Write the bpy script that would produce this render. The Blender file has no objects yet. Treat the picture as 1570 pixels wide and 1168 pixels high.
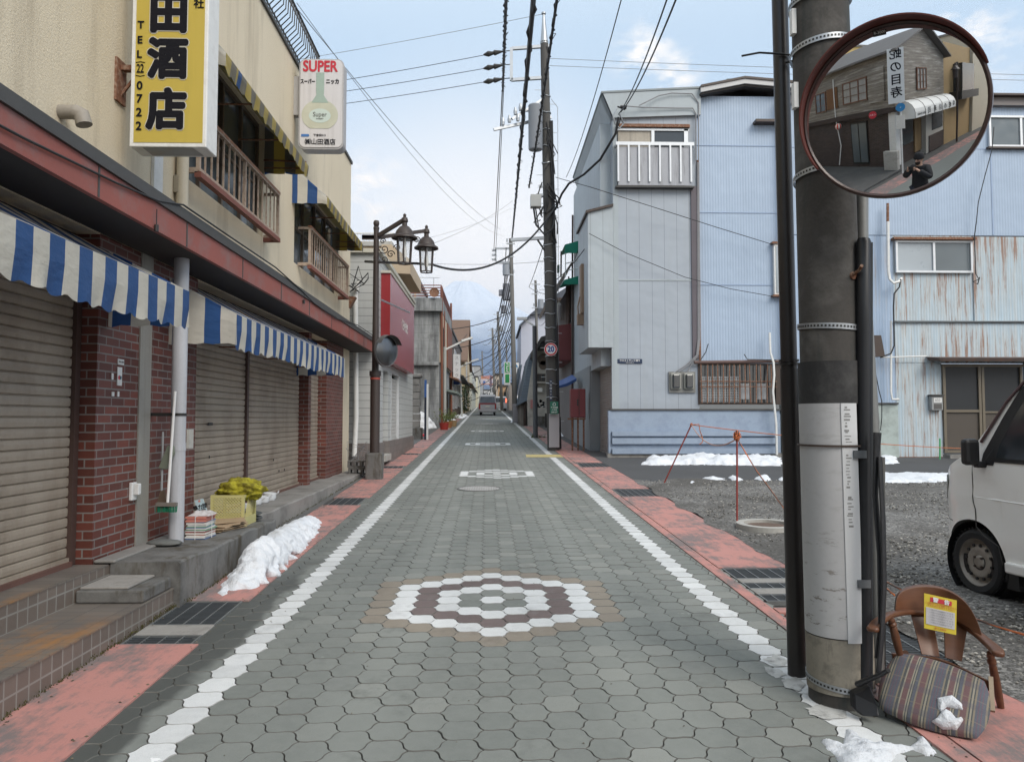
import bpy,bmesh,math,random
from mathutils import Vector,Matrix,noise
random.seed(7)
R=math.radians
scene=bpy.context.scene
COL=scene.collection
# ------------------------------------------------------------------ camera
F=1180.0;CX,CY=785.0,584.0;VX,VY=754.0,641.0
PITCH=math.atan((VY-CY)/F);YAW=math.atan((CX-VX)/F*math.cos(PITCH))
CAM=Vector((0,0,1.6))
cam_d=bpy.data.cameras.new('camera');cam=bpy.data.objects.new('camera',cam_d);COL.objects.link(cam)
cam.location=CAM;cam.rotation_euler=(math.pi/2+PITCH,0,-YAW)
cam_d.sensor_width=36;cam_d.lens=F/1570*36;cam_d.clip_start=0.02;cam_d.clip_end=80000
scene.camera=cam
# ------------------------------------------------------------------ world, sun, exposure
SUN_EL,SUN_AZ=40.0,148.0
world=bpy.data.worlds.new('World');scene.world=world;world.use_nodes=True
wn=world.node_tree;wn.nodes.clear()
def wnode(t,**k):
    n=wn.nodes.new(t)
    for a,b in k.items():setattr(n,a,b)
    return n
wo=wnode('ShaderNodeOutputWorld');wb=wnode('ShaderNodeBackground')
sky=wnode('ShaderNodeTexSky',sky_type='NISHITA',sun_disc=False)
sky.sun_elevation=R(SUN_EL);sky.sun_rotation=R(SUN_AZ);sky.air_density=1.0;sky.dust_density=3.0;sky.altitude=800
tc=wnode('ShaderNodeTexCoord');sep=wnode('ShaderNodeSeparateXYZ');wn.links.new(tc.outputs['Generated'],sep.inputs[0])
rmp=wnode('ShaderNodeValToRGB');rmp.color_ramp.interpolation='EASE'
e=rmp.color_ramp.elements
e[0].position=0.0;e[0].color=(8.9,8.3,7.9,1)
e[1].position=0.66;e[1].color=(8.2,8.9,9.2,1)
for p,c in((0.12,(8.2,8.2,8.1,1)),(0.22,(6.9,7.4,7.8,1)),(0.42,(5.0,6.2,7.3,1))):
    q=e.new(p);q.color=c
wn.links.new(sep.outputs['Z'],rmp.inputs[0])
mx=wnode('ShaderNodeMix',data_type='RGBA');mx.inputs[0].default_value=0.8
wn.links.new(sky.outputs[0],mx.inputs[6]);wn.links.new(rmp.outputs[0],mx.inputs[7])
mp=wnode('ShaderNodeMapping');mp.inputs['Scale'].default_value=(1,1,2.2);wn.links.new(tc.outputs['Generated'],mp.inputs[0])
n1=wnode('ShaderNodeTexNoise');n1.inputs['Scale'].default_value=6.3;n1.inputs['Detail'].default_value=9;n1.inputs['Roughness'].default_value=0.62
n2=wnode('ShaderNodeTexNoise');n2.inputs['Scale'].default_value=2.1;n2.inputs['Detail'].default_value=2
wn.links.new(mp.outputs[0],n1.inputs[0]);wn.links.new(mp.outputs[0],n2.inputs[0])
mr=wnode('ShaderNodeMapRange');mr.inputs[1].default_value=0.545;mr.inputs[2].default_value=0.74;wn.links.new(n1.outputs[0],mr.inputs[0])
mr2=wnode('ShaderNodeMapRange');mr2.inputs[1].default_value=0.45;mr2.inputs[2].default_value=0.62;wn.links.new(n2.outputs[0],mr2.inputs[0])
def sky_dir(u,v):
    q=1/math.sqrt((u-CX)**2+(v-CY)**2+F*F);x,y,z=(u-CX)*q,-(v-CY)*q,-F*q
    cp,sp_=math.cos(math.pi/2+PITCH),math.sin(math.pi/2+PITCH);y,z=y*cp-z*sp_,y*sp_+z*cp
    cz,sz=math.cos(-YAW),math.sin(-YAW);return(x*cz-y*sz,x*sz+y*cz,z)
def near_dir(d,r0,r1):
    vd=wnode('ShaderNodeVectorMath',operation='DISTANCE');wn.links.new(tc.outputs['Generated'],vd.inputs[0]);vd.inputs[1].default_value=d
    k=wnode('ShaderNodeMapRange');k.interpolation_type='SMOOTHSTEP';wn.links.new(vd.outputs['Value'],k.inputs[0])
    for i,x in enumerate((r0,r1,1,0)):k.inputs[1+i].default_value=x
    return k.outputs[0]
acc=None
for(u,v,r)in((988,88,.045),(1036,112,.035),(572,282,.045),(562,316,.035),(1480,70,.06)):
    k=near_dir(sky_dir(u,v),0,r*1.25)
    if acc is None:acc=k
    else:
        q_=wnode('ShaderNodeMath',operation='MAXIMUM');wn.links.new(acc,q_.inputs[0]);wn.links.new(k,q_.inputs[1]);acc=q_.outputs[0]
n1.inputs['Scale'].default_value=22;mr.inputs[1].default_value=.46;mr.inputs[2].default_value=.66
mu=wnode('ShaderNodeMath',operation='MULTIPLY');wn.links.new(mr.outputs[0],mu.inputs[0]);wn.links.new(acc,mu.inputs[1])
gl=near_dir(sky_dir(735,430),.0,.33);glm=wnode('ShaderNodeMath',operation='MULTIPLY');wn.links.new(gl,glm.inputs[0]);glm.inputs[1].default_value=.8
mxg=wnode('ShaderNodeMix',data_type='RGBA');wn.links.new(glm.outputs[0],mxg.inputs[0]);wn.links.new(mx.outputs[2],mxg.inputs[6]);mxg.inputs[7].default_value=(9.6,8.9,8.1,1)
mx2=wnode('ShaderNodeMix',data_type='RGBA');wn.links.new(mu.outputs[0],mx2.inputs[0]);wn.links.new(mxg.outputs[2],mx2.inputs[6]);mx2.inputs[7].default_value=(9.4,8.6,7.7,1)
wn.links.new(mx2.outputs[2],wb.inputs[0]);wb.inputs[1].default_value=0.092
wn.links.new(wb.outputs[0],wo.inputs[0])
sd=bpy.data.lights.new('sun','SUN');sun=bpy.data.objects.new('sun',sd);COL.objects.link(sun)
sd.energy=1.5;sd.angle=R(34);sd.color=(1.0,0.93,0.84)
sdir=Vector((math.sin(R(SUN_AZ))*math.cos(R(SUN_EL)),math.cos(R(SUN_AZ))*math.cos(R(SUN_EL)),math.sin(R(SUN_EL))))
sun.rotation_euler=sdir.to_track_quat('Z','Y').to_euler();sun.location=(20,-20,60)
vs=scene.view_settings;vs.view_transform='Standard';vs.look='None';vs.exposure=0.72;vs.gamma=1;vs.use_curve_mapping=False
scene.cycles.max_bounces=6;scene.cycles.transparent_max_bounces=8;scene.cycles.volume_bounces=0
scene.cycles.use_denoising=True;scene.cycles.caustics_reflective=False;scene.cycles.caustics_refractive=False
# ------------------------------------------------------------------ pixel helpers (photo pixels -> world points)
_cr=cam.rotation_euler.to_matrix()
def ray(u,v):return _cr@Vector(((u-CX),-(v-CY),-F))
def atY(u,v,Y):
    d=ray(u,v);return CAM+d*(Y/d.y)
def atX(u,v,X):
    d=ray(u,v);return CAM+d*(X/d.x)
def atZ(u,v,z):
    d=ray(u,v);return CAM+d*((z-CAM.z)/d.z)
SL=0.027
def G(y):return SL*y
def atG(u,v):
    d=ray(u,v);t=-CAM.z/(d.z-SL*d.y);return CAM+d*t
def rs(s,y,dz=0.0):
    return Vector((s-0.007*y,y,G(y)+dz))
# ------------------------------------------------------------------ materials
class NT:
    def __init__(s,name):
        s.m=bpy.data.materials.new(name);s.m.use_nodes=True;s.t=s.m.node_tree;s.t.nodes.clear()
        s.out=s.n('ShaderNodeOutputMaterial');s.b=s.n('ShaderNodeBsdfPrincipled');s.l(s.b.outputs[0],s.out.inputs[0])
        s._tc=None
    def n(s,t,**k):
        q=s.t.nodes.new(t)
        for a,b in k.items():setattr(q,a,b)
        return q
    def l(s,a,b):s.t.links.new(a,b)
    def co(s,kind='Object'):
        if not s._tc:s._tc=s.n('ShaderNodeTexCoord')
        return s._tc.outputs[kind]
    def map(s,scale=(1,1,1),kind='Object',src=None,rot=(0,0,0)):
        m=s.n('ShaderNodeMapping');m.inputs['Scale'].default_value=scale;m.inputs['Rotation'].default_value=rot
        s.l(src or s.co(kind),m.inputs[0]);return m.outputs[0]
    def noise(s,scale,vec=None,detail=4,rough=0.55):
        q=s.n('ShaderNodeTexNoise');q.inputs['Scale'].default_value=scale;q.inputs['Detail'].default_value=detail;q.inputs['Roughness'].default_value=rough
        s.l(vec or s.co(),q.inputs[0]);return q.outputs[0]
    def rng(s,v,a,b,c=0.0,d=1.0):
        q=s.n('ShaderNodeMapRange');s.l(v,q.inputs[0])
        for i,x in enumerate((a,b,c,d)):q.inputs[1+i].default_value=x
        return q.outputs[0]
    def mix(s,f,a,b,blend='MIX'):
        q=s.n('ShaderNodeMix',data_type='RGBA',blend_type=blend)
        for i,x in((0,f),(6,a),(7,b)):
            if isinstance(x,(int,float)):q.inputs[i].default_value=x
            elif isinstance(x,tuple):q.inputs[i].default_value=(*x[:3],1)
            else:s.l(x,q.inputs[i])
        return q.outputs[2]
    def math(s,op,a,b=0.0):
        q=s.n('ShaderNodeMath',operation=op)
        for i,x in enumerate((a,b)):
            if isinstance(x,(int,float)):q.inputs[i].default_value=x
            else:s.l(x,q.inputs[i])
        return q.outputs[0]
    def bump(s,h,strength=0.3,dist=0.01,prev=None):
        q=s.n('ShaderNodeBump');q.inputs['Strength'].default_value=strength;q.inputs['Distance'].default_value=dist
        s.l(h,q.inputs['Height'])
        if prev:s.l(prev,q.inputs['Normal'])
        return q.outputs[0]
    def set(s,color=None,rough=None,metal=None,normal=None,**k):
        for nm,x in(('Base Color',color),('Roughness',rough),('Metallic',metal),('Normal',normal)):
            if x is None:continue
            if isinstance(x,(int,float)):s.b.inputs[nm].default_value=x
            elif isinstance(x,tuple):s.b.inputs[nm].default_value=(*x[:3],1)
            else:s.l(x,s.b.inputs[nm])
        for a,x in k.items():s.b.inputs[a.replace('_',' ')].default_value=x
        return s.m
def mul(c,k):return tuple(min(1,x*k)for x in c)
MATS={}
def mat(name,col,rough=0.6,var=0.25,vs=2.0,fine=60.0,bump=0.1,metal=0.0,dirt=None,dirt_amt=0.5,streak=None,streak_amt=0.5,streak_s=(6,6,0.5),bd=0.004,spec=0.5,sthr=0.52):
    if name in MATS:return MATS[name]
    m=NT(name);a=m.noise(vs);c=m.mix(a,mul(col,1-var),mul(col,1+var))
    f=m.noise(fine,detail=3);c=m.mix(m.rng(f,0.3,0.7,0,0.35),c,mul(col,1-var*1.2))
    if dirt:c=m.mix(m.rng(m.noise(vs*1.7,detail=8,rough=0.65),0.48,0.72,0,dirt_amt),c,dirt)
    if streak:
        sn=m.noise(1.0,m.map(streak_s),detail=7,rough=0.7)
        c=m.mix(m.rng(sn,sthr,sthr+0.14,0,streak_amt),c,streak)
    nb=m.bump(f,bump,bd)if bump else None
    MATS[name]=m.set(c,m.rng(a,0,1,max(0,rough-0.1),min(1,rough+0.1)),metal,nb)
    m.b.inputs['Specular IOR Level'].default_value=spec
    return MATS[name]
# ------------------------------------------------------------------ mesh builder
def root_loc(p):
    while p is not None and p.parent is not None:p=p.parent
    return p.matrix_basis.copy()if p is not None else None
class MB:
    def __init__(s):s.v=[];s.f=[];s.mi=[];s.cur=0;s.uv=None
    def add(s,vs,fs):
        o=len(s.v);s.v+=[Vector(p)for p in vs]
        for q in fs:s.f.append([i+o for i in q]);s.mi.append(s.cur)
        return s
    def box(s,x0,x1,y0,y1,z0,z1,M=None):
        if x0>x1:x0,x1=x1,x0
        if y0>y1:y0,y1=y1,y0
        if z0>z1:z0,z1=z1,z0
        p=[Vector(q)for q in((x0,y0,z0),(x1,y0,z0),(x1,y1,z0),(x0,y1,z0),(x0,y0,z1),(x1,y0,z1),(x1,y1,z1),(x0,y1,z1))]
        if M is not None:p=[M@q for q in p]
        return s.add(p,[(3,2,1,0),(4,5,6,7),(0,1,5,4),(1,2,6,5),(2,3,7,6),(3,0,4,7)])
    def hexa(s,p):
        return s.add(p,[(3,2,1,0),(4,5,6,7),(0,1,5,4),(1,2,6,5),(2,3,7,6),(3,0,4,7)])
    def quad(s,*p):return s.add(p,[tuple(range(len(p)))])
    def slab(s,poly,t):
        t=Vector(t);n=len(poly);p=[Vector(q)for q in poly]
        fs=[tuple(range(n))[::-1],tuple(range(n,2*n))]+[(i,(i+1)%n,n+(i+1)%n,n+i)for i in range(n)]
        return s.add(p+[q+t for q in p],fs)
    def tube(s,pts,r,n=8,cap=True,flat=1.0):
        pts=[Vector(p)for p in pts];k=len(pts)
        rr=r if isinstance(r,(list,tuple))else[r]*k
        vs=[];prev=None
        for i,p in enumerate(pts):
            d=(pts[min(i+1,k-1)]-pts[max(i-1,0)])
            if d.length<1e-9:d=Vector((0,0,1))
            d.normalize()
            if prev is None:a=d.orthogonal().normalized()if abs(d.z)>0.9 else d.cross(Vector((0,0,1))).normalized()
            else:
                a=prev-d*prev.dot(d);a=a.normalized()if a.length>1e-6 else d.orthogonal().normalized()
            prev=a;b=d.cross(a)
            for j in range(n):
                t=2*math.pi*j/n;vs.append(p+a*(math.cos(t)*rr[i])+b*(math.sin(t)*rr[i]*flat))
        fs=[(i*n+j,i*n+(j+1)%n,(i+1)*n+(j+1)%n,(i+1)*n+j)for i in range(k-1)for j in range(n)]
        if cap:fs+=[tuple(range(n))[::-1],tuple(range((k-1)*n,k*n))]
        return s.add(vs,fs)
    def bar(s,a,b,w,h=None):
        a,b=Vector(a),Vector(b);h=h or w;d=(b-a).normalized()
        x=d.cross(Vector((0,0,1)));x=x.normalized()if x.length>1e-4 else Vector((1,0,0));y=x.cross(d).normalized()
        x*=w/2;y*=h/2
        return s.add([a-x-y,a+x-y,a+x+y,a-x+y,b-x-y,b+x-y,b+x+y,b-x+y],
                     [(0,1,2,3),(7,6,5,4),(0,4,5,1),(1,5,6,2),(2,6,7,3),(3,7,4,0)])
    def lathe(s,prof,c,axis=(0,0,1),n=24,a0=0,a1=2*math.pi):
        ax=Vector(axis).normalized();u=ax.orthogonal().normalized();w=ax.cross(u);c=Vector(c)
        full=abs(a1-a0-2*math.pi)<1e-6;m=n if full else n+1;vs=[]
        for(r,h)in prof:
            for j in range(m):
                t=a0+(a1-a0)*j/n;vs.append(c+ax*h+u*(math.cos(t)*r)+w*(math.sin(t)*r))
        fs=[]
        for i in range(len(prof)-1):
            for j in range(n):
                j2=(j+1)%m if full else j+1
                fs.append((i*m+j,i*m+j2,(i+1)*m+j2,(i+1)*m+j))
        return s.add(vs,fs)
    def cyl(s,c,r,h,axis=(0,0,1),n=20,r2=None):
        r2=r if r2 is None else r2
        return s.lathe([(1e-4,0),(r,0),(r2,h),(1e-4,h)],c,axis,n)
    def build(s,name,m,parent=None,smooth=False,bevel=0,angle=40,loc=None):
        mats=m if isinstance(m,(list,tuple))else[m]
        me=bpy.data.meshes.new(name)
        if parent is not None:inv=root_loc(parent).inverted();vs=[inv@p for p in s.v]
        else:
            if loc is None:
                xs=[p.x for p in s.v];ys=[p.y for p in s.v];loc=Vector(((min(xs)+max(xs))/2,(min(ys)+max(ys))/2,min(p.z for p in s.v)))
            loc=Vector(loc);vs=[p-loc for p in s.v]
        me.from_pydata([tuple(p)for p in vs],[],s.f)
        for q in mats:me.materials.append(q)
        if len(mats)>1:me.polygons.foreach_set('material_index',s.mi)
        if s.uv is not None:
            ul=me.uv_layers.new(name='UVMap')
            for lp in me.loops:ul.data[lp.index].uv=s.uv[lp.vertex_index]
        me.update()
        bm=bmesh.new();bm.from_mesh(me);bmesh.ops.recalc_face_normals(bm,faces=bm.faces);bm.to_mesh(me);bm.free()
        if smooth:
            me.polygons.foreach_set('use_smooth',[True]*len(me.polygons))
            if angle<180:me.set_sharp_from_angle(angle=R(angle))
        o=bpy.data.objects.new(name,me);COL.objects.link(o)
        if parent is not None:o.parent=parent
        else:o.location=loc
        if bevel:
            b=o.modifiers.new('bevel','BEVEL');b.width=bevel;b.segments=2;b.limit_method='ANGLE';b.angle_limit=R(35)
        return o
def tag(o,label=None,cat=None,group=None,kind=None):
    if label:o['label']=label
    if cat:o['category']=cat
    if group:o['group']=group
    if kind:o['kind']=kind
    return o
def thing(name,label,cat,loc,group=None,rot=0):
    o=bpy.data.objects.new(name,None);COL.objects.link(o);o.location=Vector(loc);o.rotation_euler=(0,0,rot);o.empty_display_size=0.2
    return tag(o,label,cat,group)
def copy_tree(o,parent=None):
    c=o.copy();COL.objects.link(c);c.parent=parent
    for ch in list(o.children):copy_tree(ch,c)
    return c
def text(s,size,loc,right,up,m,parent,name='lettering',bold=0.0,ext=0.002,align='CENTER',space=1.0,sx=1.0,line=1.0):
    """real letters as a thin mesh. right/up: unit vectors of the writing plane."""
    c=bpy.data.curves.new(name,'FONT');c.body=s;c.size=size;c.align_x=align;c.align_y='CENTER';c.extrude=0 if bold else ext;c.space_character=space;c.space_line=line
    c.resolution_u=3
    t=bpy.data.objects.new('tmp',c);COL.objects.link(t)
    dg=bpy.context.evaluated_depsgraph_get();me=bpy.data.meshes.new_from_object(t.evaluated_get(dg));me.name=name
    bpy.data.objects.remove(t)
    rt,upv=Vector(right).normalized(),Vector(up).normalized();nrm=rt.cross(upv)
    Mx=Matrix(((rt.x*sx,upv.x,nrm.x,loc[0]),(rt.y*sx,upv.y,nrm.y,loc[1]),(rt.z*sx,upv.z,nrm.z,loc[2]),(0,0,0,1)))
    if parent is not None:Mx=root_loc(parent).inverted()@Mx
    if bold:
        bm=bmesh.new();n=10 if bold>.006 else 6
        for i in range(n+1):
            t2=me.copy();r_=bold if i<n else 0;t2.transform(Matrix.Translation((r_*math.cos(2*math.pi*i/n),r_*math.sin(2*math.pi*i/n),.00015*i)));bm.from_mesh(t2);bpy.data.meshes.remove(t2)
        bm.to_mesh(me);bm.free()
    me.transform(Mx);me.materials.clear();me.materials.append(m)
    o=bpy.data.objects.new(name,me);COL.objects.link(o)
    if parent is not None:o.parent=parent
    return o
def sag(a,b,s,n=14):
    a,b=Vector(a),Vector(b)
    return[a.lerp(b,i/n)-Vector((0,0,s*4*(i/n)*(1-i/n)))for i in range(n+1)]
def inpoly(x,y,P):
    c=False;j=len(P)-1
    for i in range(len(P)):
        xi,yi=P[i][0],P[i][1];xj,yj=P[j][0],P[j][1]
        if(yi>y)!=(yj>y)and x<(xj-xi)*(y-yi)/(yj-yi)+xi:c=not c
        j=i
    return c
def pdist(x,y,P):
    best=1e9
    for i in range(len(P)):
        ax,ay=P[i][0],P[i][1];bx,by=P[(i+1)%len(P)][0],P[(i+1)%len(P)][1]
        dx,dy=bx-ax,by-ay;L=dx*dx+dy*dy or 1e-9
        t=max(0,min(1,((x-ax)*dx+(y-ay)*dy)/L));d=math.hypot(x-ax-t*dx,y-ay-t*dy)
        best=min(best,d)
    return best
def snow(P,H,w,res,m,label,name='snow_patch',jag=0.02,lump=0.5,ns=6.0,kind=None,group=None,zf=None,cat='snow',hf=None,disp=0.0):
    """heap of snow on footprint P (xy), height H, edge width w"""
    zf=zf or G
    x0,x1=min(p[0]for p in P)-res,max(p[0]for p in P)+res;y0,y1=min(p[1]for p in P)-res,max(p[1]for p in P)+res
    nx,ny=int((x1-x0)/res)+1,int((y1-y0)/res)+1;V={};mb=MB();keep={}
    for i in range(nx+1):
        for j in range(ny+1):
            x,y=x0+i*res,y0+j*res
            jx,jy=x+jag*noise.noise((x*9,y*9,1)),y+jag*noise.noise((x*9,y*9,7))
            d=pdist(jx,jy,P)*(1 if inpoly(jx,jy,P)else-1)
            nz=noise.fractal((x*ns,y*ns,3),0.9,2.1,4)+0.35*abs(noise.noise((x*ns*3,y*ns*3,5)))
            h=(hf(y)if hf else H)*(1-math.exp(-max(0,d)/w))*max(0.15,1+lump*nz)if d>0 else-0.012
            V[i,j]=(x,y,zf(y)+h,d)
    for i in range(nx):
        for j in range(ny):
            c=[(i,j),(i+1,j),(i+1,j+1),(i,j+1)]
            if max(V[q][3]for q in c)>0:
                for q in c:
                    if q not in keep:keep[q]=len(mb.v);mb.v.append(Vector(V[q][:3]))
                mb.f.append([keep[q]for q in c]);mb.mi.append(0)
    if disp:
        for p in mb.v:
            k=min(1,max(0,(p.z-zf(p.y))/.05));p+=Vector(noise.noise_vector(p*6.5))*disp*k+Vector(noise.noise_vector(p*19))*disp*.45*k
    o=mb.build(name,m,smooth=True,angle=180)
    return tag(o,label,None if kind else cat,group,kind)
def snow_lumps(P,hf,w,n,r0,r1,m,label,name='snow_heap',vox=.018,seed=1,zf=None,cat='snow',smooth_n=14):
    '''old shovelled snow: overlapping lumps fused into one crusty skin'''
    zf=zf or G;rg=random.Random(seed);mb=MB()
    x0,x1=min(p[0]for p in P),max(p[0]for p in P);y0,y1=min(p[1]for p in P),max(p[1]for p in P);k=0
    while k<n:
        x,y=rg.uniform(x0,x1),rg.uniform(y0,y1)
        if not inpoly(x,y,P):continue
        d=pdist(x,y,P);r=rg.uniform(r0,r1)*(.6+.4*min(1,d/w));h=hf(y)*(1-math.exp(-d/w))*1.25
        z=rg.uniform(0,max(.001,h-r*.7))if rg.random()<.45 else max(0,h-r*.8)
        c=Vector((x,y,zf(y)+z));q=8;o=len(mb.v);sz=rg.uniform(.7,1.0)
        for i in range(7):
            ph=math.pi*i/6
            for j in range(q):t=2*math.pi*j/q;mb.v.append(c+Vector((math.sin(ph)*math.cos(t),math.sin(ph)*math.sin(t),math.cos(ph)*sz))*r)
        for i in range(6):
            for j in range(q):mb.f.append([o+i*q+j,o+(i+1)*q+j,o+(i+1)*q+(j+1)%q,o+i*q+(j+1)%q]);mb.mi.append(0)
        k+=1
    me=bpy.data.meshes.new('tmp');me.from_pydata([tuple(p)for p in mb.v],[],mb.f);t=bpy.data.objects.new('tmp',me);COL.objects.link(t)
    rm=t.modifiers.new('r','REMESH');rm.mode='VOXEL';rm.voxel_size=vox;s=t.modifiers.new('s','SMOOTH');s.factor=.5;s.iterations=smooth_n
    me2=bpy.data.meshes.new_from_object(t.evaluated_get(bpy.context.evaluated_depsgraph_get()));bpy.data.objects.remove(t)
    out=MB();out.v=[v.co+Vector(noise.noise_vector(v.co*(.35/vox*.9)))*vox*.9+Vector(noise.noise_vector(v.co*(.12/vox)))*vox*.9 for v in me2.vertices];out.f=[list(p.vertices)for p in me2.polygons];out.mi=[0]*len(out.f)
    return tag(out.build(name,m,smooth=True,angle=180),label,cat)
# ------------------------------------------------------------------ common materials
concrete=mat('concrete',(0.25,0.24,0.225),0.85,0.3,1.5,35,0.35,dirt=(0.07,0.065,0.06),dirt_amt=0.7)
concrete_pale=mat('concrete_pale',(0.42,0.41,0.38),0.85,0.2,2.2,40,0.3,dirt=(0.16,0.15,0.13),dirt_amt=0.5)
concrete_dark=mat('concrete_dark',(0.15,0.148,0.142),0.85,0.35,2.5,40,0.35,dirt=(0.045,0.042,0.038),dirt_amt=0.85,streak=(0.05,0.035,0.015),streak_amt=0.8,streak_s=(5,5,1.2))
asphalt=mat('asphalt',(0.085,0.085,0.085),0.9,0.25,1.2,140,0.6,dirt=(0.13,0.128,0.12),dirt_amt=0.5)
black_metal=mat('black_metal',(0.02,0.019,0.018),0.45,0.3,8,120,0.08)
brown_metal=mat('brown_metal',(0.055,0.036,0.028),0.5,0.3,8,90,0.1)
steel=mat('galvanised_steel',(0.42,0.44,0.46),0.42,0.2,9,80,0.05,0.7)
alu=mat('aluminium_frame',(0.62,0.64,0.66),0.4,0.12,9,90,0.03,0.3)
white_paint=mat('white_paint',(0.72,0.72,0.70),0.5,0.08,6,80,0.04,dirt=(0.45,0.43,0.4),dirt_amt=0.35)
white_plastic=mat('white_plastic',(0.7,0.7,0.69),0.4,0.07,5,90,0.02)
black_rubber=mat('black_rubber',(0.014,0.014,0.015),0.5,0.3,7,60,0.1)
cable_m=mat('cable_black',(0.018,0.018,0.02),0.6,0.2,10,60,0.05)
cable_grey=mat('cable_grey',(0.25,0.25,0.26),0.5,0.15,10,60,0.05)
rust_m=mat('rusty_iron',(0.20,0.085,0.045),0.8,0.5,14,90,0.3,dirt=(0.45,0.38,0.3),dirt_amt=0.6)
ink=mat('black_lettering',(0.008,0.008,0.012),0.7,0.1,5,60,0,spec=.15)
ink_red=mat('red_lettering',(0.52,0.025,0.04),0.4,0.1,5,60,0)
ink_white=mat('white_lettering',(0.75,0.75,0.74),0.5,0.05,5,60,0)
def snow_material():
    m=NT('snow');a=m.noise(3,detail=5);f=m.noise(45,detail=5,rough=0.7);d=m.noise(9,detail=8,rough=0.7)
    c=m.mix(a,(0.70,0.74,0.80),(0.84,0.85,0.87));c=m.mix(m.rng(d,0.52,0.72,0,0.45),c,(0.46,0.44,0.41));c=m.mix(m.rng(m.noise(120,detail=2),.66,.74,0,.6),c,(.2,.18,.15))
    m.set(c,0.6,0,m.bump(f,1.0,0.02));m.b.inputs['Subsurface Weight'].default_value=0.0
    return m.m
snow_m=snow_material()
def glass_material(name,tint=(0.03,0.035,0.04),rough=0.05):
    m=NT(name);a=m.noise(0.7,detail=2)
    return m.set(m.mix(a,mul(tint,0.6),mul(tint,1.5)),m.rng(m.noise(4),0.3,0.7,rough,rough+0.12),0.0,m.bump(m.noise(1.3,detail=1),0.05,0.02),Specular_IOR_Level=0.9)
glass_dark=glass_material('dark_window_glass')
glass_grey=glass_material('grey_window_glass',(0.10,0.12,0.13),0.1)
glass_pale=glass_material('frosted_window_glass',(0.30,0.34,0.37),0.25)
# ================================================================== GROUND
def ground_sheet(name,s0,s1,ys,dz,m,kind='structure',n=1,th=0):
    mb=MB()
    for a,b in zip(ys[:-1],ys[1:]):
        for k in range(n):
            t0,t1=s0+(s1-s0)*k/n,s0+(s1-s0)*(k+1)/n
            mb.quad(rs(t0,a,dz),rs(t1,a,dz),rs(t1,b,dz),rs(t0,b,dz))
    return tag(mb.build(name,m),kind=kind)
earth=mat('earth',(0.10,0.095,0.085),0.95,0.3,0.3,20,0.3)
mb=MB()
rows=[(-80,-80*SL-0.05),(0,-0.05),(350,350*SL-0.05),(1200,24),(4000,90),(9000,280),(20000,600)]
for(a,za),(b,zb)in zip(rows[:-1],rows[1:]):
    wa,wb_=200+max(0,a)*1.1,200+max(0,b)*1.1
    mb.quad((-wa,a,za),(wa,a,za),(wb_,b,zb),(-wb_,b,zb))
tag(mb.build('ground',earth),kind='structure')
ground_sheet('road_base',-4.2,4.2,[-25,0,20,60,120,350],-0.035,asphalt,n=1)
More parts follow.
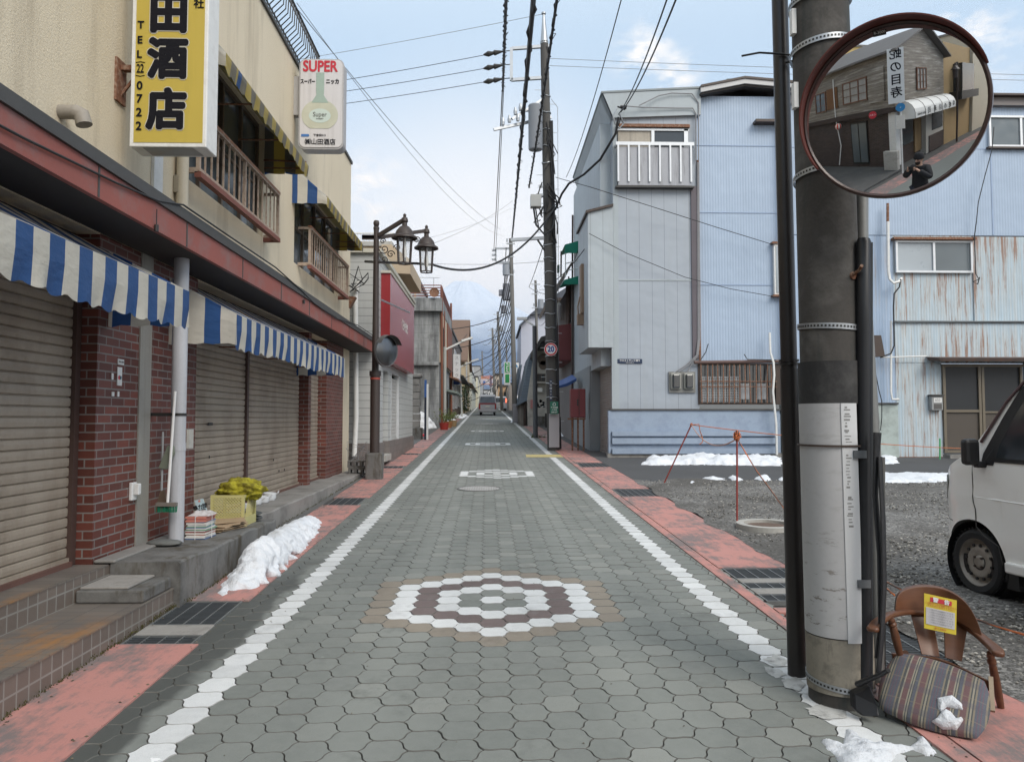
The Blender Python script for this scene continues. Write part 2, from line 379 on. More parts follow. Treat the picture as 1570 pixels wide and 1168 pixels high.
# ---- paver blocks, real joints
PY,PX=0.2075,0.172
def paver_shape():
    L,Rr=(-0.1125,0.0),(0.1125,0.0)
    k=PX-0.1125;h=PY/2
    T1,T0=(k,h),(-k,h)
    def edge(a,b,sgn,n=8,A=0.006):
        out=[]
        dx,dy=b[0]-a[0],b[1]-a[1];l=math.hypot(dx,dy);nx,ny=dy/l,-dx/l
        for i in range(n):
            t=i/n;o=sgn*A*math.sin(2*math.pi*t);out.append((a[0]+dx*t+nx*o,a[1]+dy*t+ny*o))
        return out
    B1,B0=(k,-h),(-k,-h)
    return edge(Rr,T1,-1)+edge(T1,T0,1,6,0.0045)+edge(T0,L,1)+edge(L,B0,-1)+edge(B0,B1,1,6,0.0045)+edge(B1,Rr,1)
PS=paver_shape()
def paver_mats():
    out=[]
    for nm,c,c2 in(('paver_grey',(0.178,0.190,0.176),(0.228,0.238,0.220)),('paver_white_paint',(0.56,0.57,0.57),(0.70,0.71,0.71)),
                      ('paver_plum',(0.135,0.105,0.10),(0.175,0.135,0.13)),('paver_tan',(0.225,0.195,0.16),(0.27,0.235,0.19))):
        m=NT(nm);g=m.n('ShaderNodeNewGeometry');r=g.outputs['Random Per Island']
        base=m.mix(m.math('POWER',r,1.5),c,c2)
        if nm=='paver_grey':
            base=m.mix(m.rng(r,0.86,0.95,0,0.35),base,(0.32,0.32,0.29))
            base=m.mix(m.rng(r,0.0,0.08,0.3,0),base,(0.22,0.22,0.21))
        else:base=m.mix(m.rng(m.noise(7,detail=8,rough=0.7),0.56,0.74,0,0.55),base,(0.25,0.255,0.25))
        sp=m.noise(230,detail=2,rough=0.8)
        base=m.mix(m.rng(sp,0.42,0.62,0.0,0.28),base,mul(c,0.45));base=m.mix(m.rng(sp,0.70,0.8,0,0.5),base,mul(c2,1.7))
        big=m.noise(0.55,detail=4);base=m.mix(m.rng(big,0.35,0.7,0,0.28),base,mul(c,0.72))
        mott=m.noise(14,detail=5,rough=0.7);base=m.mix(m.rng(mott,0.35,0.75,0.0,0.3),base,mul(c2,1.2))
        trk=m.n('ShaderNodeSeparateXYZ');gpp=m.n('ShaderNodeNewGeometry');m.l(gpp.outputs['Position'],trk.inputs[0])
        tx_=m.math('ABSOLUTE',m.math('SUBTRACT',m.math('ABSOLUTE',m.math('SUBTRACT',trk.outputs[0],0.1)),0.72))
        tx_=m.math('ADD',tx_,m.math('MULTIPLY',m.math('SUBTRACT',m.noise(.8,gpp.outputs['Position'],3),.5),.5))
        base=m.mix(m.rng(tx_,.05,.32,.30,0),base,mul(c2,1.22))
        sp2=m.noise(2.3,gpp.outputs['Position'],8,.72);base=m.mix(m.rng(sp2,.56,.70,0,.5),base,mul(c,.5))
        sp3=m.noise(9,gpp.outputs['Position'],3,.6);base=m.mix(m.rng(sp3,.735,.76,0,.6),base,mul(c2,1.7))
        sx=m.n('ShaderNodeSeparateXYZ');gp=m.n('ShaderNodeNewGeometry');m.l(gp.outputs['Position'],sx.inputs[0])
        s_=m.math('ADD',sx.outputs['X'],m.math('MULTIPLY',sx.outputs['Y'],0.007))
        s_=m.math('ADD',s_,m.math('MULTIPLY',m.math('SUBTRACT',m.noise(1.6,gp.outputs['Position'],5),0.5),0.5))
        wet=m.rng(s_,-1.66,-1.60,1.0,0.0)
        wy=m.math('ADD',sx.outputs['Y'],m.math('MULTIPLY',m.noise(1.1,gp.outputs['Position'],3),3.0))
        wet=m.math('MULTIPLY',wet,m.rng(wy,8.2,9.2,1.0,0.35))
        base=m.mix(m.math('MULTIPLY',wet,0.78),base,mul(c,0.26))
        rough=m.math('SUBTRACT',0.86,m.math('MULTIPLY',wet,0.25))
        m.set(base,rough,0,m.bump(sp,0.35,0.003,m.bump(mott,0.15,0.004)));out.append(m.m)
    return out
PM=paver_mats()
CEN=0.05
MOS=[6.17+49*PY*k for k in range(10)]
def paver_kind(c,yy,s):
    if c==-9 or c==10:return 1
    c00=c
    for k,my in enumerate(MOS):
        c=c00-(1 if k==1 else 0)
        dy=(yy-my)/PY+(.5 if k==1 else 0)
        if abs(dy)<8 and abs(c)<7:
            d=max(abs(c),abs(dy)+abs(c)/2.0);d=int(round(d+1e-6))
            if abs(c)>d:d=abs(c)
            if k==0:return{0:1,1:0,2:1,3:2,4:1,5:3}.get(d,0)
            if k%2==1:return{0:1,2:1,4:1}.get(d,0)
            return{0:1,2:1,4:1}.get(d,0)
    return 0
mb=MB();n_=len(PS)
for c in range(-12,13):
    j0=int((1.7-6.17)/PY);j1=int((46-6.17)/PY)
    for j in range(j0,j1):
        yy=6.17+(j+(0.5 if c%2 else 0))*PY;s0=CEN+c*PX
        if s0<-1.98 or s0>2.16:continue
        k=paver_kind(c,yy,s0);tz=random.uniform(-0.0012,0.0012);tx=random.uniform(-0.012,0.012);ty=random.uniform(-0.012,0.012)
        if yy<17:
            vsx=[]
            for(px,py)in PS:vsx.append(rs(s0+px*0.985,yy+py*0.98,-0.03))
            for(px,py)in PS:vsx.append(rs(s0+px*0.979,yy+py*0.973,-0.0045+tz+px*tx+py*ty))
            for(px,py)in PS:vsx.append(rs(s0+px*0.958,yy+py*0.948,tz+px*tx+py*ty))
            fs=[tuple(range(2*n_,3*n_))]
            for a in(0,1):
                fs+=[(a*n_+i,a*n_+(i+1)%n_,(a+1)*n_+(i+1)%n_,(a+1)*n_+i)for i in range(n_)]
        else:
            vsx=[rs(s0+px*0.965,yy+py*0.965,tz)for(px,py)in PS[::2]];fs=[tuple(range(len(vsx)))]
        o=len(mb.v);mb.v+=vsx
        for qi,q in enumerate(fs):mb.f.append([i+o for i in q]);mb.mi.append(k if qi==0 else(5 if k==1 else 4))
PM.append(mat('paver_chamfer_dark',(0.135,0.134,0.123),0.9,0.3,6,60,0.3));PM.append(mat('paver_chamfer_white',(0.34,0.34,0.33),0.9,0.3,6,60,0.3))  # chamfer rings coloured darker than the block tops
o=mb.build('road',PM,loc=(0,0,0));tag(o,kind='structure')
mortar=mat('paver_joint',(0.028,0.027,0.024),0.95,0.3,4,60,0.3)
ground_sheet('road_joints',-1.98,2.16,[1.0,20,46],-0.014,mortar)
far_road=mat('far_paving',(0.165,0.175,0.165),0.85,0.12,1.5,30,0.1)
ground_sheet('far_road',-1.98,2.16,[46,80,150,350],-0.002,far_road)
line_white=mat('road_line_paint',(0.58,0.59,0.59),0.7,0.12,3,40,0.1)
mb=MB()
for s in(-1.5,1.77):
    for a,b in((46,80),(80,150),(150,300)):mb.quad(rs(s-.09,a,.004),rs(s+.09,a,.004),rs(s+.09,b,.004),rs(s-.09,b,.004))
for k in range(4,10):
    y=MOS[k]
    if y>46.5:
        for(w,d)in((0.7,0.8),(0.35,0.42),(0.09,0.0)):
            for sg in(-1,1):mb.quad(rs(CEN-w,y+sg*d-.1,.004),rs(CEN+w,y+sg*d-.1,.004),rs(CEN+w,y+sg*d+.1,.004),rs(CEN-w,y+sg*d+.1,.004))if(d>0 or sg>0)else None
tag(mb.build('road_lines',line_white),kind='structure')
# ---- worn pink gutter strips
def pink_material():
    m=NT('worn_pink_paint');a=m.noise(2.2,detail=9,rough=0.72);b=m.noise(1.0,m.map((16,3.5,16)),8,0.75);f=m.noise(160,detail=3);sx=m.n('ShaderNodeSeparateXYZ');m.l(m.co(),sx.inputs[0])
    c=m.mix(m.noise(0.9,detail=3),(0.43,0.19,0.165),(0.53,0.275,0.24));c=m.mix(m.rng(f,0.3,0.6,0,0.3),c,(0.38,0.15,0.125))
    wear=m.math('ADD',m.math('MULTIPLY',a,0.62),m.math('MULTIPLY',b,0.38))
    far=m.rng(sx.outputs['Y'],-8.0,6.0,0.0,0.055)
    k=m.rng(m.math('ADD',wear,far),0.46,0.57,0,0.85)
    c=m.mix(k,c,m.mix(f,(0.10,0.10,0.10),(0.19,0.185,0.18)))
    return m.set(c,0.85,0,m.bump(f,0.4,0.004,m.bump(k,-0.25,0.004)))
pink=pink_material()
mb=MB()
y=0.5
def strip_box(mb,s0,s1,a,b,top,bot=-0.03):
    mb.hexa([rs(s0,a,bot),rs(s1,a,bot),rs(s1,b,bot),rs(s0,b,bot),rs(s0,a,top),rs(s1,a,top),rs(s1,b,top),rs(s0,b,top)])
LG=[(5.10,6.15),(11.5,12.35),(17.4,18.0),(21.5,22.0)]
RG=[(4.55,5.72),(5.85,7.22),(12.40,13.46),(17.6,18.8)]
def strips(segs,s0,s1,y0,y1,top):
    y=y0
    for a,b in segs+[(y1,y1)]:
        if a-y>0.02:
            e_=y
            while e_<a-1e-6:
                f_=min(a,e_+3.0);strip_box(mb,s0,s1,e_,f_-0.006,top);e_=f_
        y=b
strips(LG,-2.42,-1.855,0.4,62,0.010)
tag(mb.build('left_gutter_strip',pink,bevel=0),kind='structure')
mb=MB();strips(RG,2.17,2.84,1.2,62,0.012);strip_box(mb,2.06,2.160,1.2,62,0.010)
tag(mb.build('right_gutter_strip',pink),kind='structure')
mb=MB()
strip_box(mb,-2.44,-1.85,0.4,62,-0.05,-0.2);strip_box(mb,2.165,2.84,1.2,62,-0.06,-0.2)
tag(mb.build('gutter_bed',mat('wet_gutter_bed',(.04,.042,.045),.6,.3,5)),kind='structure')
# ---- drain grates
grate_m=mat('grate_steel',(0.085,0.095,0.105),0.5,0.3,12,90,0.1,0.4)
slab_m=mat('checker_slab',(0.30,0.285,0.265),0.85,0.2,5,70,0.5,dirt=(0.12,0.11,0.1))
def grate(s0,s1,a,b,label,long=True):
    mb=MB()
    mb.cur=1
    for s in(s0,s1-0.012):strip_box(mb,s,s+0.012,a,b,0.008)
    for y in(a,b-0.012):strip_box(mb,s0+.012,s1-.012,y,y+0.012,0.008)
    mb.cur=0
    n=int((b-a)/0.032)
    for i in range(1,n):strip_box(mb,s0+.012,s1-.012,a+i*(b-a)/n-.004,a+i*(b-a)/n+.004,0.004)
    mb.cur=1
    k=max(3,int(round((s1-s0)/0.11)))
    for i in range(1,k):strip_box(mb,s0+i*(s1-s0)/k-.004,s0+i*(s1-s0)/k+.004,a+.012,b-.012,0.006)
    o=mb.build('drain_grate',[grate_m,mat('grate_worn_edge',(0.26,0.27,0.27),0.45,0.2,10,60,0.1,0.6)])
    return tag(o,label,'drain grate','steel drain grates in the gutters')
def cover_slab(s0,s1,a,b,label):
    mb=MB();strip_box(mb,s0,s1,a,b,0.009)
    return tag(mb.build('gutter_slab',slab_m,bevel=0.004),label,'concrete slab','concrete covers between drain grates')
grate(-2.36,-1.9,5.10,5.29,'narrow drain grate nearest the tiled steps, in front of the concrete cover')
cover_slab(-2.36,-1.9,5.295,5.52,'concrete gutter cover between two grates beside the tiled steps')
grate(-2.36,-1.9,5.525,6.145,'long drain grate in the pink strip just before the heap of snow')
grate(-2.36,-1.9,11.52,12.33,'drain grate in the left pink strip beyond the heap of snow')
grate(-2.36,-1.9,17.42,17.98,'drain grate in the left pink strip at the foot of the white sided house')
grate(-2.36,-1.9,21.52,21.98,'small far drain grate in the left pink strip before the stone post')
grate(2.22,2.84,4.56,5.71,'long drain grate seen through the broken chair behind its seat')
grate(2.2,2.84,6.80,7.21,'upper of the three drain grates left of the dark pipe, farthest from the chair')
cover_slab(2.2,2.84,6.655,6.795,'farther of the two grey gutter covers left of the dark pipe')
grate(2.2,2.84,6.45,6.65,'middle drain grate between the two grey covers left of the dark pipe')
cover_slab(2.2,2.84,6.275,6.445,'nearer of the two grey gutter covers left of the dark pipe')
grate(2.2,2.84,6.05,6.27,'lowest of the three drain grates left of the dark pipe')
grate(2.2,2.84,12.42,13.44,'wide drain grate in the right pink strip beside the gravel lot')
grate(2.2,2.84,17.62,18.78,'drain grate in the right pink strip by the corner of the grey clad building')
# ---- manholes
def manhole(c,r,label,rim=0.05,h=0.012,up=(0,-SL,1),rimm=None,m=None):
    t=thing('manhole_cover',label,'manhole cover',c)
    mb=MB();mb.lathe([(r+rim,-0.03),(r+rim,h),(r,h),(r,-0.01)],c,up,40);mb.build('rim',rimm or concrete_pale,t)
    mb=MB();mb.lathe([(1e-4,h*.5),(r-0.006,h*.5),(r-0.006,-0.02)],c,up,40)
    ax=Vector(up).normalized();u=Vector((1,0,0));w=ax.cross(u)
    k=int(r/0.045)
    for i in range(-k,k+1):
        for j in range(-k,k+1):
            x,y=i*.042,j*.042
            if math.hypot(x,y)<r-0.04:
                p=Vector(c)+u*x+w*y+ax*(h*.5);mb.box(-.014,.014,-.014,.014,-.002,.004,Matrix.Translation(p)@ax.to_track_quat('Z','Y').to_matrix().to_4x4())
    mb.build('lid',m or mat('cast_iron_lid',(0.30,0.285,0.27),0.6,0.25,12,60,0.2,0.3),t)
    return t
manhole(atG(735,749),0.36,'round patterned manhole cover in the middle of the paved road',0.035,0.012,rimm=mat('worn_rim',(0.16,0.16,0.15),0.6),m=mat('worn_bright_iron',(0.40,0.385,0.37),0.5,.2,12,60,.2,.2))
pm=atG(1176,812)
manhole(pm+Vector((0,0,0.01)),0.27,'rusty manhole cover in a raised concrete ring on the gravel lot',0.09,0.07,m=mat('rusty_lid',(0.17,0.12,0.095),0.8,0.3,14,60,0.3))
mb=MB();ym=mat('worn_yellow_paint',(0.52,0.43,0.18),0.8,0.25,6,60,0.2,dirt=(0.25,0.24,0.2),dirt_amt=0.6)
mb.quad(*[atG(u,v)+Vector((0,0,.006))for u,v in((807,701),(871,701),(868,697),(806,697))]);tag(mb.build('yellow_road_mark',ym),kind='structure')
# ---- left apron (asphalt between platform and strip), right lot
mb=MB();strip_box(mb,-4.0,-2.43,8.55,17.2,0.006);strip_box(mb,-4.5,-2.43,25,62,0.01);tag(mb.build('left_pavement',mat('pavement_asphalt',(0.125,0.125,0.122),0.9,0.25,1.3,130,0.5,dirt=(0.07,0.07,0.07))),kind='structure')
mb=MB();strip_box(mb,2.86,6,20.3,62,0.004);tag(mb.build('right_pavement',asphalt),kind='structure')
mb=MB();strip_box(mb,2.85,24,14.6,20.6,0.012);tag(mb.build('asphalt_lane',mat('lane_asphalt',(0.075,0.075,0.077),0.85,0.35,0.8,120,0.5)),kind='structure')
def lot_material():
    m=NT('gravel_ground');v=m.n('ShaderNodeTexVoronoi');v.inputs['Scale'].default_value=38;m.l(m.co(),v.inputs[0])
    v2=m.n('ShaderNodeTexVoronoi');v2.inputs['Scale'].default_value=85;m.l(m.co(),v2.inputs[0])
    big=m.noise(0.9,detail=6,rough=0.6);s=m.n('ShaderNodeSeparateColor');m.l(v.outputs['Color'],s.inputs[0])
    c=m.mix(m.math('POWER',s.outputs[0],2.5),(0.035,0.033,0.03),(0.40,0.385,0.36));s2=m.n('ShaderNodeSeparateColor');m.l(v2.outputs['Color'],s2.inputs[0])
    c=m.mix(0.45,c,m.mix(m.math('POWER',s2.outputs[1],2.0),(0.06,0.057,0.052),(0.38,0.37,0.36)))
    c=m.mix(m.rng(big,0.40,0.60,0,0.7),c,(0.06,0.054,0.047))
    return m.set(c,0.95,0,m.bump(v.outputs['Distance'],-0.9,0.02,m.bump(v2.outputs['Distance'],-0.6,0.008)))
lot_m=lot_material()
mb=MB();NX,NY=70,70
def lot_edge(y):return 2.77+0.10*noise.noise((y*1.3,2,1))+0.05*noise.noise((y*5,5,1))+0.05
for j in range(NY+1):
    y=1.0+13.9*j/NY
    for i in range(NX+1):
        t=(i/NX)**1.4;x0=lot_edge(y)-0.007*y;x=x0+(24-x0)*t
        z=G(y)+0.014-0.006*min(1,(x-x0)*5)+(0.012+0.022*noise.fractal((x*.7,y*.7,1),1,2,3)+0.012*noise.noise((x*3,y*3,4)))*min(1,(x-x0)*4)
        mb.v.append(Vector((x,y,z)))
for j in range(NY):
    for i in range(NX):mb.f.append([j*(NX+1)+i,j*(NX+1)+i+1,(j+1)*(NX+1)+i+1,(j+1)*(NX+1)+i]);mb.mi.append(0)
tag(mb.build('parking_lot',lot_m,smooth=True,angle=180,loc=(0,0,0)),kind='structure')
gm=NT('gravel_stones');g_=gm.n('ShaderNodeNewGeometry');gm.set(gm.mix(gm.math('POWER',g_.outputs['Random Per Island'],1.3),(0.04,0.037,0.033),(0.46,0.44,0.40)),0.9,0)
mb=MB();rg=random.Random(3)
ico=[(-.53,0,.85),(.53,0,.85),(-.53,0,-.85),(.53,0,-.85),(0,.85,.53),(0,.85,-.53),(0,-.85,.53),(0,-.85,-.53),(.85,.53,0),(-.85,.53,0),(.85,-.53,0),(-.85,-.53,0)]
icf=[(0,4,1),(0,9,4),(9,5,4),(4,5,8),(4,8,1),(8,10,1),(8,3,10),(5,3,8),(5,2,3),(2,7,3),(7,10,3),(7,6,10),(7,11,6),(11,0,6),(0,1,6),(6,1,10),(9,0,11),(9,11,2),(9,2,5),(7,2,11)]
cnt=0
while cnt<11000:
    y=3.2+11.5*rg.random()**1.5;x=2.86+(min(9,0.72*y+1.2)-2.86)*rg.random()
    if noise.noise((x*1.1,y*1.1,9))+rg.random()*0.9<0.35:continue
    if abs(x-pm.x)<.37 and abs(y-pm.y)<.37:continue
    if x<lot_edge(y)-0.02 and rg.random()<0.9:continue
    r=rg.uniform(0.005,0.015)*(1.35 if rg.random()<0.06 else 1);a=rg.random()*6.28;ca,sa=math.cos(a),math.sin(a);fx,fy,fz=rg.uniform(.7,1.4),rg.uniform(.7,1.2),rg.uniform(.4,.8)
    c=Vector((x,y,G(y)+0.02+r*.2))
    mb.add([c+Vector(((p[0]*fx*ca-p[1]*fy*sa)*r,(p[0]*fx*sa+p[1]*fy*ca)*r,p[2]*fz*r))for p in ico],icf);cnt+=1
tag(mb.build('gravel',gm.m,loc=(0,0,0)),kind='stuff')
# ---- snow on the ground
def gp(*uv):return[tuple(atG(u,v)[:2])for u,v in uv]
def heap():
    P=gp((336,908),(352,890),(372,868),(392,846),(425,824),(455,800),(478,795),(490,800),(486,818),(460,850),(430,878),(415,893),(385,905),(352,910))
    HT=[(6.0,.03),(6.45,.08),(6.8,.22),(7.1,.34),(7.35,.32),(7.6,.24),(8.0,.25),(8.5,.22),(9.0,.20),(9.5,.15),(10.4,.12)]
    def hf(y):
        for(a,ha),(b,hb)in zip(HT[:-1],HT[1:]):
            if a<=y<=b:return ha+(hb-ha)*(y-a)/(b-a)
        return .1
    o=snow_lumps(P,hf,.15,650,.04,.09,snow_m,'long heap of old snow lying on the pink strip against the concrete platform')
    snow(gp((332,912),(338,902),(350,903),(353,911),(342,917)),0.03,0.03,0.01,snow_m,'small lump of snow on the pink strip just before the long snow heap','snow_lump',lump=0.8)
heap()
right_snow=[((985,713),(1000,705),(1050,704),(1120,705),(1195,703),(1195,715),(1120,714),(1060,713),(1010,714)),]
snow(gp(*right_snow[0]),0.13,0.10,0.05,snow_m,'ridge of snow along the foot of the blue painted wall','snow_ridge',lump=0.8,ns=2.2,jag=.15)
snow(gp((1338,702),(1372,702),(1376,711),(1338,714)),0.10,0.1,0.04,snow_m,'snow bank at the foot of the pale concrete wall right of the pole','snow_ridge',lump=0.8,ns=2.2,jag=.1)
snow(gp((1342,733),(1352,726),(1400,727),(1470,726),(1475,740),(1420,740),(1380,742),(1345,742)),0.06,0.12,0.04,snow_m,'long flat sheet of snow on the lot before the white van',lump=0.8,ns=2.2,jag=.15)
for uv,l in((((1076,735),(1095,732),(1112,734),(1110,738),(1085,738)),'thin snow patch on the gravel between the two red stakes'),
              (((1116,733),(1124,730),(1139,735),(1136,740),(1124,738)),'thin snow patch just left of the upright red stake'),
              (((1156,735),(1165,730),(1178,731),(1184,737),(1172,739)),'rounded snow patch right of the upright red stake'),
              (((1192,735),(1200,732),(1206,737),(1198,740)),'small snow patch on gravel beside the dark pipe'),
              (((1054,740),(1062,739),(1066,742),(1058,743)),'tiny snow scrap near the foot of the leaning red stake')):
    snow(gp(*uv),0.05,0.05,0.03,snow_m,l,lump=0.8,ns=3,jag=.06,group='snow patches on the gravel')
snow(gp((1258,1134),(1290,1140),(1300,1118),(1312,1122),(1330,1138),(1370,1144),(1395,1146),(1405,1130),(1420,1138),(1440,1152),(1420,1158),(1400,1150),(1375,1155),(1360,1185),(1300,1185),(1280,1160)),0.035,0.03,0.009,snow_m,
     'spiky patch of fresh snow on the pavers below the broken chair',lump=0.9,ns=7,jag=.025)
frost=mat('flaked_white_paint',(0.50,0.50,0.48),0.8,0.2,8,80,0.5,dirt=(0.16,0.155,0.15),dirt_amt=0.9)
mb=MB()
for blob in(((1170,1010),(1190,1004),(1208,1012),(1204,1022),(1185,1020)),((1172,1022),(1195,1026),(1206,1034),(1190,1040),(1176,1032)),
             ((1198,1042),(1222,1038),(1236,1050),(1226,1060),(1204,1054)),((1236,1086),(1260,1080),(1296,1090),(1300,1100),(1270,1104),(1244,1096))):
    c=Vector((sum(p[0]for p in blob)/len(blob),sum(p[1]for p in blob)/len(blob),0));pts=[]
    n=26
    for i in range(n):
        t=i/n*len(blob);a,b=Vector((*blob[int(t)],0)),Vector((*blob[(int(t)+1)%len(blob)],0));p=a.lerp(b,t%1)
        p=c+(p-c)*(1+0.22*noise.noise((p.x*.3,p.y*.3,2)));pts.append(atG(p.x,p.y)+Vector((0,0,.0035)))
    mb.quad(*pts)
tag(mb.build('road_paint_flakes',frost),kind='structure')
snow_lumps([(-3.0,39.2),(-4.7,38.5),(-5.3,39.5),(-4.6,40.6),(-2.9,40.6)],lambda y:.95,.55,160,.12,.28,snow_m,'big mound of cleared snow before the stained concrete building','snow_mound',.05)
for P,H,l in(([(-2.6,47),(-3.4,48),(-3.0,53),(-2.4,53)],0.2,'low snow drift by the flower pots on the left'),
             ([(-2.3,58),(-3.1,60),(-2.9,68),(-2.1,67)],0.25,'dirty snow strip along the far left pavement'),
             ([(2.2,50.5),(3.4,50.2),(3.6,54),(2.4,55)],0.3,'snow bank behind the second utility pole on the right'),
             ([(2.6,33),(3.0,31.5),(3.3,34),(2.9,36)],0.25,'small snow pile beside the green cone'),
             ([(1.3,49.5),(1.75,49.2),(1.85,51.5),(1.4,52)],0.3,'snow lump at the foot of the second utility pole')):
    snow(P,H,0.35,0.12,snow_m,l,'snow_mound',lump=0.5,ns=1.2,jag=.2)
# ================================================================== LIQUOR SHOP (left)
W,SH=-3.03,-3.19
YE=16.4
def brick_material(name,col,mortar_c,bw=0.21,bh=0.068,ms=0.006,off=0.5,var=0.35,rough=0.55,bump=0.5,scaleax='xy',dirt=None):
    m=NT(name);s=m.n('ShaderNodeSeparateXYZ');m.l(m.co(),s.inputs[0])
    cb=m.n('ShaderNodeCombineXYZ')
    if scaleax=='xy':m.l(m.math('ADD',s.outputs[0],s.outputs[1]),cb.inputs[0]);m.l(s.outputs[2],cb.inputs[1])
    b=m.n('ShaderNodeTexBrick');b.offset=off;b.squash=1;m.l(cb.outputs[0],b.inputs[0]);b.inputs['Scale'].default_value=1.0
    b.inputs['Brick Width'].default_value=bw;b.inputs['Row Height'].default_value=bh;b.inputs['Mortar Size'].default_value=ms;b.inputs['Mortar Smooth'].default_value=0.15;b.inputs['Bias'].default_value=-0.2
    b.inputs['Color1'].default_value=(*mul(col,1-var),1);b.inputs['Color2'].default_value=(*mul(col,1+var),1);b.inputs['Mortar'].default_value=(*mortar_c,1)
    c=m.mix(m.rng(m.noise(3,detail=6),0.4,0.75,0,0.35),b.outputs[0],mul(col,0.6))
    if dirt:c=m.mix(m.rng(m.noise(2.2,detail=8,rough=0.7),0.52,0.75,0,0.8),c,dirt)
    return m.set(c,rough,0,m.bump(b.outputs['Fac'],-bump,0.004,m.bump(m.noise(90),0.15,0.002)))
brick_red=brick_material('red_brick_tile',(0.145,0.042,0.030),(0.20,0.19,0.18))
step_tile=brick_material('brown_step_tile',(0.165,0.135,0.115),(0.27,0.26,0.24),0.105,0.105,0.006,0.0,0.12,0.45,0.6)
m=NT('brown_tread_tile');s_=m.n('ShaderNodeSeparateXYZ');m.l(m.co(),s_.inputs[0]);cb=m.n('ShaderNodeCombineXYZ');m.l(s_.outputs[1],cb.inputs[0]);m.l(s_.outputs[0],cb.inputs[1])
b_=m.n('ShaderNodeTexBrick');b_.offset=0;m.l(cb.outputs[0],b_.inputs[0]);b_.inputs['Scale'].default_value=1;b_.inputs['Brick Width'].default_value=0.105;b_.inputs['Row Height'].default_value=0.21;b_.inputs['Mortar Size'].default_value=0.004
b_.inputs['Color1'].default_value=(0.135,0.118,0.105,1);b_.inputs['Color2'].default_value=(0.175,0.155,0.135,1);b_.inputs['Mortar'].default_value=(0.09,0.085,0.08,1)
st=m.rng(m.noise(1.0,m.map((1.6,0.7,1)),9,0.75),0.50,0.64,0,0.85)
yr=m.rng(m.math('ABSOLUTE',m.math('SUBTRACT',s_.outputs[1],0.2)),1.0,1.6,1,0)
tread_tile=m.set(m.mix(m.math('MULTIPLY',st,yr),b_.outputs[0],(0.36,0.17,0.05)),0.5,0,m.bump(b_.outputs['Fac'],-0.4,0.003))
def stucco_material():
    m=NT('cream_stucco');a=m.noise(0.8,detail=5);f=m.noise(55,detail=5,rough=0.7);s=m.noise(1.0,m.map((2.2,2.2,0.22)),8,0.7)
    c=m.mix(a,(0.64,0.55,0.405),(0.75,0.665,0.51));c=m.mix(m.rng(s,0.52,0.72,0,0.6),c,(0.34,0.28,0.20));c=m.mix(m.rng(f,0.35,0.65,0.25,0),c,(0.42,0.36,0.26))
    sx=m.n('ShaderNodeSeparateXYZ');m.l(m.co(),sx.inputs[0]);rs_=m.noise(1.0,m.map((3,3,0.9)),5,0.7)
    return m.set(m.mix(m.math('MULTIPLY',m.rng(rs_,0.66,0.76,0,0.6),1.0),c,(0.45,0.26,0.10)),0.9,0,m.bump(f,0.7,0.009))
stucco=stucco_material()
fascia_m=mat('worn_red_fascia',(0.285,0.082,0.062),0.6,0.2,1.6,40,0.1,dirt=(0.20,0.16,0.155),dirt_amt=0.75)
dark_flash=mat('dark_flashing',(0.06,0.058,0.056),0.6,0.25,4,60,0.1)
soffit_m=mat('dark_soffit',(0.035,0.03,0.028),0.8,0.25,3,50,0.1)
shutter_m=mat('beige_shutter_slats',(0.355,0.30,0.24),0.5,0.18,1.3,50,0.06,0.1,dirt=(0.17,0.135,0.10),dirt_amt=0.6,streak=(0.23,0.18,0.135),streak_amt=0.5,streak_s=(3,3,0.5))
rail_rust=mat('rusty_railing_paint',(0.36,0.215,0.165),0.75,0.3,9,90,0.25,dirt=(0.42,0.36,0.30),dirt_amt=0.7)
shop=thing('liquor_shop','cream stucco two storey liquor shop with red fascia, closed shutters and striped awnings','shop',(W,8,0.2))
w1=(7.46,10.15,3.98,5.5);w2=(11.75,15.1,3.98,5.35)
mb=MB()
def wallY(mb,x0,x1,y0,y1,z0,z1,holes):
    ys=sorted({y0,y1,*[h[0]for h in holes],*[h[1]for h in holes]})
    for a,b in zip(ys[:-1],ys[1:]):
        zz=z0
        for h in sorted([h for h in holes if h[0]<=a+1e-6 and h[1]>=b-1e-6],key=lambda q:q[2]):
            if h[2]>zz:mb.box(x0,x1,a,b,zz,h[2])
            zz=h[3]
        if z1>zz:mb.box(x0,x1,a,b,zz,z1)
wallY(mb,W-0.18,W,1.0,YE,3.02,7.05,[w1,w2])
mb.box(-11,W-0.19,YE-0.2,YE,0.2,7.05);mb.box(-11,W-0.19,1.0,1.2,0.0,7.05)
mb.build('wall',stucco,shop)
mb=MB();mb.box(-11,W+0.03,1.0,YE+0.03,7.052,7.11);mb.build('parapet_cap',dark_flash,shop)
mb=MB();mb.box(-11,W-0.2,1.0,YE-0.2,6.4,6.5);mb.build('roof',concrete_dark,shop)
mb=MB();mb.box(W+0.002,W+0.03,6.82,7.0,3.36,4.1);mb.build('patch_panel',white_paint,shop)
cano=MB();cano.box(-2.60,-2.56,1.0,16.86,3.03,3.24)
for y in[1.0+1.45*i for i in range(1,11)]:pass
cano.build('canopy_fascia',fascia_m,shop)
mb=MB()
for y in[2.1,3.55,5.0,6.45,7.9,9.35,10.8,12.3,13.8,15.4]:mb.box(-2.561,-2.556,y,y+0.022,3.035,3.236)
mb.build('fascia_joint',dark_flash,shop)
mb=MB();mb.box(W,-2.54,1.0,16.88,3.242,3.33);mb.build('canopy_flashing',dark_flash,shop)
mb=MB();mb.box(-3.35,-2.602,1.0,16.84,3.03,3.06);mb.box(-2.602,-2.56,16.861,16.88,3.03,3.24);mb.box(-3.0,-2.602,16.80,16.86,3.07,3.235);mb.build('soffit',soffit_m,shop)
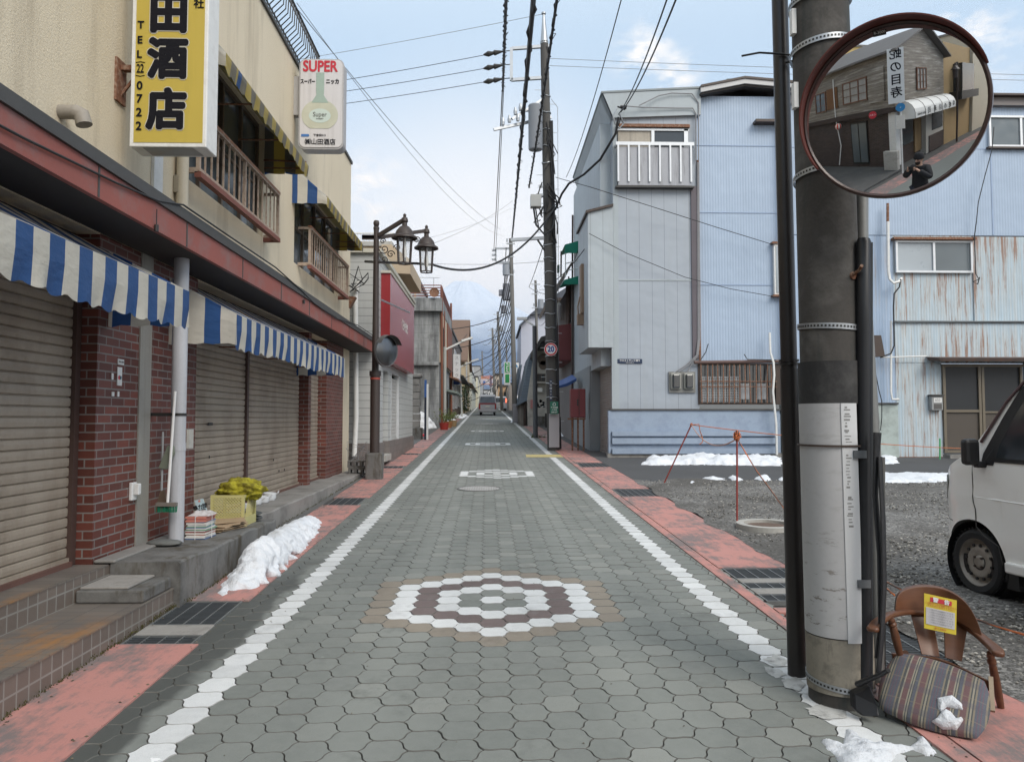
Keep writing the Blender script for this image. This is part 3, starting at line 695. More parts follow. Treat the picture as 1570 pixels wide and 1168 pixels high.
mb=MB();mb.box(-3.40,SH-0.03,1.0,16.3,2.86,3.029);mb.box(-3.9,-3.42,1.0,16.3,0.3,3.0);mb.build('lintel',soffit_m,shop)
def shutter(name,y0,y1,z0,z1,x,parent,pitch=0.075,m=shutter_m,sgn=1,slots=()):
    mb=MB();n=int((z1-z0)/pitch);prof=[]
    for i in range(n):
        z=z0+i*pitch
        prof+=[(-0.004,z),(0.008,z+0.006),(0.0115,z+pitch*0.5),(0.009,z+pitch*0.84),(0.004,z+pitch*0.90),(-0.006,z+pitch*0.92)]
    prof.append((0.0,z0+n*pitch))
    ys=[y0,y1]
    for(p,q)in zip(prof[:-1],prof[1:]):
        mb.quad((x+sgn*p[0],y0,p[1]),(x+sgn*p[0],y1,p[1]),(x+sgn*q[0],y1,q[1]),(x+sgn*q[0],y0,q[1]))
    mb.box(x-.02,x+sgn*0.03,y0,y1,z0-0.06,z0-0.002)
    o=mb.build(name,m,parent)
    if slots:
        mb=MB()
        for(yy,zz,w)in slots:mb.box(x+sgn*0.018,x+sgn*0.024,yy,yy+w,zz,zz+0.03)
        mb.build('handle_slot',black_metal,o)
    return o
shutter('shutter',1.0,5.90,0.56,2.9,SH,shop,slots=((4.9,0.80,.08),(3.6,.8,.08)))
shutter('shutter',7.97,10.0,0.56,2.9,SH,shop,slots=((8.7,1.52,.14),(8.75,1.15,.02),(9.0,.72,.07)))
shutter('shutter',10.08,12.78,0.56,2.9,SH,shop,slots=((11.3,0.98,.025),(11.6,.8,.03),(11.9,.8,.03)))
shutter('shutter',13.0,14.17,0.56,2.9,SH,shop,slots=((13.6,0.95,.02),))
for a,b in((5.90,5.97),(10.0,10.08)):mb=MB();mb.box(SH-0.02,SH+0.04,a,b,0.5,2.95);mb.build('shutter_guide',mat('dark_brown_guide',(0.075,0.045,0.038),0.5,0.2,5,50,0.1),shop)
mb=MB()
for a,b in((1.0,5.9),(7.97,12.8),(13.0,14.17)):mb.box(SH-0.05,SH+0.055,a,b,0.492,0.53)
mb.build('threshold',mat('rust_threshold',(0.14,0.07,0.055),0.6,0.3,6,60,0.2),shop)
for a,b in((5.975,6.67),(6.9,7.96),(12.8,12.985),(14.19,15.75)):
    mb=MB();mb.box(-3.35,W,a,b,0.47,3.028)
    mb.build('brick_pillar',brick_red,shop)
mb=MB();mb.box(-3.3,W+0.012,6.672,6.895,0.49,3.028);mb.build('metal_column',mat('dull_column',(0.36,0.35,0.32),0.45,0.2,3,60,0.1,0.3,streak=(0.25,0.23,0.2),streak_s=(20,20,0.6)),shop)
mb=MB();mb.box(-3.3,W+0.003,15.752,YE,0.2,3.028);mb.build('end_pier',stucco,shop)
# awnings --------------------------------------------------------------
def cloth(name,c,c2,back=False):
    m=NT(name);a=m.noise(2.5,detail=6);d=m.noise(9,detail=8,rough=0.75)
    col=m.mix(a,c,mul(c,0.8));col=m.mix(m.rng(d,0.60,0.72,0,0.5),col,c2)
    m.set(col,0.42,0,m.bump(m.noise(4,m.map((1,1.6,3)),3),0.35,0.03),Specular_IOR_Level=0.35)
    tr_=m.n('ShaderNodeBsdfTranslucent');m.l(col,tr_.inputs[0]);ms_=m.n('ShaderNodeMixShader');ms_.inputs[0].default_value=.38;m.l(m.b.outputs[0],ms_.inputs[1]);m.l(tr_.outputs[0],ms_.inputs[2]);m.l(ms_.outputs[0],m.out.inputs[0])
    return m.m
cl_blue=cloth('blue_vinyl',(0.045,0.12,0.32),(0.06,0.09,0.17));cl_cream=cloth('cream_vinyl',(0.78,0.75,0.66),(0.45,0.42,0.34))
cl_yel=cloth('aged_yellow_vinyl',(0.55,0.42,0.10),(0.2,0.15,0.06));cl_dk=cloth('aged_dark_vinyl',(0.24,0.21,0.15),(0.1,0.08,0.06))
def awning(y0,y1,xw,xo,zw,zt,zm,zb,parent,sw=0.15,dark=False,aged=False,phase=0,wav=0.02,endstripes=True):
    """sloping top from wall (xw,zw) to outer edge (xo,zt); front drop to zm (seam) and wavy, scalloped valance to zb"""
    mb=MB();n=int(round((y1-y0)/(sw/6)));K=[0,1]if not dark else[2,3]
    def front(y,t):
        if t<0.4:z=zt+(zm-zt)*t/0.4;x=xo
        else:
            u=(t-0.4)/0.6;z=zm+(zb-zm)*u;x=xo+wav*.45*u*(1+1.4*math.sin(y*11.0+2*math.sin(y*3.1))+0.7*math.sin(y*26+1))-0.02*u
            sc=abs(math.sin(math.pi*(y-y0)/(sw*1.33)));z+=-0.028*sc*u+0.015*u*noise.noise((y*4,1,2))+0.012*u*math.sin(y*2.3)
        return Vector((x,y,z))
    rows=[0,.2,.4,.5,.6,.7,.8,.9,1.0]
    for i in range(n):
        a,b=y0+(y1-y0)*i/n,y0+(y1-y0)*(i+1)/n
        mb.cur=K[int(((a+b)/2-y0)/sw+phase)%2]
        sg=lambda y,t:Vector((xw+(xo-xw)*t,y,zw+(zt-zw)*t-0.03*math.sin(math.pi*t)*(1+0.4*math.sin(y*5))))
        for t0,t1 in((0,.25),(.25,.5),(.5,.75),(.75,1)):mb.quad(sg(a,t0),sg(b,t0),sg(b,t1),sg(a,t1))
        if aged and noise.noise((a*1.7,3,1))>-.35:mb.cur+=2
        for t0,t1 in zip(rows[:-1],rows[1:]):mb.quad(front(a,t0),front(b,t0),front(b,t1),front(a,t1))
    for y in(y0,y1):
        k=int(abs(xo-xw)/sw)+1
        for i in range(k*2):
            xa,xb=xo-i*sw/2,max(xw,xo-(i+1)*sw/2)
            if xa<=xw:break
            mb.cur=K[(int(i/2)+1)%2];f=lambda x:zt+(zw-zt)*(x-xo)/(xw-xo)
            zl=zb+0.015;sc=lambda x:zl+0.02*abs(math.sin((x-xo)/0.2*math.pi))-0.01
            for t0,t1 in((0,.33),(.33,.66),(.66,1)):
                L=lambda x,t:Vector((x,y+0.008*math.sin(t*5+x*9),f(x)+(sc(x)-f(x))*t));mb.quad(L(xa,t0),L(xb,t0),L(xb,t1),L(xa,t1))
    o=mb.build('awning',[cl_blue,cl_cream,cl_yel,cl_dk],parent,smooth=True,angle=60)
    mb=MB()
    mb.tube([(xo-.012,y0,zt-.01),(xo-.012,y1,zt-.01)],0.011,6)
    for y in[y0+0.03+(y1-y0-0.06)*i/3 for i in range(4)]:
        mb.tube([(xw,y,zw-.03),(xo-.02,y,zt-.03),(xo-.02,y,zm)],0.010,6);mb.tube([(xw,y,zm),(xo-.02,y,zm)],0.010,6)
    mb.build('awning_frame',rust_m,o)
    return o
awning(1.2,6.13,SH,-2.40,3.0,2.603,2.46,2.31,shop)
awning(7.27,12.6,SH,-2.40,3.0,2.575,2.43,2.28,shop)
awning(7.0,10.2,W,-2.45,5.62,4.96,4.92,4.83,shop,wav=0.012,aged=True)
awning(11.6,14.9,W,-2.50,5.42,4.96,4.92,4.83,shop,wav=0.012,aged=True)
for(a,b,xo)in((7.02,10.18,-2.47),(11.62,14.88,-2.52)):
    mb=MB();n=int((b-a)/0.15)
    for i in range(n+1):
        p,q=a+i*.15,min(b,a+(i+1)*.15);mb.cur=i%2
        z0=5.5 if a<9 else 5.32
        mb.quad((W+.01,p,z0-.02),(W+.01,q,z0-.02),(xo,q,4.94),(xo,p,4.94));mb.quad((xo,p,4.94),(xo,q,4.94),(xo-.006,q,4.85),(xo-.006,p,4.85))
    for i in range(4):
        mb.cur=i%2;xa=xo-i*0.145;xb=xo-(i+1)*0.145
        f=lambda x:4.985+(z0-4.985)*(x-xo)/(W-xo)
        mb.quad((xa,b-.01,f(xa)-.01),(xb,b-.01,f(max(W,xb))-.01),(xb,b-.01,4.84+.03*(i%2)),(xa,b-.01,4.84))
    mb.build('awning_lining',[cl_yel,cl_dk],shop)
    mb=MB();mb.tube([(W,b-.03,5.02),(xo,b-.03,5.0)],0.012,6);mb.build('awning_rod',rust_m,shop)
cream_frame=mat('brown_sash',(0.13,0.10,0.075),0.5,0.2,5,60,0.1)
room_dark=mat('dark_room',(0.05,0.045,0.04),0.9,0.2,2,20,0)
curtain=mat('window_curtain',(0.42,0.38,0.32),0.9,0.3,2.5,30,0.3,streak=(0.2,0.18,0.16),streak_s=(14,14,0.5))
for(a,b,z0,z1),nm in((w1,4),(w2,4)):
    mb=MB();x=W-0.12
    mb.box(x,x+.05,a,b,z0,z0+.05);mb.box(x,x+.05,a,b,z1-.05,z1)
    for i in range(nm+1):
        y=a+(b-a-0.05)*i/nm;mb.box(x+.002,x+.052,y,y+.05,z0+.05,z1-.05)
    mb.box(x+.004,x+.04,a+.05,b-.05,z0+(z1-z0)*.45,z0+(z1-z0)*.45+.03)
    wf=mb.build('window',cream_frame,shop)
    mb=MB();mb.box(x-.01,x+.012,a,b,z0,z1);mb.build('pane',glass_grey,wf)
    mb=MB();mb.box(x-1.2,x-0.08,a,b,z0-.05,z1+.05);mb.build('room',room_dark,wf)
    r0,r1=(7.44,10.2)if a<9 else(12.0,15.15);xr=-2.85;ra=MB()
    ra.bar((xr,r0,4.57),(xr,r1,4.57),.05,.035);ra.bar((xr,r0,4.0),(xr,r1,4.0),.04,.05)
    ra.bar((xr,r0,4.57),(W,r0,4.57),.04,.035);ra.bar((xr,r0,4.0),(W,r0,4.0),.04,.05);ra.bar((xr,r1,4.57),(W,r1,4.57),.04,.035);ra.bar((xr,r1,4.0),(W,r1,4.0),.04,.05)
    n=int((r1-r0)/.165)
    for i in range(n+1):
        y=r0+(r1-r0)*i/n;ra.box(xr-.008,xr+.008,y-.008,y+.008,4.02,4.56)
    for y in(r0,(r0+r1)/2,r1):ra.box(xr-.018,xr+.018,y-.018,y+.018,3.99,4.58)
    ra.build('railing',mat('cream_rust_bars',(.42,.33,.26),.75,.3,12,90,.25,dirt=(.17,.08,.05),dirt_amt=.8),shop)
    ra=MB();ra.box(xr-.03,xr+.035,r0-.02,r1+.02,3.93,3.985);ra.box(W,xr-.03,r1-.03,r1+.02,3.93,3.985);ra.build('rail_foot',mat('red_brown_foot',(.20,.07,.05),.7,.3,6),shop)
    ra=MB();ra.box(xr-.026,xr+.028,r0-.02,r1+.02,4.575,4.605);ra.build('rail_cap',mat('rail_cap_rust',(.36,.17,.10),.7,.3,8,dirt=(.42,.36,.3)),shop)
mb=MB();rg=random.Random(5)
for i in range(9):
    y=7.6+i*.27;mb.box(W-.30,W-.20,y,y+.2,4.0,4.15+rg.random()*.25)
mb.build('stored_goods',white_paint,shop)
mb=MB();ys=[3.0+.115*i for i in range(89)]
for y in ys:
    pts=[(W+.02,y,7.1),(W+.02,y,7.2),(W+.14,y,7.32),(W+.15,y,7.52),(W+.05,y,7.72),(W+.03,y,7.85)]
    mb.tube(pts,0.009,5)
mb.build('roof_railing',black_metal,shop)
mb=MB();mb.tube([(W+.03,3.0,7.86),(W+.03,13.15,7.86)],.018,6);mb.tube([(W+.02,3,7.16),(W+.02,13.15,7.16)],.012,6);mb.build('roof_handrail',black_metal,shop)
def vent(u,v):
    p=atX(u,v,W);t=MB();t.cyl(p,.05,.12,(1,0,0),14);t.tube([p+Vector((.10,0,0)),p+Vector((.15,0,-.02)),p+Vector((.17,0,-.09))],.055,12);t.build('vent_cowl',mat('cowl_grey',(0.30,0.27,0.23),0.6,0.3,8),shop,smooth=True)
vent(92,172)
p=atX(268,283,W);mb=MB();mb.box(W,W+.06,p.y-.05,p.y+.06,p.z-.09,p.z+.08);mb.build('wall_box',mat('old_box',(0.33,0.29,0.22),0.7),shop,bevel=.01)
for(u,v,w,h,c)in((185,555,.10,.045,white_paint),(183,577,.075,.15,white_paint),(172,577,.03,.05,white_plastic),(173,604,.035,.035,white_plastic),(181,604,.03,.04,white_plastic)):
    p=atX(u,v,W+.004);mb=MB();mb.box(W+.001,W+.008,p.y-w/2,p.y+w/2,p.z-h/2,p.z+h/2);o=mb.build('notice_plate',c,shop)
    if h>.1:
        mb=MB();mb.cyl((W+.008,p.y-.010,p.z-.01),.018,.001,(1,0,0),16);mb.build('red_mark',ink_red,o)
        mb=MB();mb.cyl((W+.0085,p.y+.012,p.z-.01),.016,.001,(1,0,0),16);mb.build('blue_mark',mat('teal_print',(0.02,0.12,0.16),0.5),o)
    if h<.05 and w>.09:text('犬に注意',.02,(W+.010,p.y,p.z),(0,1,0),(0,0,1),ink,o,ext=.0005)
p=atX(201,753,W);mb=MB();mb.box(W,W+.03,p.y-.045,p.y+.045,p.z-.075,p.z+.075);mb.box(W+.03,W+.07,p.y-.02,p.y+.035,p.z-.03,p.z+.065);mb.build('outlet_cover',white_plastic,shop,bevel=.008)
# ---- steps and platforms
st1=MB();st1.box(-2.90,-2.42,0.8,5.99,-0.05,0.298);stp=thing('tiled_steps','brown tiled steps with rust stain in front of the first shutter','steps',(-2.7,3.5,0.1))
st1.build('lower_riser',step_tile,stp)
mb=MB();mb.box(-2.905,-2.415,0.8,5.992,0.299,0.31);mb.build('lower_tread',tread_tile,stp)
mb=MB();mb.box(-3.4,-2.905,0.8,6.4,0.0,0.482);mb.build('upper_riser',step_tile,stp)
mb=MB();mb.box(-3.4,-2.90,0.8,5.97,0.483,0.494);mb.build('upper_tread',tread_tile,stp)
plat=thing('concrete_platform','mossy old concrete platform with magazines and crate standing on it','platform',(-2.7,7.3,0.1))
def rough_block(mb,x0,x1,y0,y1,z0,z1,n=10,amp=.012):
    """box whose long vertical face and top are slightly uneven"""
    N=n
    g=[]
    for i in range(N+1):
        y=y0+(y1-y0)*i/N
        dx=amp*noise.noise((y*3.1,3,z1));dz=amp*noise.noise((y*2.3,8,2))
        g.append([Vector((x0,y,z1+dz*.3)),Vector((x1+dx-.015,y,z1+dz)),Vector((x1+dx,y,z1+dz-.015)),Vector((x1+dx*.6,y,(z0+z1)/2)),Vector((x1+dx,y,z0))])
    o=len(mb.v)
    for r in g:mb.v+=r
    for i in range(N):
        for k in range(4):a=o+i*5+k;mb.f.append([a,a+5,a+6,a+1]);mb.mi.append(mb.cur)
    for r,e in((0,1),(N,-1)):
        a=o+r*5;mb.f.append([a,a+1,a+2,a+3,a+4]);mb.mi.append(mb.cur);
        mb.quad(g[r][0],g[r][4],Vector((x0,g[r][0].y,z0)))
mb=MB();rough_block(mb,-2.90,-2.365,5.995,8.6,0.02,0.505,26,.03);mb.build('front_block',concrete_dark,plat)
mb=MB();rough_block(mb,-3.4,-2.905,6.41,8.62,0.02,0.488,12,.01);rough_block(mb,-3.4,-2.62,8.62,16.2,0.1,0.5,40,.02);mb.build('shutter_sill',concrete,plat)
mb=MB();mb.box(-3.02,-2.86,5.98,7.4,.5,.525);mb.build('pillar_foot',concrete,plat,bevel=.01)
mb=MB();mb.box(-2.895,-2.43,5.5,5.975,0.312,0.40);tag(mb.build('step_block',concrete_dark,bevel=.012),'loose dark concrete step block standing on the tiled lower step','step block')
mb=MB();mb.box(-2.88,-2.55,5.53,5.96,0.403,0.418);tag(mb.build('checker_plate',slab_m,bevel=.003),'checkered grey plate lying on the loose concrete step block','plate')
# ---- downpipe
def pipe_thing(name,pts,r,m,label,cat,rings=(),n=16):
    t=thing(name,label,cat,(pts[0][0],pts[0][1],min(p[2]for p in pts)))
    mb=MB();mb.tube(pts,r,n);mb.build('pipe',m,t,smooth=True)
    for(a,b,rr,mm)in rings:
        q=MB();q.tube([a,b],rr,n);q.build('collar',mm,t,smooth=True)
    return t
pvc=mat('weathered_pvc',(0.43,0.44,0.47),0.5,0.12,1.4,50,0.05,streak=(0.30,0.30,0.31),streak_s=(16,16,0.7))
PX0,PY0=-2.79,6.94
pp=pipe_thing('drain_pipe',[(PX0,PY0,.505),(PX0,PY0,3.03)],.064,pvc,'thick grey drainpipe standing on the platform under the red canopy','drainpipe',
           [((PX0,PY0,1.31),(PX0,PY0,1.38),.068,pvc),((PX0,PY0,1.62),(PX0,PY0,1.645),.069,black_metal)])
mb=MB();mb.bar((PX0-.25,PY0-.02,1.633),(PX0-.05,PY0-.02,1.633),.02,.03);mb.build('bracket',black_metal,pp)
mb=MB();mb.box(PX0+.066,PX0+.09,PY0+.02,PY0+.12,1.33,1.50);mb.build('junction_box',concrete_pale,pp)
pipe_thing('drain_pipe',[(-2.96,7.34,3.335),(-2.96,7.34,3.9),(-2.96,7.34,4.9),(-2.96,7.34,7.0)],.055,mat('cream_pipe',(0.55,0.49,0.38),0.55,0.15,2),'cream drainpipe rising from the red canopy behind the yellow sign','drainpipe',[((-2.96,7.34,3.45),(-2.96,7.34,3.50),.062,mat('cream_pipe',(0.55,0.49,0.38)))])
# ---- yellow vertical shop sign
YS=6.13;sx0,sx1=-2.90,-2.29
sign=thing('shop_sign','tall yellow sign box with big black Japanese letters and a phone number','sign',(-2.6,6.2,3.76))
def sign_yellow():
    m=NT('yellow_sign_face');a=m.noise(1.3,detail=5);s=m.noise(1.0,m.map((9,9,0.7)),6,0.7)
    c=m.mix(a,(0.45,0.335,0.055),(0.53,0.41,0.08));c=m.mix(m.rng(s,0.55,0.75,0,0.35),c,(0.36,0.29,0.05))
    return m.set(c,0.35,0,None)
mb=MB();mb.box(sx0,sx1,YS,YS+.24,3.765,7.3);mb.build('cabinet',white_paint,sign,bevel=.008)
mb=MB();mb.box(sx0+.035,sx1-.03,YS-.004,YS+.002,3.80,7.25);mb.build('face_panel',sign_yellow(),sign)
halo=mat('letter_outline',(0.55,0.53,0.46),0.5,0.05)
def sg(u,v):return atY(u,v,YS-.008)
for ch,v in(('株',None),):pass
zc=[sg(254,y).z for y in(24,94,172)];pitch=zc[1]-zc[2];xc=sg(257,100).x
for ch,z in(('山',zc[0]+pitch*1.0),('田',zc[0]),('酒',zc[1]),('店',zc[2])):
    sc=.345
    text(ch,sc,(xc,YS-.006,z),(1,0,0),(0,0,1),halo,sign,'letter_outline',bold=.026,ext=.001,sx=.93)
    text(ch,sc,(xc,YS-.009,z),(1,0,0),(0,0,1),ink,sign,'letter',bold=.018,ext=.001,sx=.93)
for ch,(u,v)in zip('TEL',((216,39),(214.5,62),(213.5,84))):p=sg(u,v);text(ch,.085,(p.x,YS-.009,p.z),(1,0,0),(0,0,1),ink,sign,'letter',bold=.003)
p=sg(215,106);text('22',.10,(p.x,YS-.009,p.z),(1,0,0),(0,0,1),ink,sign,'letter',bold=.002,sx=.62,space=.95)
for dz,k in((.052,1),(-.052,-1)):
    mb=MB();mb.tube([(p.x-.035+.0175*i,YS-.008,p.z+dz+k*.008*(1-abs(i-2)/2))for i in range(5)],.003,4);mb.build('letter_mark',ink,sign)
for ch,(u,v)in zip('0722',((214,132),(213.5,152),(213,173),(212.5,194))):p=sg(u,v);text(ch,.095,(p.x,YS-.009,p.z),(1,0,0),(0,0,1),ink,sign,'letter',bold=.003)
for ch,(u,v)in zip('社会式株',((305,7),(305,-13),(305,-33),(305,-53))):p=sg(u,v);text(ch,.085,(p.x,YS-.009,p.z),(1,0,0),(0,0,1),ink,sign,'letter',bold=.002)
mb=MB();mb.box(W,sx0,YS+.06,YS+.12,4.42,4.46);mb.box(W,W+.02,YS,YS+.16,4.15,4.5);mb.bar((W,YS+.09,4.2),(sx0,YS+.09,4.38),.02);mb.box(W,sx0,YS+.06,YS+.12,6.6,6.64);mb.build('bracket',rust_m,sign)
mb=MB();mb.quad((-2.80,YS+.01,3.762),(-2.4,YS+.01,3.762),(-2.38,YS+.2,3.762),(-2.8,YS+.2,3.762));mb.build('bottom_panel',mat('stained_sign_bottom',(0.36,0.36,0.36),0.6,0.1,3,30,0,dirt=(0.35,0.25,0.13)),sign)
# ---- whisky sign (generic bottle)
YB=11.56
def sb(u,v):return atY(u,v,YB-.01)
bs=thing('bottle_sign','white light box sign with red SUPER lettering and a round bottle picture','sign',(-2.55,YB,5.65))
a,b=sb(459,90),sb(526,229)
def rrect(x0,x1,z0,z1,r,y,n=6):
    out=[]
    for cx,cz,t0 in((x1-r,z1-r,0),(x0+r,z1-r,90),(x0+r,z0+r,180),(x1-r,z0+r,270)):
        for i in range(n+1):t=R(t0+90*i/n);out.append(Vector((cx+r*math.cos(t),y,cz+r*math.sin(t))))
    return out
panel_w=mat('sign_white_panel',(0.60,0.58,0.58),0.45,0.06,2,60,0.03,streak=(0.45,0.43,0.42),streak_s=(12,12,.6),streak_amt=.4)
mb=MB();mb.slab(rrect(a.x,b.x,b.z,a.z,.10,YB),(0,.22,0));mb.build('cabinet',mat('grey_sign_case',(0.40,0.39,0.39),0.5,0.1),bs)
mb=MB();mb.slab(rrect(a.x+.02,b.x-.02,b.z+.025,a.z-.02,.085,YB-.012),(0,.011,0));mb.build('face_panel',panel_w,bs)
cx=(a.x+b.x)/2;yf=YB-.017
p=sb(491,103);text('SUPER',.235,(p.x,yf,p.z),(1,0,0),(0,0,1),ink_red,bs,'letter',bold=.008,sx=.80)
for s,u in(('スーパー',472),('ニッカ',510)):p=sb(u,126);text(s,.085,(p.x,yf,p.z),(1,0,0),(0,0,1),ink,bs,'letter',bold=.004,sx=.66 if len(s)>3 else .8)
bm_=NT('printed_bottle');bm_.set(bm_.mix(bm_.noise(3,detail=3),(0.36,0.36,0.25),(0.62,0.62,0.52)),.4);bgreen=mat('bottle_neck_print',(0.33,0.42,0.36),0.4,0.15,6)
c0=sb(490.5,176);rx,rz=.275,.24
mb=MB();mb.slab([Vector((c0.x+rx*math.cos(2*math.pi*i/40),yf,c0.z-.01+max(-rz*.86,rz*math.sin(2*math.pi*i/40))))for i in range(40)],(0,.003,0));mb.build('bottle_print',bm_.m,bs)
t_=sb(491,112).z;nk=c0.z+rz*.95
mb=MB();mb.slab([Vector((c0.x+x,yf-.002,z))for x,z in((-.06,t_),(.06,t_),(.06,nk+.12),(.055,nk+.07),(.13,c0.z+rz*.75),(-.13,c0.z+rz*.75),(-.055,nk+.07),(-.06,nk+.12))],(0,.003,0));mb.build('bottle_neck',bgreen,bs)
mb=MB();mb.slab([Vector((c0.x+.165*math.cos(2*math.pi*i/30),yf-.002,c0.z-.02+.11*math.sin(2*math.pi*i/30)))for i in range(30)],(0,.002,0));mb.build('bottle_label',mat('bottle_label',(0.52,0.60,0.55),.5,.05),bs)
text('Super',.10,(c0.x,yf-.004,c0.z-.005),(1,0,0),(0,0,1),mat('label_script',(0.12,0.12,0.11),.5),bs,'letter',bold=.001,sx=.9)
text('WHISKY',.03,(c0.x,yf-.004,c0.z-.07),(1,0,0),(0,0,1),mat('label_script',(0.12,0.12,0.11)),bs,'letter')
p=sb(468,208);mb=MB();mb.slab([Vector((p.x-.06,yf,p.z-.02)),Vector((p.x+.05,yf,p.z-.02)),Vector((p.x+.065,yf,p.z)),Vector((p.x+.05,yf,p.z+.02)),Vector((p.x-.06,yf,p.z+.02))],(0,.003,0));mb.build('blue_tab',mat('blue_tab',(.06,.18,.45),.5),bs)
p=sb(489,208);text('下吉田515',.042,(p.x+.01,yf,p.z),(1,0,0),(0,0,1),ink,bs,'letter')
p=sb(491,218.5);text('㈱山田酒店',.098,(p.x,yf,p.z),(1,0,0),(0,0,1),ink,bs,'letter',bold=.002,sx=.95)
mb=MB();mb.box(W,a.x,YB+.05,YB+.17,a.z-.85,a.z-.25);mb.build('bracket',mat('bracket_grey',(.38,.37,.36),.6),bs)
# ---- small things on the platform
def on(u,v,z):return atZ(u,v,z)
ZP=.505
c=on(300,827,ZP)
stack=thing('magazine_stack','tied stack of old magazines and newspapers beside the thick drainpipe','magazines',(c.x-.02,c.y+.10,ZP))
rg=random.Random(11);z=ZP+.002
for i in range(17):
    h=rg.uniform(.007,.016);w,d=rg.uniform(.165,.195),rg.uniform(.24,.27);ang=rg.uniform(-.07,.07)
    Mx=Matrix.Translation((c.x+rg.uniform(-.006,.006),c.y+.12+rg.uniform(-.01,.01),z))@Matrix.Rotation(ang,4,'Z')
    mb=MB();mb.box(-w/2,w/2,-d/2,d/2,0,h-.001,Mx)
    col=rg.choice([(.62,.62,.6),(.66,.64,.6),(.10,.16,.30),(.52,.2,.15),(.2,.33,.22),(.6,.58,.5),(.35,.12,.1),(.65,.65,.63)])
    mb.build('magazine',mat('paper_%d'%i,col,.5,.2,30),stack);z+=h
mb=MB();mb.tube([(c.x-.1,c.y+.12,ZP),(c.x-.1,c.y+.12,z),(c.x+.1,c.y+.12,z+.004),(c.x+.1,c.y+.12,ZP)],.003,5);mb.tube([(c.x,c.y-.02,ZP),(c.x,c.y-.02,z+.002),(c.x,c.y+.26,z+.002)],.003,5)
mb.build('string',white_plastic,stack)
rg=random.Random(4);mb=MB()
N=14
for i in range(N+1):
    for j in range(N+1):
        x,y=-.09+.2*i/N,-.10+.22*j/N;e_=min(i,j,N-i,N-j)/3;mb.v.append(Vector((c.x+x+.012*noise.noise((x*30,y*30,1)),c.y+.12+y,z+.004+min(1,e_)*(.028+.03*noise.noise((x*22,y*22,6))))))
for i in range(N):
    for j in range(N):mb.f.append([i*(N+1)+j,(i+1)*(N+1)+j,(i+1)*(N+1)+j+1,i*(N+1)+j+1]);mb.mi.append(0)
bagm=NT('thin_plastic');bagm.set((.62,.6,.6),.25,0,None);bagm.b.inputs['Alpha'].default_value=.75
tag(mb.build('plastic_bag',bagm.m,smooth=True,angle=180),'crumpled translucent plastic bag on top of the magazine stack','bag')
c=on(372,797,ZP);c=Vector((-2.98,8.25,ZP));pc=on(335,800,ZP)
crate=thing('plastic_crate','yellowed milk crate with lattice sides under a yellow net','crate',(-2.93,8.2,ZP))
cm=mat('yellow_crate_plastic',(.50,.46,.20),.5,.1,5,50,.03)
cl,cr=atY(322,800,7.9).x,atY(374,800,7.9).x;cz=.53;ct=atY(350,759,7.9).z
mb=MB();y0,y1=7.9,8.3
t=.012
for(xa,xb,ya,yb)in((cl,cr,y0,y0+t),(cl,cr,y1-t,y1),(cl,cl+t,y0+t,y1-t),(cr-t,cr,y0+t,y1-t)):
    mb.box(xa,xb,ya,yb,ct-.03,ct);mb.box(xa,xb,ya,yb,ZP+.001,ZP+.09)
for x in(cl,cr-.03):
    for y in(y0-.002,y1-.028):mb.box(x+.001,x+.029,y+.001,y+.029,ZP+.09,ct-.03)
mb.box(cl+t,cr-t,y0+t,y1-t,ZP+.004,ZP+.02)
nd=9
for k in range(-nd,nd*2):
    xa=cl+.03+k*.03;h=ct-.03-ZP-.09
    for sgn in(1,-1):
        p0=Vector((xa,y0+.006,ZP+.09));p1=p0+Vector((h*sgn,0,h))
        L,Rr=cl+.03,cr-.03;d=p1-p0;t0,t1=0,1
        if d.x>0:t0=max(t0,(L-p0.x)/d.x);t1=min(t1,(Rr-p0.x)/d.x)
        else:t0=max(t0,(Rr-p0.x)/d.x);t1=min(t1,(L-p0.x)/d.x)
        if t1-t0>.03:mb.bar(p0+d*t0+Vector((0,sgn*.001,0)),p0+d*t1+Vector((0,sgn*.001,0)),.009,.009)
    ya=y0+.03+k*.03
    p0=Vector((cr-.006,ya,ZP+.09));
    if y0+.03<ya<y1-.03-h*.5:mb.bar(p0,p0+Vector((0,h*.5,h)),.006)
mb.build('crate_body',cm,crate)
def lump(name,c,r,m,label,cat,n1=40,n2=20,amp=.25,sq=(1,1,.6),ns=3,seed=0,holes=False):
    mb=MB()
    for j in range(n2+1):
        ph=math.pi*(j/n2)*.98+.01
        for i in range(n1):
            th=2*math.pi*i/n1;d=Vector((math.sin(ph)*math.cos(th),math.sin(ph)*math.sin(th),math.cos(ph)))
            k=1+amp*noise.fractal(tuple(d*ns+Vector((seed,0,0))),.8,2.2,4)
            mb.v.append(Vector((c[0]+d.x*r*sq[0]*k,c[1]+d.y*r*sq[1]*k,c[2]+d.z*r*sq[2]*k)))
    for j in range(n2):
        for i in range(n1):mb.f.append([j*n1+i,j*n1+(i+1)%n1,(j+1)*n1+(i+1)%n1,(j+1)*n1+i]);mb.mi.append(0)
    return tag(mb.build(name,m,smooth=True,angle=180),label,cat)
nm=NT('yellow_net');w=nm.n('ShaderNodeTexVoronoi');w.inputs['Scale'].default_value=60;nm.l(nm.map((1,1,.5)),w.inputs[0]);nb=nm.noise(9,detail=6,rough=.7)
nm.set(nm.mix(nm.rng(nb,.38,.62),(.16,.13,.008),(.50,.45,.03)),.8,0,nm.bump(nm.noise(1.0,nm.map((25,6,40)),5,.8),1.0,.03));
lump('garbage_net',((cl+cr)/2+.06,8.12,ct+.03),.21,nm.m,'heap of yellow plastic netting spilling over the milk crate','net',72,36,.30,(1.1,.95,.55),2.2,3)
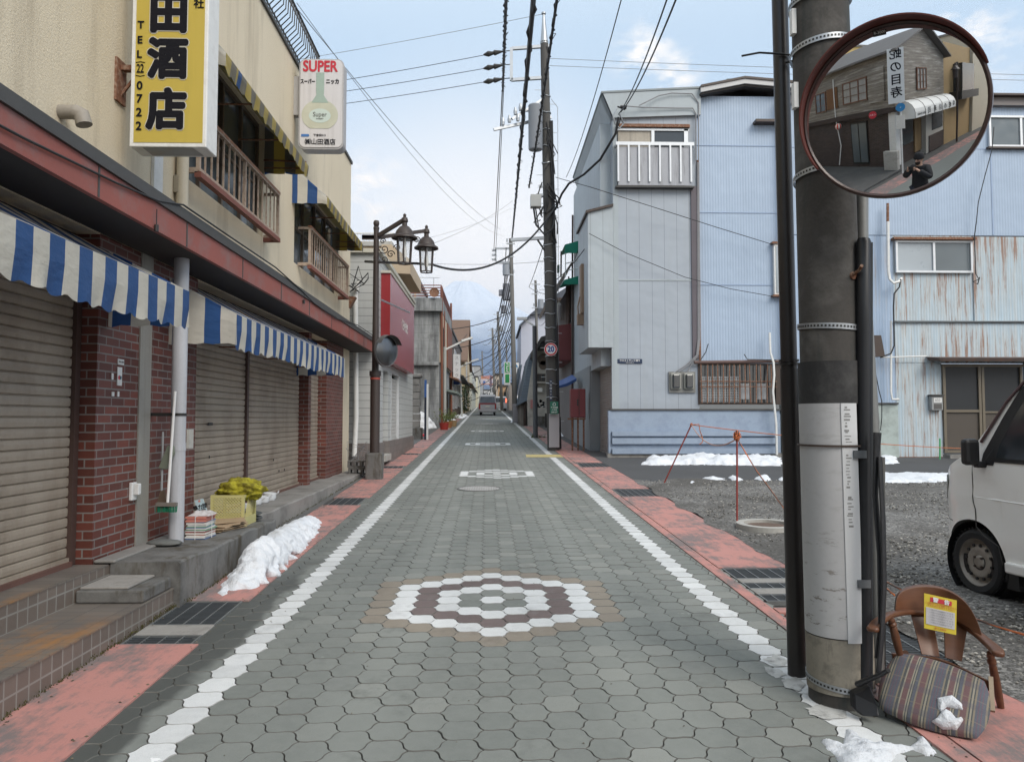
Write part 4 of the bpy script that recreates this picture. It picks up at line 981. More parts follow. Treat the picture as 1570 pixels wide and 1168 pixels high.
sgn=thing('small_placard','small pale blue placard leaning against the shutter behind the magazines','placard',(-3.08,7.9,ZP))
q=[atY(u,v,7.75)for u,v in((306,792),(317,787),(311,765),(298,768))];q=[atY(u,v,7.78)for u,v in((305,793),(319,786),(311,764),(298,767))]
mb=MB();mb.slab(q,(0,.008,0));mb.build('board',mat('pale_blue_board',(.46,.60,.66),.5,.08),sgn)
cc=sum(q,Vector())/4;up=(q[3]-q[0]).normalized();rt=(q[1]-q[0]).normalized();rt=(rt-up*rt.dot(up)).normalized()
text('暴力団\n追放',.048,cc+Vector((0,-.004,-.02)),rt,up,ink,sgn,bold=.0015,ext=.0005)
mb=MB();mb.cyl(cc+up*.065+Vector((0,-.001,0)),.013,.002,(0,-1,0),5);mb.build('emblem',mat('pink_emblem',(.62,.25,.2),.5),sgn)
def cblock(x,y,z,w,d,h,rot,label):
    Mx=Matrix.Translation((x,y,z))@Matrix.Rotation(rot,4,'Z');mb=MB()
    mb.box(-w/2,w/2,-d/2,d/2,0,h*.28,Mx);mb.box(-w/2,w/2,-d/2,d/2,h*.72,h,Mx);mb.box(-w/2,-w*.22,-d/2,d/2,h*.28,h*.72,Mx);mb.box(w*.22,w/2,-d/2,d/2,h*.28,h*.72,Mx)
    return tag(mb.build('concrete_block',concrete_pale,bevel=.006),label,'block')
p=on(330,802,ZP);cblock(-2.80,7.62,ZP+.01,.20,.11,.11,.1,'pale concrete block with a hole between the magazines and the crate')
cb_=mat('brown_cardboard',(.36,.26,.165),.8,.15,6,60,.1)
ct_=thing('cardboard_pile','flattened brown cardboard piled beside the concrete block','cardboard',(-2.66,7.62,ZP))
rg=random.Random(8)
for i in range(7):
    Mx=Matrix.Translation((-2.64+rg.uniform(-.03,.03),7.62+.03*i+rg.uniform(-.05,.05),ZP+.012+i*.011))@Matrix.Rotation(rg.uniform(-.5,.5),4,'Z')@Matrix.Rotation(rg.uniform(-.16,.03),4,'Y')@Matrix.Rotation(rg.uniform(.0,.12),4,'X')
    mb=MB();mb.box(-.17,.16,-.2,.2,0,.006,Mx);mb.build('sheet',cb_,ct_)
def stone(u,v,z,w,d,h,label,m=None,seed=0):
    c=on(u,v,z);return lump('stone',(c.x,c.y,z+h*.5),1,m or mat('dark_stone',(.075,.08,.078),.75,.3,9,60,.3),label,'stone',28,14,.12,(w/2,d/2,h/2),1.6,seed)
stone(385,797,ZP,.24,.2,.055,'lower of two flat dark stones at the end of the platform',seed=2)
stone(385,790,ZP+.055,.22,.18,.05,'upper of two flat dark stones at the end of the platform',seed=5)
stone(252,837,.50,.30,.17,.06,'flat grey paving stone lying by the foot of the thick drainpipe',mat('grey_flat_stone',(.12,.125,.12),.8,.25,6),seed=9)
bw=mat('white_enamel',(.66,.68,.70),.35,.08,5,40,0)
for(u,v,r,h,l)in((394,774,.075,.075,'white bowl nearest the yellow net, lying in the row on the sill'),(404,771,.09,.085,'wide white enamel bowl in the middle of the row on the sill'),(415,767,.085,.10,'white pot with lid knob, farthest of the bowls on the sill'),(381,780,.05,.06,'small white cup half hidden under the yellow net')):
    c=on(u,v,.503);t=thing('enamel_bowl',l,'bowl',(c.x-.03,c.y+.05,.503));mb=MB()
    mb.lathe([(1e-4,0),(r*.8,0),(r,h*.3),(r,h),(r*.95,h),(r*.92,h*.5),(1e-4,h*.45)],(c.x-.03,c.y+.05,.503),n=28);mb.build('bowl',bw,t,smooth=True)
    mb=MB();mb.tube([(c.x-.03+r,c.y+.05,.503+h*.8),(c.x+r,c.y+.04,.503+h),(c.x+r+.01,c.y+.04,.503+h*1.25)],.01,6);mb.build('handle',bw,t)
def stick(a,b,r,m):mb=MB();mb.tube([a,b],r,8);return mb
br=thing('broom','white handled broom with green bristles leaning by the thick drainpipe','broom',atY(262,785,6.75))
a,b=atY(268.5,600,6.82),atY(257,770,6.75);mb=MB();mb.tube([a,b],.012,10);mb.build('handle',white_plastic,br)
a,b=atY(240,773,6.74),atY(271,773,6.74);mb=MB();mb.bar(a,b,.045,.03);mb.build('head',mat('grey_broom_head',(.17,.15,.13),.7),br)
mb=MB();rg=random.Random(2)
for i in range(70):
    p=a.lerp(b,i/69)+Vector((0,rg.uniform(-.015,.015),-.012));mb.bar(p,p+Vector((rg.uniform(-.006,.006),0,-.055)),.004)
mb.build('bristles',mat('green_bristle',(.01,.17,.09),.6),br)
b2=thing('dustpan','green grey long handled dustpan behind the white broom','dustpan',atY(250,720,6.85))
mb=MB();mb.tube([atY(250,662,6.86),atY(248,752,6.84)],.009,8);mb.build('handle',mat('grey_handle',(.30,.31,.32),.5),b2)
q=[atY(u,v,6.82)for u,v in((242,718),(255,720),(267,695),(266,683),(256,683))];mb=MB();mb.slab(q,(0,.03,0));mb.build('pan',mat('dull_green_plastic',(.16,.18,.14),.5,.1),b2,bevel=.008)
q=[atY(u,v,6.83)for u,v in((240,772),(256,772),(251,752),(246,752))];mb=MB();mb.slab(q,(0,.03,0));tag(mb.build('brush_head',mat('worn_brown_brush',(.11,.075,.05),.9,.3,12)),'worn brown brush head hanging left of the white broom handle','brush')
mb=MB();mb.tube([(-2.545,1.2,3.02),(-2.545,3.0,3.07),(-2.545,4.2,3.12),(-2.545,5.2,3.19),(-2.54,5.85,3.25),(-2.53,6.3,3.345),(-2.53,7.5,3.35),(-2.53,9.0,3.36),(-2.535,10.2,3.30),(-2.54,11.0,3.24),(-2.54,12.5,3.22),(-2.53,14.5,3.35),(-2.53,16.5,3.36)],.008,6);tag(mb.build('fascia_cable',cable_m),'thin black cable sagging along the front of the red fascia','cable')
for u,v in((240,345),(466,460)):
    p=atX(u,v,-2.54);mb=MB();mb.tube([(p.x,p.y,p.z+.12),(p.x,p.y,p.z)],.004,5);mb.cyl((p.x,p.y,p.z-.05),.016,.05);tag(mb.build('bulb_socket',black_metal),'empty lamp socket hanging on the red fascia '+('near the yellow sign' if u<300 else 'near the far balcony'),'lamp socket')
# ================================================================== RIGHT SIDE BUILDINGS
YA=20.5
def clad_material(name,col,pitch,dirt=(.3,.32,.33)):
    """flat vertical panels with thin dark joints every `pitch` m, object coords"""
    m=NT(name);s=m.n('ShaderNodeSeparateXYZ');m.l(m.co(),s.inputs[0]);u=m.math('ADD',s.outputs[0],s.outputs[1])
    fr=m.math('FRACT',m.math('DIVIDE',u,pitch));j=m.rng(m.math('ABSOLUTE',m.math('SUBTRACT',fr,.5)),.482,.494)
    c=m.mix(m.noise(.7,detail=4),mul(col,.9),mul(col,1.08));c=m.mix(m.rng(m.noise(1,m.map((3,3,.4)),6,.7),.5,.75,0,.3),c,dirt)
    return m.set(m.mix(m.math('MULTIPLY',j,.75),c,mul(col,.25)),.5,0,m.bump(j,-.6,.01,m.bump(m.noise(1.6,detail=2),.5,.05)))
def corr_material(name,col,pitch=.076,rust=0.0,rust_c=(.17,.06,.03),white=.0,seed=0):
    m=NT(name);s=m.n('ShaderNodeSeparateXYZ');m.l(m.co(),s.inputs[0]);u=m.math('ADD',s.outputs[0],s.outputs[1])
    w=m.math('SINE',m.math('MULTIPLY',u,2*math.pi/pitch));wn_=m.rng(w,-1,1)
    c=m.mix(m.noise(.5,m.map((1,1,.6)),4),mul(col,.88),mul(col,1.10))
    c=m.mix(m.rng(wn_,0,.35,.16,0),c,mul(col,.6))
    c=m.mix(m.rng(m.noise(1,m.map((6,6,.25)),6,.7),.45,.75,0,.25+white),c,(.62,.64,.62)if white else mul(col,.75))
    if rust:
        m1=m.n('ShaderNodeMapping');m1.inputs['Scale'].default_value=(11,11,.5);m1.inputs['Location'].default_value=(seed,0,0);m.l(m.co(),m1.inputs[0])
        a=m.noise(1.0,m1.outputs[0],8,.78);b=m.noise(.45,detail=3)
        th=.64-rust*.14
        k=m.rng(m.math('ADD',a,m.math('MULTIPLY',m.math('SUBTRACT',b,.5),.35)),th,th+.09,0,.92)
        c=m.mix(k,c,m.mix(m.noise(12),mul(rust_c,.7),mul(rust_c,1.6)))
        halo_=m.rng(m.math('ADD',a,m.math('MULTIPLY',m.math('SUBTRACT',b,.5),.35)),th-.13,th,0,.28);c=m.mix(halo_,c,(.40,.33,.25))
    return m.set(c,.5,0,m.bump(wn_,.35,.014,m.bump(m.noise(1.2,detail=2),.5,.06)))
grey_clad=clad_material('grey_clad_panels',(.345,.385,.435),.34)
grey_plain=mat('grey_sheet',(.36,.405,.43),.5,.1,1,40,.03,streak=(.26,.29,.30),streak_s=(3,3,.4),streak_amt=.4)
blue_corr=corr_material('pale_blue_corrugated',(.36,.45,.575))
blue_corr_rust=corr_material('rusted_blue_corrugated',(.42,.53,.61),rust=.85,white=.35)
blue_corr_mid=corr_material('streaked_blue_corrugated',(.345,.445,.585),rust=.1,seed=3)
gb=thing('grey_clad_building','tall grey and pale blue clad building facing the gravel lot with a high barred window','building',(5,YA,G(YA)))
def ax(u):return atY(u,500,YA).x
def az(v):return atY(1050,v,YA).z
XL,XC,XR=ax(941),ax(1071),ax(1197)
zb=az(628)
mb=MB();mb.box(XL,XC,YA,YA+7.3,zb-.05,az(176));mb.build('panel_wall',grey_clad,gb)
mb=MB();mb.box(XL,XL+.14,YA-.02,YA,zb,az(186));mb.box(XL,XC,YA-.012,YA-.001,az(431),az(428.5));mb.build('corner_trim',grey_plain,gb)
mb=MB();mb.box(XC,XR,YA+.05,YA+9,az(557),az(146));mb.build('corrugated_wall',blue_corr,gb)
zt=az(147);x0=atY(922,147,YA).x
mb=MB()
mb.hexa([(x0+.28,YA-.10,az(184)),(ax(1077),YA-.10,az(178)),(ax(1077),YA+.2,az(178)),(x0+.28,YA+.2,az(184)),(x0,YA-.10,zt),(ax(1077),YA-.10,az(138)),(ax(1077),YA+.2,az(138)),(x0,YA+.2,zt)])
mb.slab([(x0,YA-.10,zt),(x0+.28,YA-.10,az(184)),(x0+.28,27.8,az(184)),(x0,27.8,zt)],(.03,0,0))
mb.box(x0+.31,XC,YA+.2,27.8,az(178),az(176)+.02)
mb.build('roof_fascia',grey_plain,gb)
mb=MB();mb.hexa([(x0-.02,YA-.12,zt),(ax(1077),YA-.12,az(138)),(ax(1077),27.8,az(138)),(x0-.02,27.8,zt),(x0-.02,YA-.12,zt+.05),(ax(1077),YA-.12,az(138)+.05),(ax(1077),27.8,az(138)+.05),(x0-.02,27.8,zt+.05)]);mb.build('roof_edge',mat('grey_roof_edge',(.22,.25,.26),.5),gb)
mb=MB();mb.box(2.98,XL+.0,YA+.35,27.7,az(560),az(184));mb.build('street_wall',clad_material('street_clad',(.375,.42,.45),.45),gb)
bx0=atY(902,500,YA).x
mb=MB();mb.hexa([(bx0,YA-.03,az(533)),(XL-.005,YA-.03,az(533)),(XL-.005,YA+2.3,az(533)),(bx0,YA+2.3,az(533)),(bx0,YA-.03,az(328)),(XL-.005,YA-.03,az(318)),(XL-.005,YA+2.3,az(318)),(bx0,YA+2.3,az(328))]);mb.build('projecting_bay',clad_material('bay_clad',(.375,.42,.45),.34),gb)
mb=MB();mb.slab([(bx0-.06,YA-.1,az(329)),(XL-.006,YA-.1,az(318)),(XL-.006,YA-.1,az(314.5)),(bx0-.06,YA-.1,az(325))],(0,2.45,0));mb.build('bay_roof',brown_metal,gb)
mb=MB();mb.box(2.95,3.0,YA+2.6,YA+7.2,.6,az(551));mb.box(3.0,4.5,YA+2.55,YA+2.6,.6,az(533));mb.build('entry_wall',mat('entry_grey',(.24,.265,.28),.6,.12,1.5),gb)
shutter('entry_shutter',YA+.1,YA+2.5,G(YA)+.12,az(535),XL-.02,gb,.06,mat('brown_grey_shutter',(.30,.27,.25),.5,.1,3),-1)
mb=MB();mb.box(XL-.06,XL-.001,YA-.02,YA+.08,.6,az(533));mb.build('entry_post',grey_plain,gb)
bpaint=mat('blue_painted_concrete',(.28,.345,.44),.75,.14,2.2,40,.25,dirt=(.20,.25,.34),dirt_amt=.7)
xb0,xb1=ax(931),ax(1190)
mb=MB();mb.box(xb0,xb1,YA-.16,YA+.04,az(694),zb-.02);mb.build('base_wall',bpaint,gb)
mb=MB()
for a,b in((661,668),(671,680),(687,695)):
    mb.box(xb0+.08,xb1-.12,YA-.25,YA-.161,az(b),az(a))
mb.box(xb0-.01,xb0+.04,YA-.19,YA-.161,az(694),az(630));mb.box(xb1-.12,xb1,YA-.19,YA-.161,az(694),az(634));mb.build('base_ledge',bpaint,gb)
mb=MB();mb.box(xb0-.04,xb1+.1,YA-.20,YA+.1,.3,az(694.5));mb.build('foundation',concrete,gb)
mb=MB();mb.box(xb0+.02,xb1+.05,YA-.20,YA-.0,zb-.019,zb+.02);mb.build('base_flashing',dark_flash,gb)
wx0,wx1=ax(948),ax(1058)
mb=MB();mb.box(wx0,wx1,YA-.04,YA+.02,az(290),az(196));w_=mb.build('window',black_metal,gb)
mb=MB();mb.box(wx0+.02,(wx0+wx1)/2-.02,YA-.055,YA-.041,az(288),az(203));mb.build('curtain',curtain,w_)
mb=MB();mb.box((wx0+wx1)/2+.02,wx1-.12,YA-.055,YA-.041,az(288),az(199));mb.build('pane',glass_dark,w_)
mb=MB();mb.box(wx0,wx1,YA-.10,YA-.056,az(203),az(199.5));mb.box((wx0+wx1)/2-.05,(wx0+wx1)/2+.03,YA-.10,YA-.056,az(288),az(203));mb.box(wx1-.13,wx1-.02,YA-.10,YA-.056,az(288),az(200));mb.build('sash',alu,w_)
mb=MB();mb.box(wx0-.02,wx1+.02,YA-.16,YA,az(198.5),az(194));mb.build('window_hood',rust_m,w_)
xr0,xr1=ax(944),ax(1064)
mb=MB();mb.box(xr0,xr1,YA-.24,YA-.18,az(228),az(223));mb.box(xr0,xr0+.05,YA-.18,YA-.01,az(228),az(224));mb.box(xr1-.05,xr1,YA-.18,YA-.01,az(228),az(224))
for i in range(8):
    x=xr0+.04+(xr1-xr0-.15)*i/7;mb.box(x,x+.045,YA-.24,YA-.20,az(283),az(228))
mb.build('balcony_rail',alu,gb)
cp=corr_material('weathered_plastic_sheet',(.42,.43,.45),.09);
mb=MB();mb.box(xr0+.06,xr1-.08,YA-.195,YA-.18,az(288),az(230));mb.build('balcony_sheet',mat('weathered_sheet',(.36,.37,.40),.6,.15,3,40,.1,streak=(.20,.20,.21),streak_s=(9,9,.8),streak_amt=.7),gb)
mb=MB();mb.box(xr0,xr1,YA-.2,YA,az(291),az(288.5));mb.build('balcony_floor',dark_flash,gb)
mb=MB();mb.box(ax(1061),ax(1070),YA-.05,YA-.005,az(550),az(286));mb.build('brown_board',mat('purple_brown_board',(.12,.105,.12),.7,.2),gb)
mb=MB();mb.box(ax(1071),ax(1074),YA-.03,YA+.045,az(553),az(246));mb.build('joint_strip',rust_m,gb)
ra,rb,rc=ax(1075),ax(1143),ax(1200)
def roofband(mb,d0,d1,y0,y1):
    mb.slab([(ra,y0,az(139+d0)),(rb,y0,az(125+d0)),(rc+.6,y0,az(132+d0)),(rc+.6,y0,az(132+d1)),(rb,y0,az(125+d1)),(ra,y0,az(139+d1))],(0,y1-y0,0))
mb=MB();roofband(mb,1,8,YA-.25,YA-.2);mb.build('barge_board',mat('pale_barge',(.52,.52,.52),.6,.15),gb)
mb=MB();roofband(mb,-2.5,.8,YA-.28,YA+9);mb.build('roof',brown_metal,gb)
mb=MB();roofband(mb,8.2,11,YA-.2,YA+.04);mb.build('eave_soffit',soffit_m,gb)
mb=MB();mb.box(rb-.35,rb+.2,YA+.2,YA+.6,az(122),az(115));mb.build('ridge_vent',mat('teal_vent',(.2,.28,.3),.6),gb)
mb=MB();mb.box(ax(1160),ax(1200),YA-.22,YA+.048,az(190),az(186));mb.build('small_hood',brown_metal,gb)
mb=MB()
for v in(222,325,436):mb.box(XC+.02,XR,YA+.035,YA+.049,az(v+.6),az(v-.4))
mb.build('sheet_seam',mat('seam_blue',(.30,.39,.54),.5),gb)
gx0,gx1=ax(1069),ax(1186)
mb=MB();mb.box(gx0,gx1,YA-.02,YA+.049,az(620),az(557));w_=mb.build('barred_window',brown_metal,gb)
mb=MB();mb.box(gx0+.05,gx1-.08,YA-.035,YA-.021,az(617),az(560));mb.build('pane',glass_dark,w_)
for a,b,m_ in((.08,.34,glass_grey),(.55,.66,mat('pale_blind',(.35,.36,.37),.8,.3,3,streak=(.15,.15,.16),streak_s=(20,20,1))),(.75,.88,mat('pale_blind',(1,1,1)))):
    mb=MB();mb.box(gx0+(gx1-gx0)*a,gx0+(gx1-gx0)*b,YA-.045,YA-.036,az(612),az(588));mb.build('blind',m_,w_)
mb=MB()
for i in range(14):
    x=gx0+.06+(gx1-gx0-.18)*i/13;q=random.uniform(-.03,.03);mb.bar((x,YA-.16,az(618)),(x+q,YA-.16,az(559)),.022)
for v in(585,593):mb.bar((gx0,YA-.18,az(v)),(gx1,YA-.18,az(v)),.02)
mb.build('window_bars',rust_m,w_)
mb=MB();mx_=gx0+(gx1-gx0)*.53
for i in range(22):x=gx0+.05+(mx_-gx0-.05)*i/21;mb.box(x,x+.006,YA-.125,YA-.120,az(616),az(578))
for i in range(16):z=az(616)+(az(578)-az(616))*i/15;mb.box(gx0+.05,mx_,YA-.119,YA-.115,z,z+.006)
mb.build('wire_mesh',alu,w_)
mb=MB();mb.tube([(ax(1062),YA-.12,az(556)),(ax(1197),YA-.12,az(554))],.045,8);mb.build('window_gutter',mat('dull_rust_pipe',(.13,.08,.07),.7,.3,5),gb)
mb=MB();mb.box(ax(1187),ax(1197),YA-.05,YA+.04,az(620),az(557));mb.build('louvre',brown_metal,gb)
mb=MB();mb.box(ax(1187),ax(1199),YA-.08,YA+.04,az(452),az(374));w_=mb.build('side_window',white_paint,gb)
mb=MB();mb.box(ax(1189.5),ax(1199),YA-.095,YA-.081,az(449),az(378));mb.build('pane',glass_pale,w_)
mb=MB();mb.box(ax(1184),ax(1199),YA-.13,YA+.04,az(455),az(452));mb.box(ax(1184),ax(1199),YA-.13,YA+.04,az(374),az(371));mb.build('sill',rust_m,w_)
mt=thing('electric_meters','two electricity meters in grey boxes on a weathered board beside the barred window','electric meter',(ax(1045),YA-.05,az(602)))
mb=MB();mb.box(ax(1024),ax(1064.5),YA-.05,YA-.021,az(602),az(570));mb.build('board',mat('grey_board',(.22,.22,.21),.8,.2),mt)
for u in(1034,1054):
    c=ax(u);mb=MB();mb.box(c-.14,c+.14,YA-.12,YA-.05,az(597),az(572));o=mb.build('meter',mat('meter_case',(.30,.30,.27),.5),mt,bevel=.03)
    mb=MB();mb.box(c-.10,c+.10,YA-.19,YA-.121,az(595),az(574));o2=mb.build('dial_cover',glass_dark,o,bevel=.04)
mb=MB()
for k,u in enumerate((1030,1036,1050)):
    mb.tube([(ax(u),YA-.07,az(573)),(ax(1050+k*4),YA-.09,az(560)),(ax(1066+k),YA-.1,az(545)),(ax(1069+k*1.5),YA-.06,az(520)),(ax(1071.5+k),YA-.06,az(250))],.016,6)
mb.build('meter_cable',cable_grey,mt)
tp=thing('street_name_plate','small navy blue plate with white writing on the grey cladding','name plate',(ax(965),YA-.03,az(557)))
mb=MB();mb.box(ax(946),ax(984),YA-.03,YA-.002,az(557.5),az(550.5));mb.build('plate',mat('navy_plate',(.012,.028,.07),.5,.1),tp,bevel=.01)
text('ウエストサンド通り',.062,(ax(965),YA-.033,az(553.2)),(1,0,0),(0,0,1),ink_white,tp,bold=.001);text('WEST SAND ST',.032,(ax(965),YA-.033,az(556.2)),(1,0,0),(0,0,1),ink_white,tp)
def cable(pts,r,m,label,cat='cable',name='overhead_wire',group=None,n=6):
    mb=MB();mb.tube(pts,r,n);return tag(mb.build(name,m,smooth=True),label,cat,group)
P=lambda u,v,Y:atY(u,v,Y)
cable([P(952,162,20.2),P(985,165,20.3),P(1040,166,20.35),P(1062,166,20.35),P(1067,175,20.38),P(1067.5,246,20.42)],.016,cable_grey,'lower of two grey cables bending down the top fascia of the grey building',name='wall_cable')
cable([P(980,162,20.2),P(1010,147,20.3),P(1030,143,20.32),P(1061,144,20.35),P(1071,158,20.38),P(1071,246,20.42)],.016,cable_grey,'upper of two grey cables bending down the top fascia of the grey building',name='wall_cable')
mb=MB();rg=random.Random(6)
c=P(955,166,20.1)
mb.tube([c+Vector((rg.uniform(-.16,.16),rg.uniform(-.05,.05),rg.uniform(-.08,.08)))for i in range(14)],.022,6);tag(mb.build('cable_knot',cable_m),'black knot of cable joints at the roof corner of the grey building','cable joint')
cable([P(946,166,20.1),P(940,178,20.1),P(943,190,20.15),P(950,197,20.2),P(956,190,20.2),P(950,175,20.1)],.022,steel,'pale loop of conduit hanging at the roof corner of the grey building',name='conduit_loop')
# ---------------------------------------------------------------- blue workshop (right of the pole)
ws=thing('blue_workshop','pale blue corrugated iron workshop with rust streaks and dark sliding doors','building',(11,YA,G(YA)))
YW=YA-.2
def wx(u):return atY(u,500,YW).x
def wz(v):return atY(1450,v,YW).z
X0,X1,X2=wx(1205),wx(1372),wx(1600)+3
mb=MB();mb.box(X0,X2,YW,YW+8,wz(361),wz(164));mb.build('upper_wall',blue_corr,ws)
mb=MB();mb.box(X0,X1,YW+.02,YW+.3,wz(620),wz(361)-.002);mb.build('middle_wall',blue_corr_mid,ws)
dx0,dx1=wx(1442),wx(1570)+.3
mb=MB();mb.box(X1,wx(1494),YW+.02,YW+.3,wz(494),wz(361)-.002);mb.box(wx(1494)+.002,X2,YW-.02,YW+.3,wz(494),wz(363));mb.box(X1,X2,YW,YW+.3,wz(556),wz(494)-.002);mb.box(X1,dx0,YW+.01,YW+.3,wz(706),wz(556)-.002);mb.build('rusted_wall',blue_corr_rust,ws)
mb=MB();mb.box(X1+.01,wx(1441),YW-.01,YW+.009,wz(706),wz(700));mb.build('rotten_edge',rust_m,ws)
mb=MB();mb.box(X0,X2,YW-.15,YW+.1,wz(163.8),wz(152));mb.build('roof_fascia',mat('brown_grey_fascia',(.20,.18,.175),.6,.2),ws)
mb=MB();mb.box(X0,X2,YW-.3,YW+8,wz(151.8),wz(149));mb.build('roof',brown_metal,ws)
mb=MB();mb.box(X1-.03,X2,YW-.045,YW-.021,wz(495),wz(492));mb.tube([(X1,YW-.06,wz(494)),(X2,YW-.06,wz(492))],.02,6);mb.build('wall_pipe',mat('grey_conduit',(.16,.18,.19),.6),ws)
mb=MB();mb.box(wx(1526),wx(1528),YW-.012,YW-.001,wz(360),wz(228));mb.box(X0,X2,YW-.010,YW-.001,wz(228.6),wz(227.6));mb.build('sheet_seam',mat('seam_blue',(.3,.39,.54)),ws)
mb=MB();mb.box(wx(1197),X1-.002,YW-.06,YW+.2,wz(702),wz(620)-.004);mb.build('dwarf_wall',mat('pale_green_render',(.40,.46,.44),.85,.15,1.8,50,.3,dirt=(.17,.18,.17),dirt_amt=.6),ws)
mb=MB();mb.box(wx(1197),X1,YW-.10,YW+.0,wz(620),wz(617.5));mb.build('dwarf_wall_cap',dark_flash,ws)
mb=MB();mb.box(X0,X2,YW-.12,YW+.1,.2,wz(706)-.002);mb.build('foundation',concrete,ws)
def alu_window(x0,x1,z0,z1,y,parent,glassL,glassR,fm=alu,d=.08):
    mb=MB();t=.055
    mb.box(x0,x1,y-d,y-.001,z0,z0+t);mb.box(x0,x1,y-d,y-.001,z1-t,z1);mb.box(x0,x0+t,y-d,y-.001,z0+t,z1-t);mb.box(x1-t,x1,y-d,y-.001,z0+t,z1-t);c=(x0+x1)/2;mb.box(c-.03,c+.03,y-d+.01,y-.001,z0+t,z1-t)
    w=mb.build('window',fm,parent)
    mb=MB();mb.box(x0+t,c-.03,y-.03,y-.012,z0+t,z1-t);mb.build('pane',glassL,w)
    mb=MB();mb.box(c+.03,x1-t,y-.04,y-.022,z0+t,z1-t);mb.build('pane',glassR,w)
    return w
w_=alu_window(wx(1374),wx(1492),wz(419),wz(370),YW,ws,glass_pale,glass_grey)
mb=MB();mb.box(wx(1369),wx(1495),YW-.18,YW,wz(369.5),wz(366));mb.build('window_hood',rust_m,w_)
w_=alu_window(wx(1523),wx(1623),wz(226),wz(178),YW,ws,glass_grey,glass_grey)
mb=MB();mb.box(wx(1520),wx(1625),YW-.12,YW,wz(229),wz(226.2));mb.build('sill',brown_metal,w_)
mb=MB();mb.hexa([(wx(1423),YW-.55,wz(556)),(X2,YW-.55,wz(556)),(X2,YW,wz(553)),(wx(1423),YW,wz(553)),(wx(1418),YW-.6,wz(551)),(X2,YW-.6,wz(551)),(X2,YW,wz(547)),(wx(1418),YW,wz(547))]);mb.build('door_hood',mat('rusty_hood',(.13,.10,.09),.7,.3,5,dirt=(.25,.12,.07)),ws)
frm=mat('bronze_frame',(.15,.125,.09),.45,.15,5)
mb=MB();dz0,dz1=wz(694),wz(558);cxd=wx(1500)
xs=[dx0,cxd,wx(1560)]
mb.box(dx0,wx(1566),YW-.04,YW+.05,dz1-.08,dz1);mb.box(dx0,wx(1566),YW-.04,YW+.05,dz0,dz0+.06)
for x in(dx0,cxd-.07,cxd+.02,wx(1560)):mb.box(x,x+.07,YW-.05,YW+.05,dz0+.06,dz1-.08)
dd=mb.build('sliding_door',frm,ws)
zm_=wz(632)
mb=MB();mb.box(dx0+.07,cxd-.07,YW-.045,YW+.0,zm_,zm_+.07);mb.box(cxd+.09,wx(1560),YW-.03,YW+.0,zm_-.02,zm_+.03);mb.build('mid_rail',frm,dd)
mb=MB();mb.box(dx0+.07,cxd-.07,YW+.0,YW+.02,zm_+.07,dz1-.08);mb.box(cxd+.09,wx(1560),YW+.01,YW+.03,zm_+.03,dz1-.08);mb.build('pane',mat('smoked_door_glass',(.035,.038,.042),.35,.15,.8,20,0,spec=.25),dd)
mb=MB();mb.box(dx0+.07,cxd-.07,YW+.001,YW+.02,dz0+.06,zm_);mb.box(cxd+.09,wx(1560),YW+.011,YW+.03,dz0+.06,zm_-.02);mb.build('lower_panel',mat('brown_panel',(.075,.062,.05),.6,.15),dd)
mb=MB();mb.box(dx0-.1,X2,YW-.45,YW-.121,G(YW)-.1,wz(696));mb.build('door_step',concrete,ws)
mb=MB();mb.box(wx(1568),wx(1600),YW-.05,YW+.05,wz(700),wz(556));mb.build('teal_panel',mat('teal_panel',(.16,.24,.28),.6),ws)
mbx=thing('mailbox','small grey metal mailbox with a white name label on the rusted wall','mailbox',(wx(1429),YW-.1,wz(630)))
mb=MB();mb.box(wx(1421),wx(1438),YW-.14,YW-.0,wz(629),wz(607));mb.build('box',mat('mailbox_grey',(.30,.31,.31),.5,.15),mbx,bevel=.015)
mb=MB();mb.box(wx(1419.5),wx(1439),YW-.19,YW-.0,wz(607),wz(605));mb.build('lid',dark_flash,mbx)
mb=MB();mb.box(wx(1424),wx(1436),YW-.147,YW-.141,wz(617),wz(610));mb.build('name_label',white_paint,mbx)
mb=MB();mb.box(wx(1424),wx(1436),YW-.146,YW-.141,wz(627),wz(619));mb.build('window_pane',glass_dark,mbx)
text('653',.10,(wx(1430),YW-.149,wz(613.5)),(1,0,0),(0,0,1),cable_grey,mbx)
lb=MB();lb.slab([P(1330,514,19.9),P(1351,514,19.9),P(1357,546,19.9),P(1330,548,19.9)],(0,.3,0));tag(lb.build('vent_hood',brown_metal),'dark brown sloping vent box on the blue wall right of the pole','vent box')
cable([P(1361,312,20.1),P(1361,345,20.1),P(1361.5,410,20.1)],.035,rust_m,'rusty short downpipe on the blue wall right of the pole','pipe','down_pipe')
cable([P(1361.5,340,20.05),P(1362,415,20.05),P(1364,428,20.05),P(1370,434,20.0),P(1378,432,20),P(1382,427,20.1)],.04,white_paint,'white bent conduit under the corner of the workshop window','pipe','conduit')
cable([P(1381,428,20),P(1379,440,20),P(1371,450,20),P(1370,470,20),P(1371,530,20),P(1366,542,20),P(1350,548,20)],.02,cable_m,'black cable hanging from the white conduit down to the vent box',name='wall_cable')
cable([P(1366,492,20.1),P(1366,600,20.1),P(1368,612,20.05),P(1378,612,20.1)],.03,white_paint,'thin white pipe running down beside the vent box','pipe','conduit')
cable([P(1497,340,20.1),P(1494,362,20.1),P(1496,420,20.1),P(1501,428,20),P(1492,432,20.1),P(1499,436,20.1),P(1502,425,20.1)],.014,cable_m,'tangled black wire hanging right of the workshop window',name='wall_cable')
cable([P(1524,195,20.1),P(1521,230,20.05),P(1510,270,20.05),P(1500,310,20.05),P(1497,340,20.1)],.012,cable_m,'thin black wire curving from the upper window down the blue wall',name='wall_cable')
